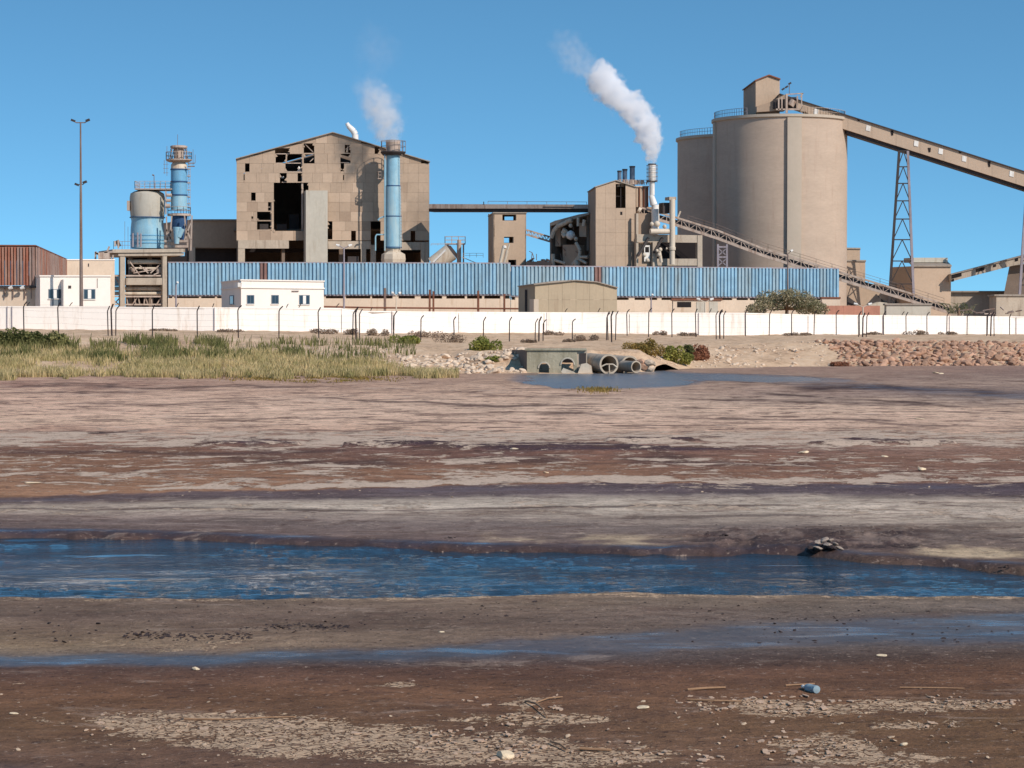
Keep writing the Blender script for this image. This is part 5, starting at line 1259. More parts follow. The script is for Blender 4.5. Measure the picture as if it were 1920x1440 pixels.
# rear wall leaves the upper windows open to the sky
T2 = Plane(915.5, 318, 976, 322)
mb = MB(); yc = [401, 404, 413, 446, 455, 600]
for ya, yb in zip(yc, yc[1:]):
    if (ya, yb) in ((404, 413), (446, 455)):
        mb.rect(T2, 917, ya, 946 if ya == 404 else 944, yb, -.2, 0); mb.rect(T2, 964 if ya == 404 else 956, ya, 983, yb, -.2, 0)
    else: mb.rect(T2, 917, ya, 983, yb, -.2, 0)
mb.build('rear_wall', M['panel_dark'], tr)
q = [TR.at(924.5, 400, .2), TR.at(988, 400, .2)]; q += [q[1] + bk, q[0] + bk]; MB().hexa(q, [p + Vector((0, 0, .15)) for p in q]).build('roof', M['roofsheet'], tr)
c2 = thing('small_conveyor', 'short sloping conveyor between the transfer tower and the plant house', 'conveyor', P(1010, 450, 316))
mb = MB()
for y0, y1 in ((431, 445), (440, 454)): mb.bar(P(987, y0, 315), P(1034, y1, 315), .22, .22)
for i in range(7):
    x = 988 + i * 6.6; yy = 431 + (x - 987) * .3; mb.bar(P(x, yy, 315), P(x + 4, yy + 10, 315), .1, .1); mb.bar(P(x + 4, yy + 10, 315), P(x + 6.6, yy + 2, 315), .1, .1)
mb.build('truss', M['steel_pale'], c2)
MB().hexa([P(987, 440, 315), P(1034, 454, 315), P(1034, 454, 317), P(987, 440, 317)], [P(987, 438, 315), P(1034, 452, 315), P(1034, 452, 317), P(987, 438, 317)]).build('deck', M['steel_dark'], c2)
# tilted tank and its platform
t = thing('tilted_vessel', 'tilted beige cylindrical vessel beside the big building', 'vessel', P(835, 490, 312))
MB().tube(P(812, 497, 312), P(846, 472, 312), 1.15, 1.25, n=20).build('shell', M['pipe_cream'], t, True); MB().tube(P(846, 472, 312), P(851, 468, 312), 1.25, .7, n=20).build('head', M['steel_dark'], t, True)
MB().tube(P(836, 468, 310), P(812, 492, 310), .14, n=6).build('side_pipe', M['white_metal'], t)
t = thing('service_platform', 'small railed steel platform above the tilted vessel', 'platform', P(853, 490, 314))
mb = MB(); q0 = P(834, 456, 314); q1 = P(872, 456, 314); mb.box((q0.x, q0.y, q0.z - .15), (q1.x, q0.y + 2, q0.z)); mb.build('deck', M['steel_pale'], t)
mb = MB(); rail(mb, [q0, q1, q1 + Vector((0, 2, 0)), q0 + Vector((0, 2, 0)), q0], .95, .8, .035); q2 = P(808, 461, 314); rail(mb, [q2, P(834, 460, 314)], .3, .8, .03); q2 = P(868, 483, 312); rail(mb, [q2, P(906, 483, 312)], .6, .8, .03); mb.build('guard_rail', M['steel_pale'], t)
mb = MB()
for x in (840, 858, 869): mb.bar(P(x, 456, 314.5), P(x, 580, 314.5), .2, .2)
mb.tube(P(861, 450, 314), P(861, 500, 314), .28, n=8); mb.bar(P(866, 482, 312), P(905, 498, 312), .1, .1); mb.build('support', M['steel_pale'], t)
t = thing('white_vent_pipes', 'pair of slanting white pipes before the transfer tower', 'pipes', P(945, 490, 300))
for a_, b_, r_ in (((937, 497), (945, 461), .22), ((945, 497), (951, 470), .2), ((951, 470), (955, 458), .12)): MB().tube(P(*a_, 303), P(*b_, 303), r_, n=10).build('pipe', M['pipe_cream'], t, True)
MB().lathe(P(946, 464, 303), [(.1, P(0, 467, 303).z), (.28, P(0, 465, 303).z), (.28, P(0, 462, 303).z), (.1, P(0, 460, 303).z)], 10).build('cowl', M['white_metal'], t, True)
rub = thing('scrap_heap', 'dark heap of machine scrap seen over the shed before the plant house', 'scrap', P(1020, 495, 306)); mb = MB(); rr = random.Random(31)
for i in range(26):
    x = rr.uniform(990, 1032); y = rr.uniform(488, 499); q = P(x, y, 306); mb.bar(q, q + Vector((rr.uniform(-.8, .8), rr.uniform(-.4, .4), rr.uniform(-.3, .4))), rr.uniform(.1, .45), rr.uniform(.1, .4))
mb.box(tuple(P(986, 502, 305.5)), tuple(P(1034, 491, 307))); mb.build('scrap', M['steel_dark'], rub); mb = MB()
mb.tube(P(996, 492, 306), P(998, 474, 306), .06, n=5); mb.path([P(1002, 486, 306), P(998, 474, 306), P(992, 471, 306)], .05, 5); mb.tube(P(1006, 488, 306), P(1006, 476, 306), .05, n=5); mb.build('pipe', M['steel'], rub)

# ---- plant house
PH = Plane(1117, 300, 1192, 304)
ph = thing('plant_house', 'tall beige plant house with a dark slot hole under its roof', 'building', PH.a.copy())
PR = [(1117, 351), (1155, 339.5), (1192, 351)]
def py_(x): return float(np.interp(x, [p[0] for p in PR], [p[1] for p in PR]))
hol = (1154.5, 345, 1173, 390)
rws = [330, 362, 390, 412, 436, 460, 480, 600]
for ya, yb in zip(rws, rws[1:]):
    xs_ = [1117, 1135.5, 1154.5, 1173, 1192]
    for x0, x1 in zip(xs_, xs_[1:]):
        if x0 == 1154.5 and ya < 389:
            if ya < 345:
                MB().poly(PH, [(x0, 345), (x1, 345), (x1, py_(x1)), (x0, py_(x0))], -.1, 0).build('panel', M['panel'], ph)
            continue
        o = R.uniform(0, .03); yt0 = max(ya, py_(x0)); yt1 = max(ya, py_(x1))
        MB().poly(PH, [(x0 + .1, yb - .1), (x1 - .1, yb - .1), (x1 - .1, yt1 + .1), (x0 + .1, yt0 + .1)], -.1 + o, o).build('panel', M['panel'], ph)
bk = P(1102.5, 600, 312) - PH.a; bk.z = 0
a = PH.at(1117, 351); lo = Vector((a.x, a.y, LAND)); u_ = PH.u * .1
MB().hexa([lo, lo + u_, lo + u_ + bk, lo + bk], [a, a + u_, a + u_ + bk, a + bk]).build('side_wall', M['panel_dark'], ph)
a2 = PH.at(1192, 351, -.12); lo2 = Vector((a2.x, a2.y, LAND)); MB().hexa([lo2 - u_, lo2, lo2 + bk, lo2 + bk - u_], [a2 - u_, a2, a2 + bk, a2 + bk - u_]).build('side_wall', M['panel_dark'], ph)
tp = [PH.at(1115.5, 351.3, .25), PH.at(1155, 338.8, .25), PH.at(1193, 351, .25)]
for i in (0, 1): q = [tp[i], tp[i + 1], tp[i + 1] + bk * 1.02, tp[i] + bk * 1.02]; MB().hexa(q, [p + Vector((0, 0, .12)) for p in q]).build('roof', M['roofsheet'], ph)
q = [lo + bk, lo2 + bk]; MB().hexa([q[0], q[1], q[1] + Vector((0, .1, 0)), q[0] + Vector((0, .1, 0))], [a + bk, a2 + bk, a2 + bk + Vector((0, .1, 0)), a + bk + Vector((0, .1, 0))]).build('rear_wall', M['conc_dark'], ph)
MB().poly(PH, [(1156, 350), (1171, 350), (1170, 346), (1160, 345)], -.9, -.7).build('torn_sheet', M['panel_light'], ph)
MB().rect(PH, 1163, 397, 1167, 403, 0, .02).build('hole', M['dark'], ph)
mb = MB(); mb.bar(PH.at(1164, 345, -.6), PH.at(1164, 390, -.6), .1, .1); mb.bar(PH.at(1155, 368, -1.2), PH.at(1173, 368, -1.2), .12, .12); mb.build('frame_bar', M['steel_dark'], ph)
# right bay with pilasters
PB = Plane(1193, 306, 1216, 307)
MB().rect(PB, 1193, 351, 1216, 388, -6, 0).build('rear_bay', M['panel'], ph)
for x in (1199, 1207, 1214): MB().rect(PB, x, 350, x + 1.2, 388, 0, .25).build('pilaster', M['rust'], ph)
MB().rect(PB, 1192.5, 388, 1222, 440, -5, -.4).build('rear_wall_lower', M['panel_dark'], ph)
MB().rect(PB, 1191, 348.5, 1217, 351, -6.2, .2).build('bay_roof', M['steel_pale'], ph)
# roof vents and stack
for (x, y0, y1, r_), lb in zip(((1161.5, 337, 321, 3.8), (1171.5, 337, 318, 4.4), (1185.5, 338, 312.5, 4.8)), ('shortest of the three blue grey roof chimneys on the plant house', 'middle of the three blue grey roof chimneys on the plant house', 'tallest of the three blue grey roof chimneys on the plant house')):
    t = thing('roof_chimney', lb, 'chimney', P(x, y0, 308), 'blue grey roof chimneys'); q = P(x, y0, 308); z0 = P(x, y0 + 12, 308).z; z1 = P(x, y1, 308).z; r_ /= S(308)
    MB().lathe(q, [(r_, z0), (r_, z1)], 14).build('flue', mat('chimney_paint', (96, 110, 128), .15, 2.0) if 'chimney_paint' not in bpy.data.materials else bpy.data.materials['chimney_paint'], t, True)
    MB().ring(q, r_ * 1.15, r_ * .9, z1 - .12, z1 + .08, 14).build('rim', M['steel_dark'], t)
st_ = thing('steam_stack', 'white steaming stack with a caged ladder beside the plant house', 'stack', P(1222, 500, 306))
q = P(1222.5, 400, 306); zs_ = lambda y: P(1222, y, 306).z; k = S(306)
MB().lathe(q, [(5 / k, zs_(366)), (5 / k, zs_(341)), (7 / k, zs_(336)), (7 / k, zs_(309)), (6 / k, zs_(308))], 20).build('flue', M['white_metal'], st_, True)
MB().tube(P(1221, 366, 306), P(1226, 384, 306), .36, .5, n=14).build('elbow', M['white_metal'], st_, True)
MB().lathe(P(1229, 400, 306), [(.5, zs_(430)), (.55, zs_(384))], 14).build('lower_duct', M['white_metal'], st_, True)
MB().ring(q, 7.6 / k, 6.0 / k, zs_(309), zs_(307), 20).build('rim', M['steel_dark'], st_)
mb = MB()
for f in (310, 317, 324, 331, 338): mb.path(circ(q, 10.5 / k, zs_(f), 12), .03, 4)
for a_ in range(6): a_ = a_ * 1.047 + .3; mb.tube((q.x + 10.5 / k * math.cos(a_), q.y + 10.5 / k * math.sin(a_), zs_(342)), (q.x + 10.5 / k * math.cos(a_), q.y + 10.5 / k * math.sin(a_), zs_(310)), .03, n=4)
mb.build('cage', M['steel'], st_); MB().lathe(q, [(9 / k, zs_(341)), (10 / k, zs_(339.5))], 14).build('deck', M['steel_dark'], st_)
rf = thing('roof_railing', 'rusty railing and pipework along the plant house roof', 'railing', P(1195, 345, 307)); mb = MB()
rail(mb, [P(1160, 345, 307), P(1216, 346, 307)], .6, 1, .04)
for i in range(12): x = 1165 + i * 4.3; mb.tube(P(x, 346, 307), P(x + R.uniform(-2, 2), 338, 307), R.uniform(.05, .22), n=6)
mb.build('rail', M['steel_pale'], rf)

# left wing of the plant house: dark shell crowded with ducts
WG = Plane(1031, 313, 1103, 309)
wg = thing('duct_wing', 'shaded wing left of the plant house crowded with pale ducts', 'building', WG.a.copy())
MB().poly(WG, [(1031, 600), (1118, 600), (1118, 398), (1085, 402), (1040, 414), (1031, 420)], -5, -4.6).build('rear_wall', M['conc_dark'], wg)
MB().poly(WG, [(1031, 424), (1105, 402), (1105, 398.5), (1085, 402), (1040, 414), (1031, 418)], -5, .6).build('roof', M['roofsheet'], wg)
MB().rect(WG, 1031, 420, 1034, 600, -5, .2).build('side_wall', M['conc_dark'], wg)
for x0, y0, x1, y1, o, mk in ((1055, 459, 1085, 600, 0, 'panel'), (1086, 418, 1099, 444, 0, 'panel'), (1041, 424, 1051, 462, -.5, 'panel'), (1034, 455, 1044, 470, -1, 'conc_dark'), (1100, 400, 1104, 470, -.3, 'conc_dark')): MB().rect(WG, x0, y0, x1, y1, o - 1.4, o).build('wall_fragment', M[mk], wg)
for pts, r_ in (([(1034, 446), (1039, 432), (1046, 424), (1058, 419), (1066, 414), (1072, 413)], .3), ([(1084, 424), (1084, 408)], .2), ([(1094, 424), (1096, 412)], .25), ([(1037, 476), (1037, 498)], .3), ([(1060, 444), (1056, 438), (1060, 430)], .35), ([(1080, 455), (1088, 470), (1085, 488)], .25), ([(1073, 496), (1088, 478)], .2), ([(1040, 488), (1060, 494)], .2), ([(1088, 482), (1102, 482)], .2), ([(1086, 486), (1100, 494)], .2)):
    MB().path([WG.at(x, y, .6) for x, y in pts], r_, 8).build('duct', M['pipe_cream'], wg, True)
for x, y, r_ in ((1070, 441, 9), (1070, 423, 4), (1062, 434, 3), (1080, 448, 4), (1082, 494, 7)):
    q = WG.at(x, y, .5); k = S(310); MB().lathe(q, [(.1, q.z - r_ / k), (r_ / k * .8, q.z - r_ / k * .6), (r_ / k, q.z), (r_ / k * .8, q.z + r_ / k * .6), (.1, q.z + r_ / k)], 14).build('drum', M['white_metal'] if r_ > 8 else M['pipe_cream'], wg, True)
mb = MB()
for i in range(16): x = R.uniform(1036, 1100); y = R.uniform(415, 490); mb.bar(WG.at(x, y, .2), WG.at(x + R.uniform(-8, 8), y + R.uniform(-12, 12), .2), .09, .09)
mb.build('pipework', M['steel'], wg)

# right frame under the inclined conveyor
RF = Plane(1192, 302, 1318, 305)
rf = thing('pump_frame', 'open concrete frame with cream pipes between the plant house and the silos', 'concrete frame', RF.a.copy())
MB().poly(RF, [(1194, 454), (1308, 455), (1308, 441), (1194, 439)], -.6, 0).build('beam', M['conc'], rf); MB().poly(RF, [(1226, 498), (1308, 498), (1308, 485), (1226, 485)], -.6, 0).build('beam', M['conc'], rf)
for x0, x1, o, yt in ((1308, 1317, .1, 441), (1224, 1232, .1, 454), (1193, 1197, -.1, 400)): MB().rect(RF, x0, yt, x1, 600, -.7 + o, o).build('column', M['conc'], rf)
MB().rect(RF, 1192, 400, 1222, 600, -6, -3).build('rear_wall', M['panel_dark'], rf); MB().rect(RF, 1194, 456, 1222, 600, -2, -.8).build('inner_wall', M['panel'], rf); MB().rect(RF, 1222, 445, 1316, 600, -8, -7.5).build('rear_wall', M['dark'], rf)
for x0, y0, x1, y1 in ((1208, 460, 1219, 490),): MB().rect(RF, x0, y0, x1, y1, -.6, -.4).build('window_frame', M['white_metal'], rf); MB().rect(RF, x0 + 2, y0 + 3, x1 - 2, y0 + 13, -.4, -.36).build('window_hole', M['dark'], rf)
MB().bar(RF.at(1196, 480, .3), RF.at(1216, 446, .3), .3, .3).build('brace', M['steel_dark'], rf); MB().bar(RF.at(1226, 474, .3), RF.at(1242, 446, .3), .3, .3).build('brace', M['steel_dark'], rf)
k = S(303)
MB().tube(RF.at(1219, 434, 1), RF.at(1254, 434, 1), 5.2 / k, n=16).build('horizontal_pipe', M['pipe_cream'], rf, True)
q = RF.at(1260.5, 440, 1.2); MB().lathe(q, [(5 / k, P(0, 496, 303).z), (5 / k, P(0, 470, 303).z), (6.5 / k, P(0, 469, 303).z), (6.5 / k, P(0, 464, 303).z), (5.4 / k, P(0, 463, 303).z), (5.4 / k, P(0, 374, 303).z)], 18).build('vertical_pipe', M['pipe_cream'], rf, True)
MB().rect(RF, 1255, 369, 1268, 375, -.2, 1.4).build('pipe_cap', M['conc'], rf); MB().rect(RF, 1243, 380, 1256, 400, -1, .5).build('dark_box', M['steel_dark'], rf)
for x, y, r_ in ((1238, 468, 4), (1236, 478, 4.5), (1232, 470, 3), (1250, 466, 2), (1208, 478, 4), (1214, 488, 4), (1222, 420, 4), (1232, 420, 6), (1246, 425, 4)):
    q = RF.at(x, y, .8); MB().lathe(q, [(.08, q.z - r_ / k), (r_ / k * .8, q.z - r_ / k * .6), (r_ / k, q.z), (r_ / k * .8, q.z + r_ / k * .6), (.08, q.z + r_ / k)], 10).build('valve', M['pipe_cream'], rf, True)
MB().tube(RF.at(1236, 470, .8), RF.at(1240, 492, .8), .22, n=8).build('valve_pipe', M['pipe_cream'], rf, True)
MB().tube(RF.at(1228, 392, -2), RF.at(1228, 440, -2), .5, n=12).build('duct', M['white_metal'], rf, True)

# ---- inclined open conveyor
cv = thing('inclined_conveyor', 'open steel truss conveyor sloping down right past the silos', 'conveyor', P(1500, 500, 306))
CP = [(1194, 387, 401), (1255, 404, 418), (1345, 432, 447), (1430, 466, 479), (1500, 487, 501), (1574, 510, 524), (1700, 548, 562), (1785, 575, 588)]
def cy(px, k): return float(np.interp(px, [c[0] for c in CP], [c[k] for c in CP]))
CD = 306.5
for y_, r_, dd, nm in ((1, .26, 0, 'top_chord'), (2, .36, 0, 'bottom_chord'), (1, .2, 1.6, 'top_chord'), (2, .24, 1.6, 'bottom_chord')):
    mb = MB()
    for a, b in zip(CP, CP[1:]): mb.bar(P(a[0], a[y_], CD + dd), P(b[0], b[y_], CD + dd), r_, r_)
    mb.build(nm, M['steel_pale'] if dd == 0 else M['steel'], cv)
mb = MB(); x = 1194.0; n_ = 0
while x < 1780:
    for dd in (0, 1.6):
        mb.bar(P(x, cy(x, 1), CD + dd), P(x, cy(x, 2), CD + dd), .09, .09)
    if n_ % 2 == 0: mb.bar(P(x, cy(x, 1), CD), P(x + 14, cy(x + 14, 2), CD), .08, .08)
    else: mb.bar(P(x, cy(x, 2), CD), P(x + 14, cy(x + 14, 1), CD), .08, .08)
    n_ += 1; x += 14
mb.build('lattice', M['steel_pale'], cv)
mb = MB()
for a, b in zip(CP, CP[1:]): mb.hexa([P(a[0], a[2] - 2, CD + .2), P(b[0], b[2] - 2, CD + .2), P(b[0], b[2] - 2, CD + 1.5), P(a[0], a[2] - 2, CD + 1.5)], [P(a[0], a[1] + 4, CD + .5), P(b[0], b[1] + 4, CD + .5), P(b[0], b[1] + 4, CD + 1.5), P(a[0], a[1] + 4, CD + 1.5)])
mb.build('belt', M['steel_dark'], cv)
mb = MB(); x = 1290
pts = []
while x < 1790: pts.append(P(x, cy(x, 1), CD + 1.7)); x += 30
rail(mb, pts, .8, 1.6, .03); mb.build('guard_rail', M['steel'], cv)
mb = MB(); mb.tube(P(1196, 393, CD - .3), P(1201, 396, CD - .3), .45, n=12); mb.build('head_pulley', M['pipe_cream'], cv)
mb = MB(); mb.bar(P(1270, 411, CD), P(1276, 396, CD), .2, .2); mb.build('mast', M['pipe_cream'], cv)
tre = thing('conveyor_trestle', 'pale steel trestle holding the sloping conveyor before the silos', 'trestle', P(1355, 500, 306)); mb = MB()
for x in (1346, 1363):
    for dd in (0, 1.5): mb.bar(P(x, 458, CD + dd), P(x, 600, CD + dd), .24, .24)
for y in (463, 482): mb.bar(P(1346, y, CD), P(1363, y, CD), .22, .22); mb.bar(P(1346, y + 2, CD), P(1363, y + 17, CD), .12, .12); mb.bar(P(1363, y + 2, CD), P(1346, y + 17, CD), .12, .12)
mb.build('frame', M['steel_lilac'], tre)
for x, lb in ((1551, 'leftmost'), (1716, 'rightmost')):
    t = thing('conveyor_support', 'thin steel leg under the sloping conveyor, %s of two right of the silos' % ('left' if x == 1551 else 'right'), 'support', P(x, 590, 306), 'legs of the sloping conveyor')
    mb = MB()
    for dd in (0, 1.5): mb.bar(P(x, cy(x, 2), CD + dd), P(x, 604, CD + dd), .2, .2)
    mb.build('leg', M['steel_pale'], t)

# ---- silos
def silo(label, pxc, D, r_px, ytop, parts=True):
    c = P(pxc, 600, D); r_ = r_px / S(D); zt_ = P(pxc, ytop, D - r_).z
    t = thing('silo', label, 'silo', (c.x, c.y, LAND), 'concrete silos')
    MB().lathe(c, [(r_, LAND - .3), (r_, zt_ - .55)], 96).build('wall', M['silo'], t, True)
    MB().lathe(c, [(r_ + .02, zt_ - .55), (r_ + .28, zt_ - .4), (r_ + .28, zt_ - .02), (r_ + .1, zt_)], 96).build('roof_slab', M['silo_band'], t, True)
    return t, c, r_, zt_
s1, c1, r1_, z1_ = silo('biggest, nearer concrete silo with the conveyor house on top', 1461.5, 330, 124.5, 213)
s2_, c2_, r2_, z2_ = silo('second concrete silo, half hidden behind the nearer one', 1392, 352, 122, 249.5)
def silo_strip(t, c, r_, z1, a0, a1, off, m, name):
    n = 8; A = [a0 + (a1 - a0) * i / n for i in range(n + 1)]
    mb = MB(); lo = []; hi = []
    pts = [(c.x + (r_ + off) * math.sin(a), c.y - (r_ + off) * math.cos(a)) for a in A] + [(c.x + (r_ - .2) * math.sin(a), c.y - (r_ - .2) * math.cos(a)) for a in A[::-1]]
    mb.hexa([(x, y, LAND) for x, y in pts], [(x, y, z1) for x, y in pts]); mb.build(name, m, t, False)
def ang_of(px, c, r_):
    best = min((abs(960 + F * (c.x + r_ * math.sin(a)) / (c.y - r_ * math.cos(a)) - px), a) for a in [i * .002 - 1.5 for i in range(1500)]); return best[1]
silo_strip(s1, c1, r1_, z1_ - .56, ang_of(1474.5, c1, r1_), ang_of(1500, c1, r1_), .45, M['silo_band'], 'pilaster')
silo_strip(s1, c1, r1_, z1_ - .56, ang_of(1340, c1, r1_) - .06, ang_of(1342, c1, r1_), .25, M['silo_band'], 'pilaster')
mb = MB(); rail(mb, circ(c1, r1_ - .1, z1_, 20, math.pi * 1.0, math.pi * 1.30), 1.0, 2, .035); mb.build('guard_rail', M['steel_lilac'], s1)
mb = MB(); rail(mb, circ(c1, r1_ - .3, z1_, 20, math.pi * 1.58, math.pi * 1.93), 1.0, 1.6, .035); mb.build('guard_rail', M['steel_pale'], s1)
mb = MB(); rail(mb, circ(c2_, r2_ - .3, z2_, 20, math.pi * 1.02, math.pi * 1.35), 1.0, 2, .035); mb.build('guard_rail', M['steel_lilac'], s2_)

# silo-top conveyor house
HT = Plane(1417, 325, 1462, 327); zf = z1_ + .0
ht = thing('silo_top_house', 'beige gabled house standing on top of the nearer silo', 'building', HT.a.copy())
R_ = [(1417, 152), (1442, 142.5), (1462, 149)]
MB().poly(HT, [(1417, 222), (1462, 222), R_[2], R_[1], R_[0]], -.1, 0).build('front_wall', M['panel'], ht)
bk = P(1394, 600, 338) - HT.a; bk.z = 0
for px, y in ((1417, 152), (1462, 149)):
    a = HT.at(px, y, -.11); b = HT.at(px, 222, -.11); u_ = HT.u * (.1 if px == 1417 else -.1)
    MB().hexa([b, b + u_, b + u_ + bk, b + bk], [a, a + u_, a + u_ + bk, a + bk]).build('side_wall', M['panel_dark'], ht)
tp = [HT.at(1415.5, 152.3, .3), HT.at(1442, 141.8, .3), HT.at(1463.5, 149.3, .3)]
for i in (0, 1): q = [tp[i], tp[i + 1], tp[i + 1] + bk * 1.03, tp[i] + bk * 1.03]; MB().hexa(q, [p + Vector((0, 0, .18)) for p in q]).build('roof', M['rust'], ht)
SLP = Plane(1394, 338, 1417, 325)
for x0, y0, x1, y1 in ((1397, 176, 1402, 208), (1408, 170, 1411, 185), (1412.5, 168, 1416, 200)): MB().rect(SLP, x0, y0, x1, y1, .0, .05).build('opening', M['dark'], ht)
hs_ = thing('head_station', 'steel framed conveyor head station beside the silo top house', 'machinery', P(1490, 210, 320)); HP = Plane(1417, 322, 1520, 322)
MB().poly(HP, [(1419, 210), (1472, 207), (1476, 176), (1470, 178), (1440, 193), (1419, 199)], -3, -1).build('lean_to', M['panel_dark'], hs_)
for x0, y0, x1, y1, w_ in ((1475, 176, 1475, 212, .3), (1503, 176, 1503, 212, .16), (1475, 205, 1500, 205, .25), (1475, 177, 1506, 175, .14), (1460, 184, 1460, 207, .2), (1466, 182, 1466, 207, .2), (1495, 180, 1495, 206, .2), (1455, 205, 1475, 205, .2), (1506, 175, 1500, 182, .14)): MB().bar(HP.at(x0, y0, 0), HP.at(x1, y1, 0), w_, w_).build('post', M['steel_pale'], hs_)
MB().rect(HP, 1478, 182, 1493, 203, -2.4, -.8).build('drive', M['steel_dark'], hs_); MB().rect(HP, 1450, 186, 1474, 204, -1.0, -.6).build('drive_guard', M['steel_dark'], hs_)
MB().tube(HP.at(1482, 198, -.2), HP.at(1488, 188, -.2), .5, n=10).build('motor', M['steel_pale'], hs_)
MB().poly(HP, [(1500, 209), (1512, 209), (1512, 200), (1506, 198)], -1, .2).build('housing', M['panel'], hs_)
mb = MB(); mb.tube(HP.at(1480, 177, -.5), HP.at(1480, 157, -.5), .05, n=5); mb.path([HP.at(1480, 160, -.5), HP.at(1468, 167, -.5)], .035, 4); mb.build('lamp_post', M['steel'], hs_)
for x, y in ((1481, 156.5), (1475, 163), (1468.5, 167)): q = HP.at(x, y, -.5); MB().bar(q + Vector((-.2, 0, -.12)), q + Vector((.18, 0, .12)), .2, .25).build('lamp', M['steel_dark'], hs_)

# enclosed inclined gallery
GA = Plane(1500, 325, 1930, 325)
ga = thing('enclosed_gallery', 'long beige enclosed conveyor gallery rising left to the silo top', 'conveyor', GA.at(1700, 300))
def gt(x): return 190 + (x - 1507) * .318 if x > 1507 else 190 - (1507 - x) * .30
GX = [1462, 1507, 1550, 1590, 1635, 1680, 1725, 1770, 1815, 1860, 1905, 1960, 2060, 2200]
def gb(x): return gt(x) + (28 if x > 1540 else 18)
for a, b in zip(GX, GX[1:]):
    MB().poly(GA, [(a + .15, gb(a)), (b - .15, gb(b)), (b - .15, gt(b)), (a + .15, gt(a))], -2.6, R.uniform(-.03, 0)).build('wall_panel', M['panel_light'], ga)
MB().poly(GA, [(1462, gt(1462) + .5), (2200, gt(2200) + .5), (2200, gt(2200) - 1.5), (1462, gt(1462) - 1.5)], -2.9, .25).build('roof', M['steel_dark'], ga)
MB().poly(GA, [(1587, gb(1587) + 7), (2200, gb(2200) + 7), (2200, gb(2200) + .05), (1587, gb(1587) + .05)], -2.5, -.45).build('girder', M['steel_dark'], ga)
for x in (1628, 1718, 1764, 1808, 1897, 1530): y = gt(x) + 7; MB().poly(GA, [(x - 4.5, y + 9), (x + 3.5, y + 11), (x + 4.5, y + 1), (x - 3.5, y - 1)], .002, .05).build('window', M['white_metal'], ga)
for x, dy, h in ((1673, 2, 9), (1743, 12, 8), (1855, 2, 10), (1800, 0, 4), (1610, 0, 4)): y = gt(x) + dy; MB().poly(GA, [(x - 1.4, y + h), (x + 1.8, y + h), (x + 2.4, y), (x - 3, y)], .002, .05).build('hole', M['dark'], ga)

# lattice tower
def lattice(name, label, D, xt0, xt1, yt, xb0, xb1, yb, bays, depth, mats):
    t = thing(name, label, 'lattice tower', P((xb0 + xb1) / 2, 600, D)); 
    F_ = lambda k, f, dd: P((xt0 + (xb0 - xt0) * f) if k == 0 else (xt1 + (xb1 - xt1) * f), yt + (yb - yt) * f, D + (depth if dd else 0) * (.35 + .65 * f))
    for k in (0, 1):
        for dd in (0, 1): MB().bar(F_(k, 0, dd), F_(k, 1.08, dd), .34 if dd == 0 else .26, .34).build('leg', M[mats[k]], t)
    fs = bays
    for i, f in enumerate(fs):
        for dd in (0, 1):
            MB().bar(F_(0, f, dd), F_(1, f, dd), .16, .16).build('cross_bar', M['steel_dark'], t)
        if i + 1 < len(fs):
            g = fs[i + 1]
            for dd in (0, 1):
                m_ = (F_(0, f, dd) + F_(1, f, dd)) / 2
                for k in (0, 1): MB().bar(m_, F_(k, g, dd), .12, .12).build('brace', M['steel_dark'], t)
    for i, f in enumerate(fs):
        for k in (0, 1): MB().bar(F_(k, f, 0), F_(k, f, 1), .12, .12).build('side_bar', M['steel_dark'], t)
    return t
lattice('lattice_tower', 'tall steel lattice tower carrying the enclosed gallery', 324, 1686, 1702, 283, 1666, 1714, 580, [0.0, .10, .205, .315, .43, .56, .695, .84, 1.0], 3.0, ('steel_dark', 'steel_lilac'))
lattice('gallery_leg_tower', 'second lattice tower at the right edge of the picture', 324, 1925, 1940, 352, 1910, 1962, 580, [0.0, .15, .3, .45, .6, .8, 1.0], 3.0, ('steel_lilac', 'steel_lilac'))

# ---- right-hand buildings
def shedbox(name, label, FL, FR, BL, yt, mk='panel', roof='roofsheet', cat='building', group=None, over=.25, yb=None):
    t = thing(name, label, cat, P(FL[0], 600, FL[1]), group)
    qb(FL, FR, BL, yt, yb).build('wall', M[mk], t)
    a = P(FL[0], yt, FL[1]); b = P(FR[0], 600, FR[1]); c = P(BL[0], 600, BL[1]); b.z = c.z = a.z; d = b + c - a; cen = (a + b + c + d) / 4
    q = [cen + (p - cen) * (1 + over / 4) for p in (a, b, d, c)]; MB().hexa(q, [p + Vector((0, 0, .22)) for p in q]).build('roof', M[roof], t); return t
shedbox('stepped_annex', 'upper step of the beige annex right of the silos', (1587, 335), (1612, 336), (1586, 342), 467, group='stepped beige annexes')
shedbox('stepped_annex', 'lower step of the beige annex right of the silos', (1587, 332.5), (1622, 333.5), (1586, 340), 490, group='stepped beige annexes')
hx = Plane(1713, 330, 1783, 332)
bx = thing('screen_house', 'beige windowless house right of the lattice tower', 'building', hx.a.copy())
MB().rect(hx, 1713, 499, 1783, 600, -7, 0).build('front_wall', M['panel_light'], bx)
bk = P(1689, 600, 345) - hx.a; bk.z = 0
a = hx.at(1713, 499, 0); pk = hx.at(1713, 484, 0)
lo = Vector((a.x, a.y, LAND)); MB().hexa([lo, lo + bk, lo + bk + hx.u * .1 - hx.n * 0, lo + hx.u * .1], [a, a + bk, a + bk + hx.u * .1, a + hx.u * .1]).build('side_wall', M['panel_dark'], bx)
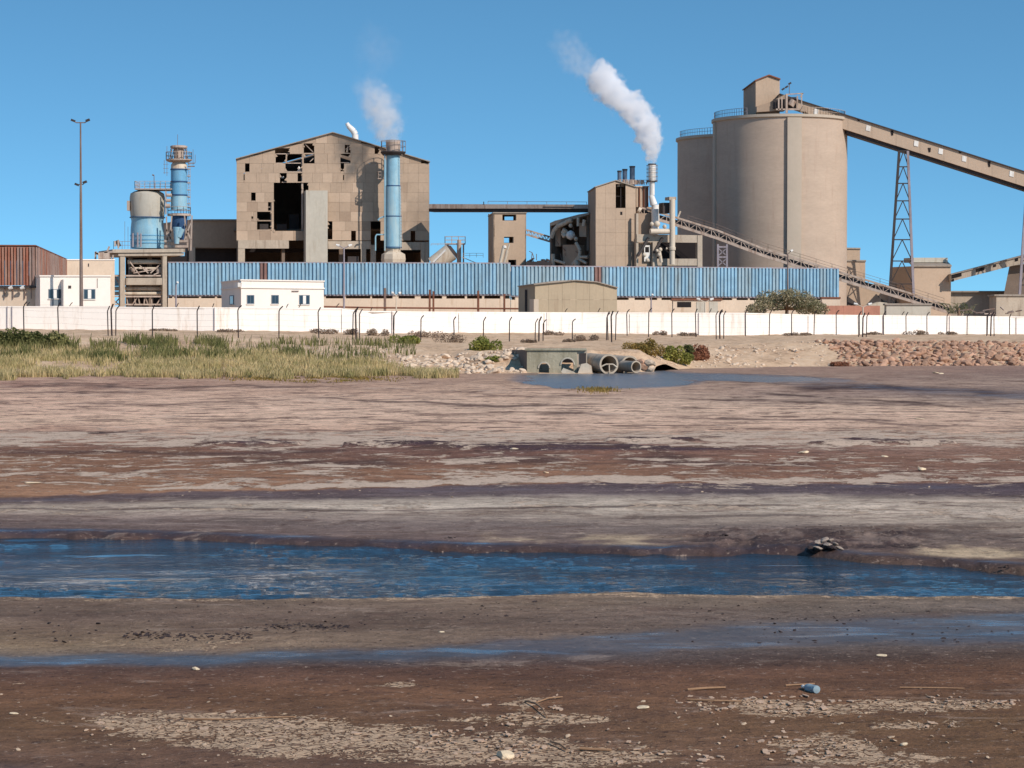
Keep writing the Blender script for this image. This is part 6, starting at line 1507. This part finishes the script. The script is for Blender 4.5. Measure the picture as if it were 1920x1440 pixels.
a, b = hx.at(1711, 500, .3), hx.at(1784.5, 500, .3); up = Vector((0, 0, 1.2)); MB().hexa([a, b, b + bk * .5 + up, a + bk * .5 + up], [p + Vector((0, 0, .2)) for p in (a, b, b + bk * .5 + up, a + bk * .5 + up)]).build('roof', M['roofsheet'], bx)
a, b = hx.at(1713, 492, -2), hx.at(1777, 492, -2); MB().hexa([a, b, b - hx.n * 3, a - hx.n * 3], [p + Vector((0, 0, .7)) for p in (a, b, b - hx.n * 3, a - hx.n * 3)]).build('ridge_vent', M['conc_light'], bx)
t = thing('ore_shed', 'low pale shed with pointed gables behind the sloping conveyor', 'shed', P(1600, 600, 335)); OS = Plane(1576, 332, 1716, 336)
MB().poly(OS, [(1576, 600), (1716, 600), (1716, 556), (1690, 540), (1622, 532), (1598, 524), (1576, 518)], -6, 0).build('wall', M['panel'], t)
for pts in ([(1624, 572), (1665, 572), (1643, 551)], [(1582, 572), (1612, 572), (1590, 556)], [(1676, 578), (1700, 578), (1680, 562)]): MB().poly(OS, pts, .01, .06).build('gable_opening', M['steel_dark'], t)
MB().poly(OS, [(1576, 519), (1598, 525), (1622, 533), (1690, 541), (1716, 557), (1716, 555), (1690, 538.5), (1622, 530.5), (1598, 522.5), (1576, 516.5)], -6.2, .3).build('roof', M['roofsheet'], t)
MB().poly(OS, [(1625, 600), (1716, 600), (1716, 584), (1690, 572), (1650, 566), (1625, 574)], .2, 1.2).build('low_heap_wall', M['conc_light'], t)
cg = thing('return_gallery', 'short pale gallery sloping down left into the screen house', 'conveyor', P(1850, 500, 330)); CG = Plane(1780, 330, 1925, 330)
MB().poly(CG, [(1783, 528), (1935, 489), (1935, 475), (1783, 515)], -2, 0).build('wall', M['conc'], cg); MB().poly(CG, [(1783, 516), (1935, 476), (1935, 474), (1783, 514)], -2.2, .2).build('roof', M['roofsheet'], cg)
for x0, x1, dy, h in ((1784, 1803, 1, 7), (1830, 1846, 2, 6), (1862, 1868, 3, 4), (1903, 1909, 1, 6), (1784, 1789, 9, 5)):
    yy = lambda x: 515 - (x - 1783) * .263; MB().poly(CG, [(x0, yy(x0) + dy + h), (x1, yy(x1) + dy + h), (x1, yy(x1) + dy), (x0, yy(x0) + dy)], .002, .05).build('opening', M['dark'], cg)
HP2 = Plane(1870, 345, 1990, 300)
t = thing('dark_storage_hall', 'shaded sloping side of a large hall at the right edge', 'hall', P(1920, 560, 340))
q = [P(1869, 600, 345), P(1980, 600, 345), P(1980, 600, 380), P(1869, 600, 380)]; 
for p in q: p.z = LAND
top = [P(1893, 497, 345), P(1980, 488, 345), P(1980, 488, 372), P(1893, 497, 372)]
MB().hexa(q, top).build('hull', M['conc_dark'], t); MB().poly(Plane(1893, 344, 1980, 344), [(1890, 499), (1982, 489), (1982, 487), (1890, 497)], -1, .4).build('ridge', M['roofsheet'], t)
shedbox('low_warehouse', 'long low pale warehouse beyond the screen house', (1700, 350), (2100, 352), (1690, 372), 548, 'conc', cat='warehouse')
shedbox('small_store', 'small grey store with a dark open side at the right edge', (1868, 300), (1990, 303), (1855, 308), 555, 'conc', cat='store')
shedbox('low_annex', 'low cream annex behind the wall below the lattice tower', (1662, 292), (1745, 293), (1658, 298), 572, 'conc_light', cat='annex')
qb((1545, 285), (1650, 287), (1545, 288), 573).build('x', M['redbrick'])
o = bpy.data.objects['x']; o.name = 'red_earth_wall'; tag(o, 'low reddish brown wall right of the big dusty bush', 'wall')
t = shedbox('site_hut', 'low cream hut with a dark roof right of the big bush', (1541, 290), (1575, 291), (1538, 294), 560, 'cream', 'rust', cat='hut')
o = shedbox('parked_cabin', 'low cream cabin with a dark window seen over the wall', (1262, 270), (1352, 272), (1260, 276), 563, 'cream', 'rust', cat='cabin')
CBp = Plane(1262, 270, 1352, 272); MB().rect(CBp, 1270, 566, 1296, 576, 0, .04).build('window', M['dark'], o)
for x in (1306, 1330): MB().rect(CBp, x, 566, x + 16, 590, .002, .06).build('panel', M['conc_light'], o)

# scrap beams by the palm, lamp poles
def lamp_post(label, px, D, yt, yb=598, heads=2, arm=13, mk='steel_lilac', w_=.09):
    t = thing('street_lamp', label, 'street lamp', P(px, yb, D), 'street lamps behind the wall'); b = P(px, yb, D); tp = P(px, yt + 6, D)
    MB().tube(b, tp, w_ * 1.3, w_ * .8, n=8).build('pole', M[mk], t, True)
    for sg in ((-1, 1) if heads == 2 else (1,)):
        MB().path([tp, P(px + sg * arm * .6, yt + 1, D)], .05, 6).build('arm', M[mk], t)
        q = P(px + sg * arm * .6, yt + 1, D); e = P(px + sg * arm, yt - 1, D); MB().tube(q, e, .16, .10, n=8).build('lamp_head', M['white_metal'], t, True)
lamp_post('double headed street lamp before the big gabled building', 645, 245, 460, heads=2, arm=15)
lamp_post('single street lamp right of the white office, above the wall', 743, 232, 549, heads=2, arm=9, mk='pipe_cream', w_=.06)
lamp_post('tall plain street lamp rising before the dusty bush', 1477, 262, 470, heads=1, arm=10, mk='steel')
lamp_post('pale street lamp before the right half of the blue shed', 1221, 262, 552, heads=1, arm=3)
lamp_post('double street lamp with pale heads over the cream cabin', 1322, 255, 561, heads=2, arm=16, mk='pipe_cream')
lamp_post('low double street lamp left of the lattice tower foot', 1618, 255, 570, heads=2, arm=17, mk='pipe_cream')
lamp_post('small lamp at the white office left of the blue shed', 330, 250, 529, heads=1, arm=4)
lamp_post('lone lamp between the gatehouse and the concrete platform', 136, 250, 566, heads=1, arm=4)

# trees behind the wall
def tree(label, px, D, base_y, wpx, hpx, leafm, n, leaf, name='tree'):
    _bs[0] += 1; rr = random.Random(_bs[0] + 50); s = S(D); w_, h_ = wpx / s, hpx / s; base = P(px, base_y, D); t = thing(name, label, 'tree', base)
    cs = []
    for i in range(26):
        fx = (i + .5) / 26 - .5; hh = h_ * (1 - abs(2 * fx) ** 2.2 * .6) * rr.uniform(.55, 1); r_ = w_ * rr.uniform(.09, .13)
        cs.append((base + Vector((fx * w_ * .9, rr.uniform(-.35, .35) * w_, max(.6, hh - r_ * .7))), r_, r_, r_ * .75))
    crown('crown', LEAF[leafm], cs, n, leaf, t, _bs[0])
    mb = MB(); mb.tube(base - Vector((0, 0, .5)), base + Vector((0, 0, h_ * .3)), .16, .1, n=8)
    for c in cs: mb.tube(base + Vector((0, 0, h_ * .2)), c[0], .07, .02, n=5)
    mb.build('trunk', M['twig'], t); return t
tree('wide dusty green bush in front of the right end of the blue shed', 1474, 258, 592, 146, 56, 'tree', 8500, .12, 'dusty_tree')
shrub('low dark green weeds under the wide dusty bush', 1400, 252, 60, 18, 'dark', 900, .1, z=2.0)
pt = thing('scrub_palm', 'ragged dark palm clump below the lattice tower, behind the wall', 'palm', P(1798, 592, 290)); mb = MB(); b = P(1798, 588, 290); rr = random.Random(77)
for i in range(46):
    cx = P(rr.uniform(1778, 1822), 588, 290); a_ = rr.uniform(-1.3, 1.3); L_ = rr.uniform(.8, 2.1); p0 = cx; w_ = .12; dy = rr.uniform(-.5, .5)
    p1 = p0 + Vector((math.sin(a_) * L_ * .5, dy * .5, L_ * .6)); p2 = p1 + Vector((math.sin(a_) * L_ * .5, dy * .5, L_ * .15))
    mb.add([p0, p0 + Vector((w_, 0, 0)), p1 + Vector((w_ * .8, 0, .1)), p1, p2], [(0, 1, 2, 3), (3, 2, 4)])
me = bpy.data.meshes.new('frond'); me.from_pydata(mb.v, [], mb.f); me.materials.append(LEAF['palm']); link('fronds', me, pt)
MB().tube(b - Vector((0, 0, .4)), b + Vector((0, 0, .7)), .22, .16, n=8).build('trunk', M['twig'], pt)
sc_ = thing('beam_scrap', 'tangle of scrap beams beside the ragged palm', 'scrap', P(1850, 592, 288)); 
for i in range(12):
    x = rr.uniform(1815, 1905); q = P(x, rr.uniform(580, 590), 288); MB().bar(q, q + Vector((rr.uniform(-1.8, 1.8), rr.uniform(-.5, .5), rr.uniform(-.2, .5))), .14, .14).build('beam', M['steel'] if i % 3 else M['steel_pale'], sc_)

# ------------------------------------------------------------------ things on the mud
def mudp(px, py, dz=0.0): D = float(yD(py)); return Vector(((px - 960) / F * D, D, dz))
for i, (px, py, s_, lab, fl) in enumerate([(947, 1424, .062, 'rounded cream stone at the bottom edge, largest on the near mud', .95), (1657, 1233, .05, 'flat tan stone alone on the brown mud above the bottle', .45), (1699, 1401, .026, 'small white stone low on the right', .8), (827, 1188, .028, 'small cream stone on the grey mud below the stream', .6),
                                           (1484, 1244, .0, '', 1), (1206, 1330, .05, 'flat crusted stone among the cracked salt right of the centre', .3), (366, 1258, .035, 'small pale shell on the dark mud at left', .7), (22, 1342, .035, 'small white stone near the lower left edge', .5), (963, 845, .16, 'pale stone on the brown band beyond the stream', .4), (1507, 850, .12, 'light flat stone on the brown band at right', .5),
                                           (1660, 857, .08, 'small white stone farther right on the brown band', .5), (1731, 882, .09, 'white pebble at the right of the brown band', .7), (1024, 888, .06, 'white pebble on the brown band near the centre', .7), (60, 907, .14, 'flat white stone on the salt edge at far left', .3), (1725, 786, .16, 'white flat piece on the pale crust at right', .2),
                                           (1755, 700, .2, 'white stone left of a pair below the riprap', .4), (1765, 701, .14, 'white stone right of a pair below the riprap', .4)]):
    if not lab: continue
    o = link('mud_stone', rock_mesh(500 + i, M['stone_near'], 3), None, rot_scale(mudp(px, py, s_ * fl * .35), (s_ * 1.25, s_ * 1.1, s_ * fl), R, .2)); tag(o, lab, 'stone', 'single stones on the mud')
# plastic bottle
bt = thing('plastic_bottle', 'clear bluish plastic bottle lying on the cracked mud at lower right', 'bottle', mudp(1545, 1308, 0))
mbt = bpy.data.materials.new('bottle_plastic'); mbt.use_nodes = True; b_ = mbt.node_tree.nodes['Principled BSDF']; b_.inputs['Base Color'].default_value = (.38, .48, .52, 1); b_.inputs['Roughness'].default_value = .12; b_.inputs['Transmission Weight'].default_value = .35; b_.inputs['IOR'].default_value = 1.3
prof = [(.012, 0), (.030, .004), (.032, .02), (.030, .05), (.032, .055), (.030, .085), (.033, .09), (.032, .12), (.024, .145), (.012, .165), (.012, .178)]
mb = MB(); n = 16; vs_ = []; fs = []
for r_, z_ in prof: vs_ += [(r_ * math.cos(2 * math.pi * i / n), r_ * math.sin(2 * math.pi * i / n), z_) for i in range(n)]
for k in range(len(prof) - 1): fs += [(k * n + i, k * n + (i + 1) % n, (k + 1) * n + (i + 1) % n, (k + 1) * n + i) for i in range(n)]
fs += [tuple(range(n))[::-1], tuple(range((len(prof) - 1) * n, len(prof) * n))]
mw = Matrix.Translation(Vector(bt['_loc']) + Vector((-.03, .14, .034))) @ Matrix.Rotation(math.radians(200), 4, 'Z') @ Matrix.Rotation(math.radians(93), 4, 'X') @ Matrix.Diagonal((1.15, 1.15, 1.4, 1))
mb.add([mw @ Vector(v) for v in vs_], fs).build('body', mbt, bt, True)
c0 = mw @ Vector((0, 0, .175)); c1_ = mw @ Vector((0, 0, .195)); MB().tube(c0, c1_, .017, n=12).build('cap', M['white_metal'], bt, True)
# sticks
def stick(label, pts, r_, name='stick'):
    mb = MB(); q = [mudp(x, y, .012 + dz) for x, y, dz in pts]
    for i, (a, b) in enumerate(zip(q, q[1:])): mb.tube(a, b, r_ * (1 - .12 * i), r_ * (1 - .12 * (i + 1)), n=7)
    tag(mb.build(name, M['stick'], None, True), label, 'stick', 'sticks and reed stems on the near mud')
stick('longest pale reed stem lying flat at the lower left', [(342, 1354, 0), (430, 1356, .005), (500, 1353, .01), (552, 1350, .0)], .008)
stick('dark curved twig below the centre, bent like an arch', [(985, 1320, 0), (1003, 1328, .02), (1017, 1338, .02), (1026, 1350, 0)], .009)
stick('pale twig running up right from the curved twig', [(1005, 1323, 0), (1030, 1316, .01), (1055, 1312, 0)], .007)
stick('short pale reed piece near the bottom, right of the cream stone', [(1088, 1410, 0), (1147, 1413, 0)], .012)
stick('short dark twig left of the short reed piece', [(1033, 1397, 0), (1050, 1404, .01), (1064, 1412, 0)], .009)
stick('straight reed stem left of the bottle, upper one', [(1290, 1298, 0), (1330, 1296, .005), (1362, 1294, 0)], .012)
stick('straight dark reed stem left of the bottle, lower one', [(1290, 1317, 0), (1340, 1320, .005), (1392, 1320, 0)], .009)
stick('thin reed stem just above the bottle', [(1475, 1290, 0), (1530, 1287, 0)], .008)
stick('thin reed stem at the right edge beyond the bottle', [(1690, 1294, 0), (1780, 1295, 0), (1812, 1296, 0)], .007)
# driftwood / mud clumps by the stream
def clump(label, px, py, w_, h_, n, seed, mk='clump', D=None):
    rr = random.Random(seed); t = thing('mud_clump', label, 'mud clump', mudp(px, py, 0), 'dark clumps by the stream')
    pr = [rock_mesh(seed + i, M[mk], 2) for i in range(3)]
    for i in range(n):
        f = rr.uniform(-1, 1); s_ = rr.uniform(.25, .6) * h_; p = mudp(px, py, 0) + Vector((f * w_ / 2, rr.uniform(-.5, .5) * w_ * .7, (1 - f * f) * h_ * rr.uniform(0, .6)))
        link('lump', pr[i % 3], t, rot_scale(p, (s_ * 1.4, s_, s_ * .8), rr))
    return t
t = clump('big clump of roots and mud with a pale top at the stream edge', 1552, 1036, .42, .17, 16, 900)
m_pl = mat('pale_root_mat', (156, 138, 124), .3, 14, bump=.01, bscale=40)
for i, (dx, dz) in enumerate(((-.10, .02), (-.03, .055), (.05, .04), (.11, .0), (.0, .0), (.16, -.05), (-.15, -.04))): link('pale_lump', rock_mesh(950 + i, m_pl, 2), t, rot_scale(mudp(1552, 1036, .12) + Vector((dx, -.05 + R.uniform(-.1, .1), dz)), (.075, .06, .035), R))
clump('small black clump with sticks on the far side of the stream', 840, 1013, .34, .06, 12, 920)
clump('low dark clump at the foot of the far bank, right of centre', 1350, 1004, .7, .06, 14, 940)
clump('dark clump in the stream margin at the right edge', 1890, 1065, .34, .05, 8, 960)
# loose crumbs: rows of small dark and pale bits
def crumbs(name, label, m, n, fpos, smin, smax, seed):
    rr = random.Random(seed); pr = [rock_mesh(seed + i, m, 1) for i in range(4)]; mb = MB()
    for _ in range(n):
        px, py = fpos(rr); s_ = rr.uniform(smin, smax) * rr.uniform(.5, 1); mw = rot_scale(mudp(px, py, s_ * .1), (s_ * 1.6, s_ * 1.2, s_ * .6), rr); q = pr[rr.randrange(4)]
        k = len(mb.v); mb.v += [tuple(mw @ v.co) for v in q.vertices]; mb.f += [tuple(i + k for i in f.vertices) for f in q.polygons]
    me = bpy.data.meshes.new(name); me.from_pydata(mb.v, [], mb.f); me.materials.append(m); tag(link(name, me), label, 'crumbs', kind='stuff')
def near_row(rr):
    k = rr.random()
    if k < .22: return rr.uniform(455, 655), 1178 + rr.gauss(0, 3)
    if k < .4: return rr.uniform(230, 470), 1194 + rr.gauss(0, 4)
    if k < .7: return rr.uniform(1240, 1620), rr.uniform(985, 1034)
    return rr.uniform(0, 1920), rr.uniform(1130, 1210)
crumbs('mud_crumbs', 'dark crumbs of mud scattered along the stream margins', M['clump'], 900, near_row, .008, .03, 70)
crumbs('salt_crumbs', 'pale crumbs of salt crust scattered over the brown mud', M['salt_grain'], 500, lambda rr: (rr.uniform(-50, 1970), rr.choice((rr.uniform(835, 925), rr.uniform(1290, 1440), rr.uniform(800, 1000), rr.uniform(830, 925)))), .004, .03, 80)

# pale salt flakes standing a little proud of the near mud
def flakes():
    rr = random.Random(12); mb = MB()
    reg = [(330, 1352, 200, 12, 170), (560, 1385, 260, 18, 380), (900, 1405, 300, 24, 520), (1020, 1342, 110, 10, 110), (735, 1289, 45, 4, 30), (1000, 1318, 100, 11, 80), (1420, 1316, 110, 7, 110), (1480, 1334, 160, 10, 190), (1750, 1322, 170, 10, 160), (1560, 1398, 100, 20, 180), (1720, 1360, 110, 9, 80), (1100, 1426, 130, 10, 120), (1620, 1428, 120, 12, 130), (1250, 1345, 60, 8, 40)]
    for cx, cy_, wx, wy, n in reg:
        for _ in range(int(n * .45)):
            px = cx + rr.gauss(0, 1) * wx * .8; py = cy_ + rr.gauss(0, 1) * wy * .85
            if py > 1700 or py < 1272: continue
            c = mudp(px, py)
            if float(fbm(np.array([c.x * 3.2]), np.array([c.y * 1.5]), 4, 201)[0]) < rr.uniform(.50, .58): continue
            c.z = .004 + rr.uniform(0, .007); r_ = rr.choice((.008, .010, .014, .022)) * rr.uniform(.6, 1.25); k = rr.randint(6, 11); a0 = rr.uniform(0, 6); el = rr.uniform(.9, 2.0); ey = rr.uniform(1.2, 3.2); tx = rr.uniform(-.12, .12); ty = rr.uniform(-.10, .16)
            ring_ = []
            for i in range(k):
                a_ = a0 + 2 * math.pi * i / k; q = r_ * rr.uniform(.45, 1.3); dx = q * math.cos(a_) * el; dy = q * math.sin(a_) * ey; ring_.append(c + Vector((dx, dy, dx * tx + dy * ty)))
            mb.hexa([p - Vector((0, 0, .007)) for p in ring_], ring_)
    me = bpy.data.meshes.new('salt_flakes'); me.from_pydata(mb.v, [], mb.f); me.materials.append(mat('salt_flake', (184, 154, 130), .22, 8, bump=.004, bscale=60)); tag(link('salt_flakes', me), 'pale cracked salt flakes curling on the near brown mud', 'salt crust', kind='stuff')
flakes()

# ------------------------------------------------------------------ steam
def plume(name, label, D, pts, dens, hull=1.25, noise_scale=.7, warp=1.2, soft=.25, g_=.2, erode=.55):
    """pts: (px, py, radius px, strength)"""
    m = bpy.data.materials.new(name); m.use_nodes = True; t = m.node_tree; N = t.nodes; l = t.links.new; N.remove(N['Principled BSDF'])
    pv = N.new('ShaderNodeVolumePrincipled'); pv.inputs['Color'].default_value = (.97, .97, .98, 1); pv.inputs['Anisotropy'].default_value = g_
    geo = N.new('ShaderNodeNewGeometry'); s = S(D)
    nz = N.new('ShaderNodeTexNoise'); nz.inputs['Scale'].default_value = noise_scale; nz.inputs['Detail'].default_value = 5; nz.inputs['Roughness'].default_value = .6; l(geo.outputs['Position'], nz.inputs['Vector'])
    sb = N.new('ShaderNodeVectorMath'); sb.operation = 'SUBTRACT'; sb.inputs[1].default_value = (.5, .5, .5); l(nz.outputs['Color'], sb.inputs[0])
    wp = N.new('ShaderNodeVectorMath'); wp.operation = 'MULTIPLY_ADD'; wp.inputs[1].default_value = (warp * 2,) * 3; l(sb.outputs[0], wp.inputs[0]); l(geo.outputs['Position'], wp.inputs[2])
    prev = None; cs = []
    for px, py, rp_, st_ in pts:
        c = P(px, py, D); r_ = rp_ / s; cs.append((c, r_))
        ds = N.new('ShaderNodeVectorMath'); ds.operation = 'DISTANCE'; ds.inputs[1].default_value = c; l(wp.outputs[0], ds.inputs[0])
        mr = N.new('ShaderNodeMapRange'); mr.interpolation_type = 'SMOOTHSTEP'; mr.inputs['From Min'].default_value = r_; mr.inputs['From Max'].default_value = r_ * (1 - soft - .25); mr.inputs['To Max'].default_value = st_
        l(ds.outputs['Value'], mr.inputs['Value'])
        if prev is None: prev = mr.outputs[0]
        else:
            mx = N.new('ShaderNodeMath'); mx.operation = 'MAXIMUM'; l(prev, mx.inputs[0]); l(mr.outputs[0], mx.inputs[1]); prev = mx.outputs[0]
    n2 = N.new('ShaderNodeTexNoise'); n2.inputs['Scale'].default_value = noise_scale * 1.7; n2.inputs['Detail'].default_value = 4; l(geo.outputs['Position'], n2.inputs['Vector'])
    r2 = N.new('ShaderNodeMapRange'); r2.inputs['From Min'].default_value = .35; r2.inputs['From Max'].default_value = .6; r2.inputs['To Min'].default_value = 1 - erode; l(n2.outputs['Fac'], r2.inputs['Value'])
    m1 = N.new('ShaderNodeMath'); m1.operation = 'MULTIPLY'; l(prev, m1.inputs[0]); l(r2.outputs[0], m1.inputs[1])
    m2 = N.new('ShaderNodeMath'); m2.operation = 'MULTIPLY'; m2.inputs[1].default_value = dens; l(m1.outputs[0], m2.inputs[0]); l(m2.outputs[0], pv.inputs['Density'])
    l(pv.outputs[0], N['Material Output'].inputs['Volume'])
    # closed tube round the path
    mb = MB(); n = 14; rings = []
    path = [(cs[0][0] + Vector((0, 0, -.3)), cs[0][1] * .9)] + [(c, r_ * hull + .3) for c, r_ in cs]
    e = cs[-1][0] + (cs[-1][0] - cs[-2][0]).normalized() * cs[-1][1] * hull; path.append((e, cs[-1][1] * .7))
    for i, (c, r_) in enumerate(path):
        a = path[max(0, i - 1)][0]; b = path[min(len(path) - 1, i + 1)][0]; ax = (b - a).normalized(); y_ = Vector((0, 1, 0)); x_ = ax.cross(y_).normalized()
        rings += [c + x_ * r_ * math.cos(2 * math.pi * k / n) + y_ * r_ * math.sin(2 * math.pi * k / n) for k in range(n)]
    fs = []
    for k in range(len(path) - 1): fs += [(k * n + i, k * n + (i + 1) % n, (k + 1) * n + (i + 1) % n, (k + 1) * n + i) for i in range(n)]
    fs += [tuple(range(n))[::-1], tuple(range((len(path) - 1) * n, len(path) * n))]
    o = mb.add(rings, fs).build(name, m); tag(o, label, 'steam', kind='stuff'); return o
plume('steam_plume', 'dense white steam plume leaning left from the white stack', 306, [(1222, 306, 9, 1), (1222, 293, 14, 1), (1220, 277, 20, 1), (1217, 257, 27, 1), (1211, 237, 31, 1), (1199, 216, 29, 1), (1182, 199, 31, 1), (1162, 184, 29, 1), (1144, 168, 32, 1), (1128, 150, 32, 1), (1130, 132, 22, .8), (1095, 126, 30, .07), (1076, 104, 36, .05), (1060, 84, 36, .02)], 2.0, noise_scale=.70, warp=1.9, soft=.0, hull=1.5, g_=0, erode=.85)
plume('faint_steam', 'thin pale steam drifting up left from the blue scrubber tower', 320, [(731, 262, 24, .9), (724, 246, 34, 1), (720, 226, 40, 1), (714, 206, 44, .9), (704, 186, 42, .6), (694, 168, 38, .25), (704, 130, 36, .03), (708, 96, 54, .05), (696, 70, 40, .03)], .75, noise_scale=.55, warp=2.2, soft=.6, erode=.85, g_=0)
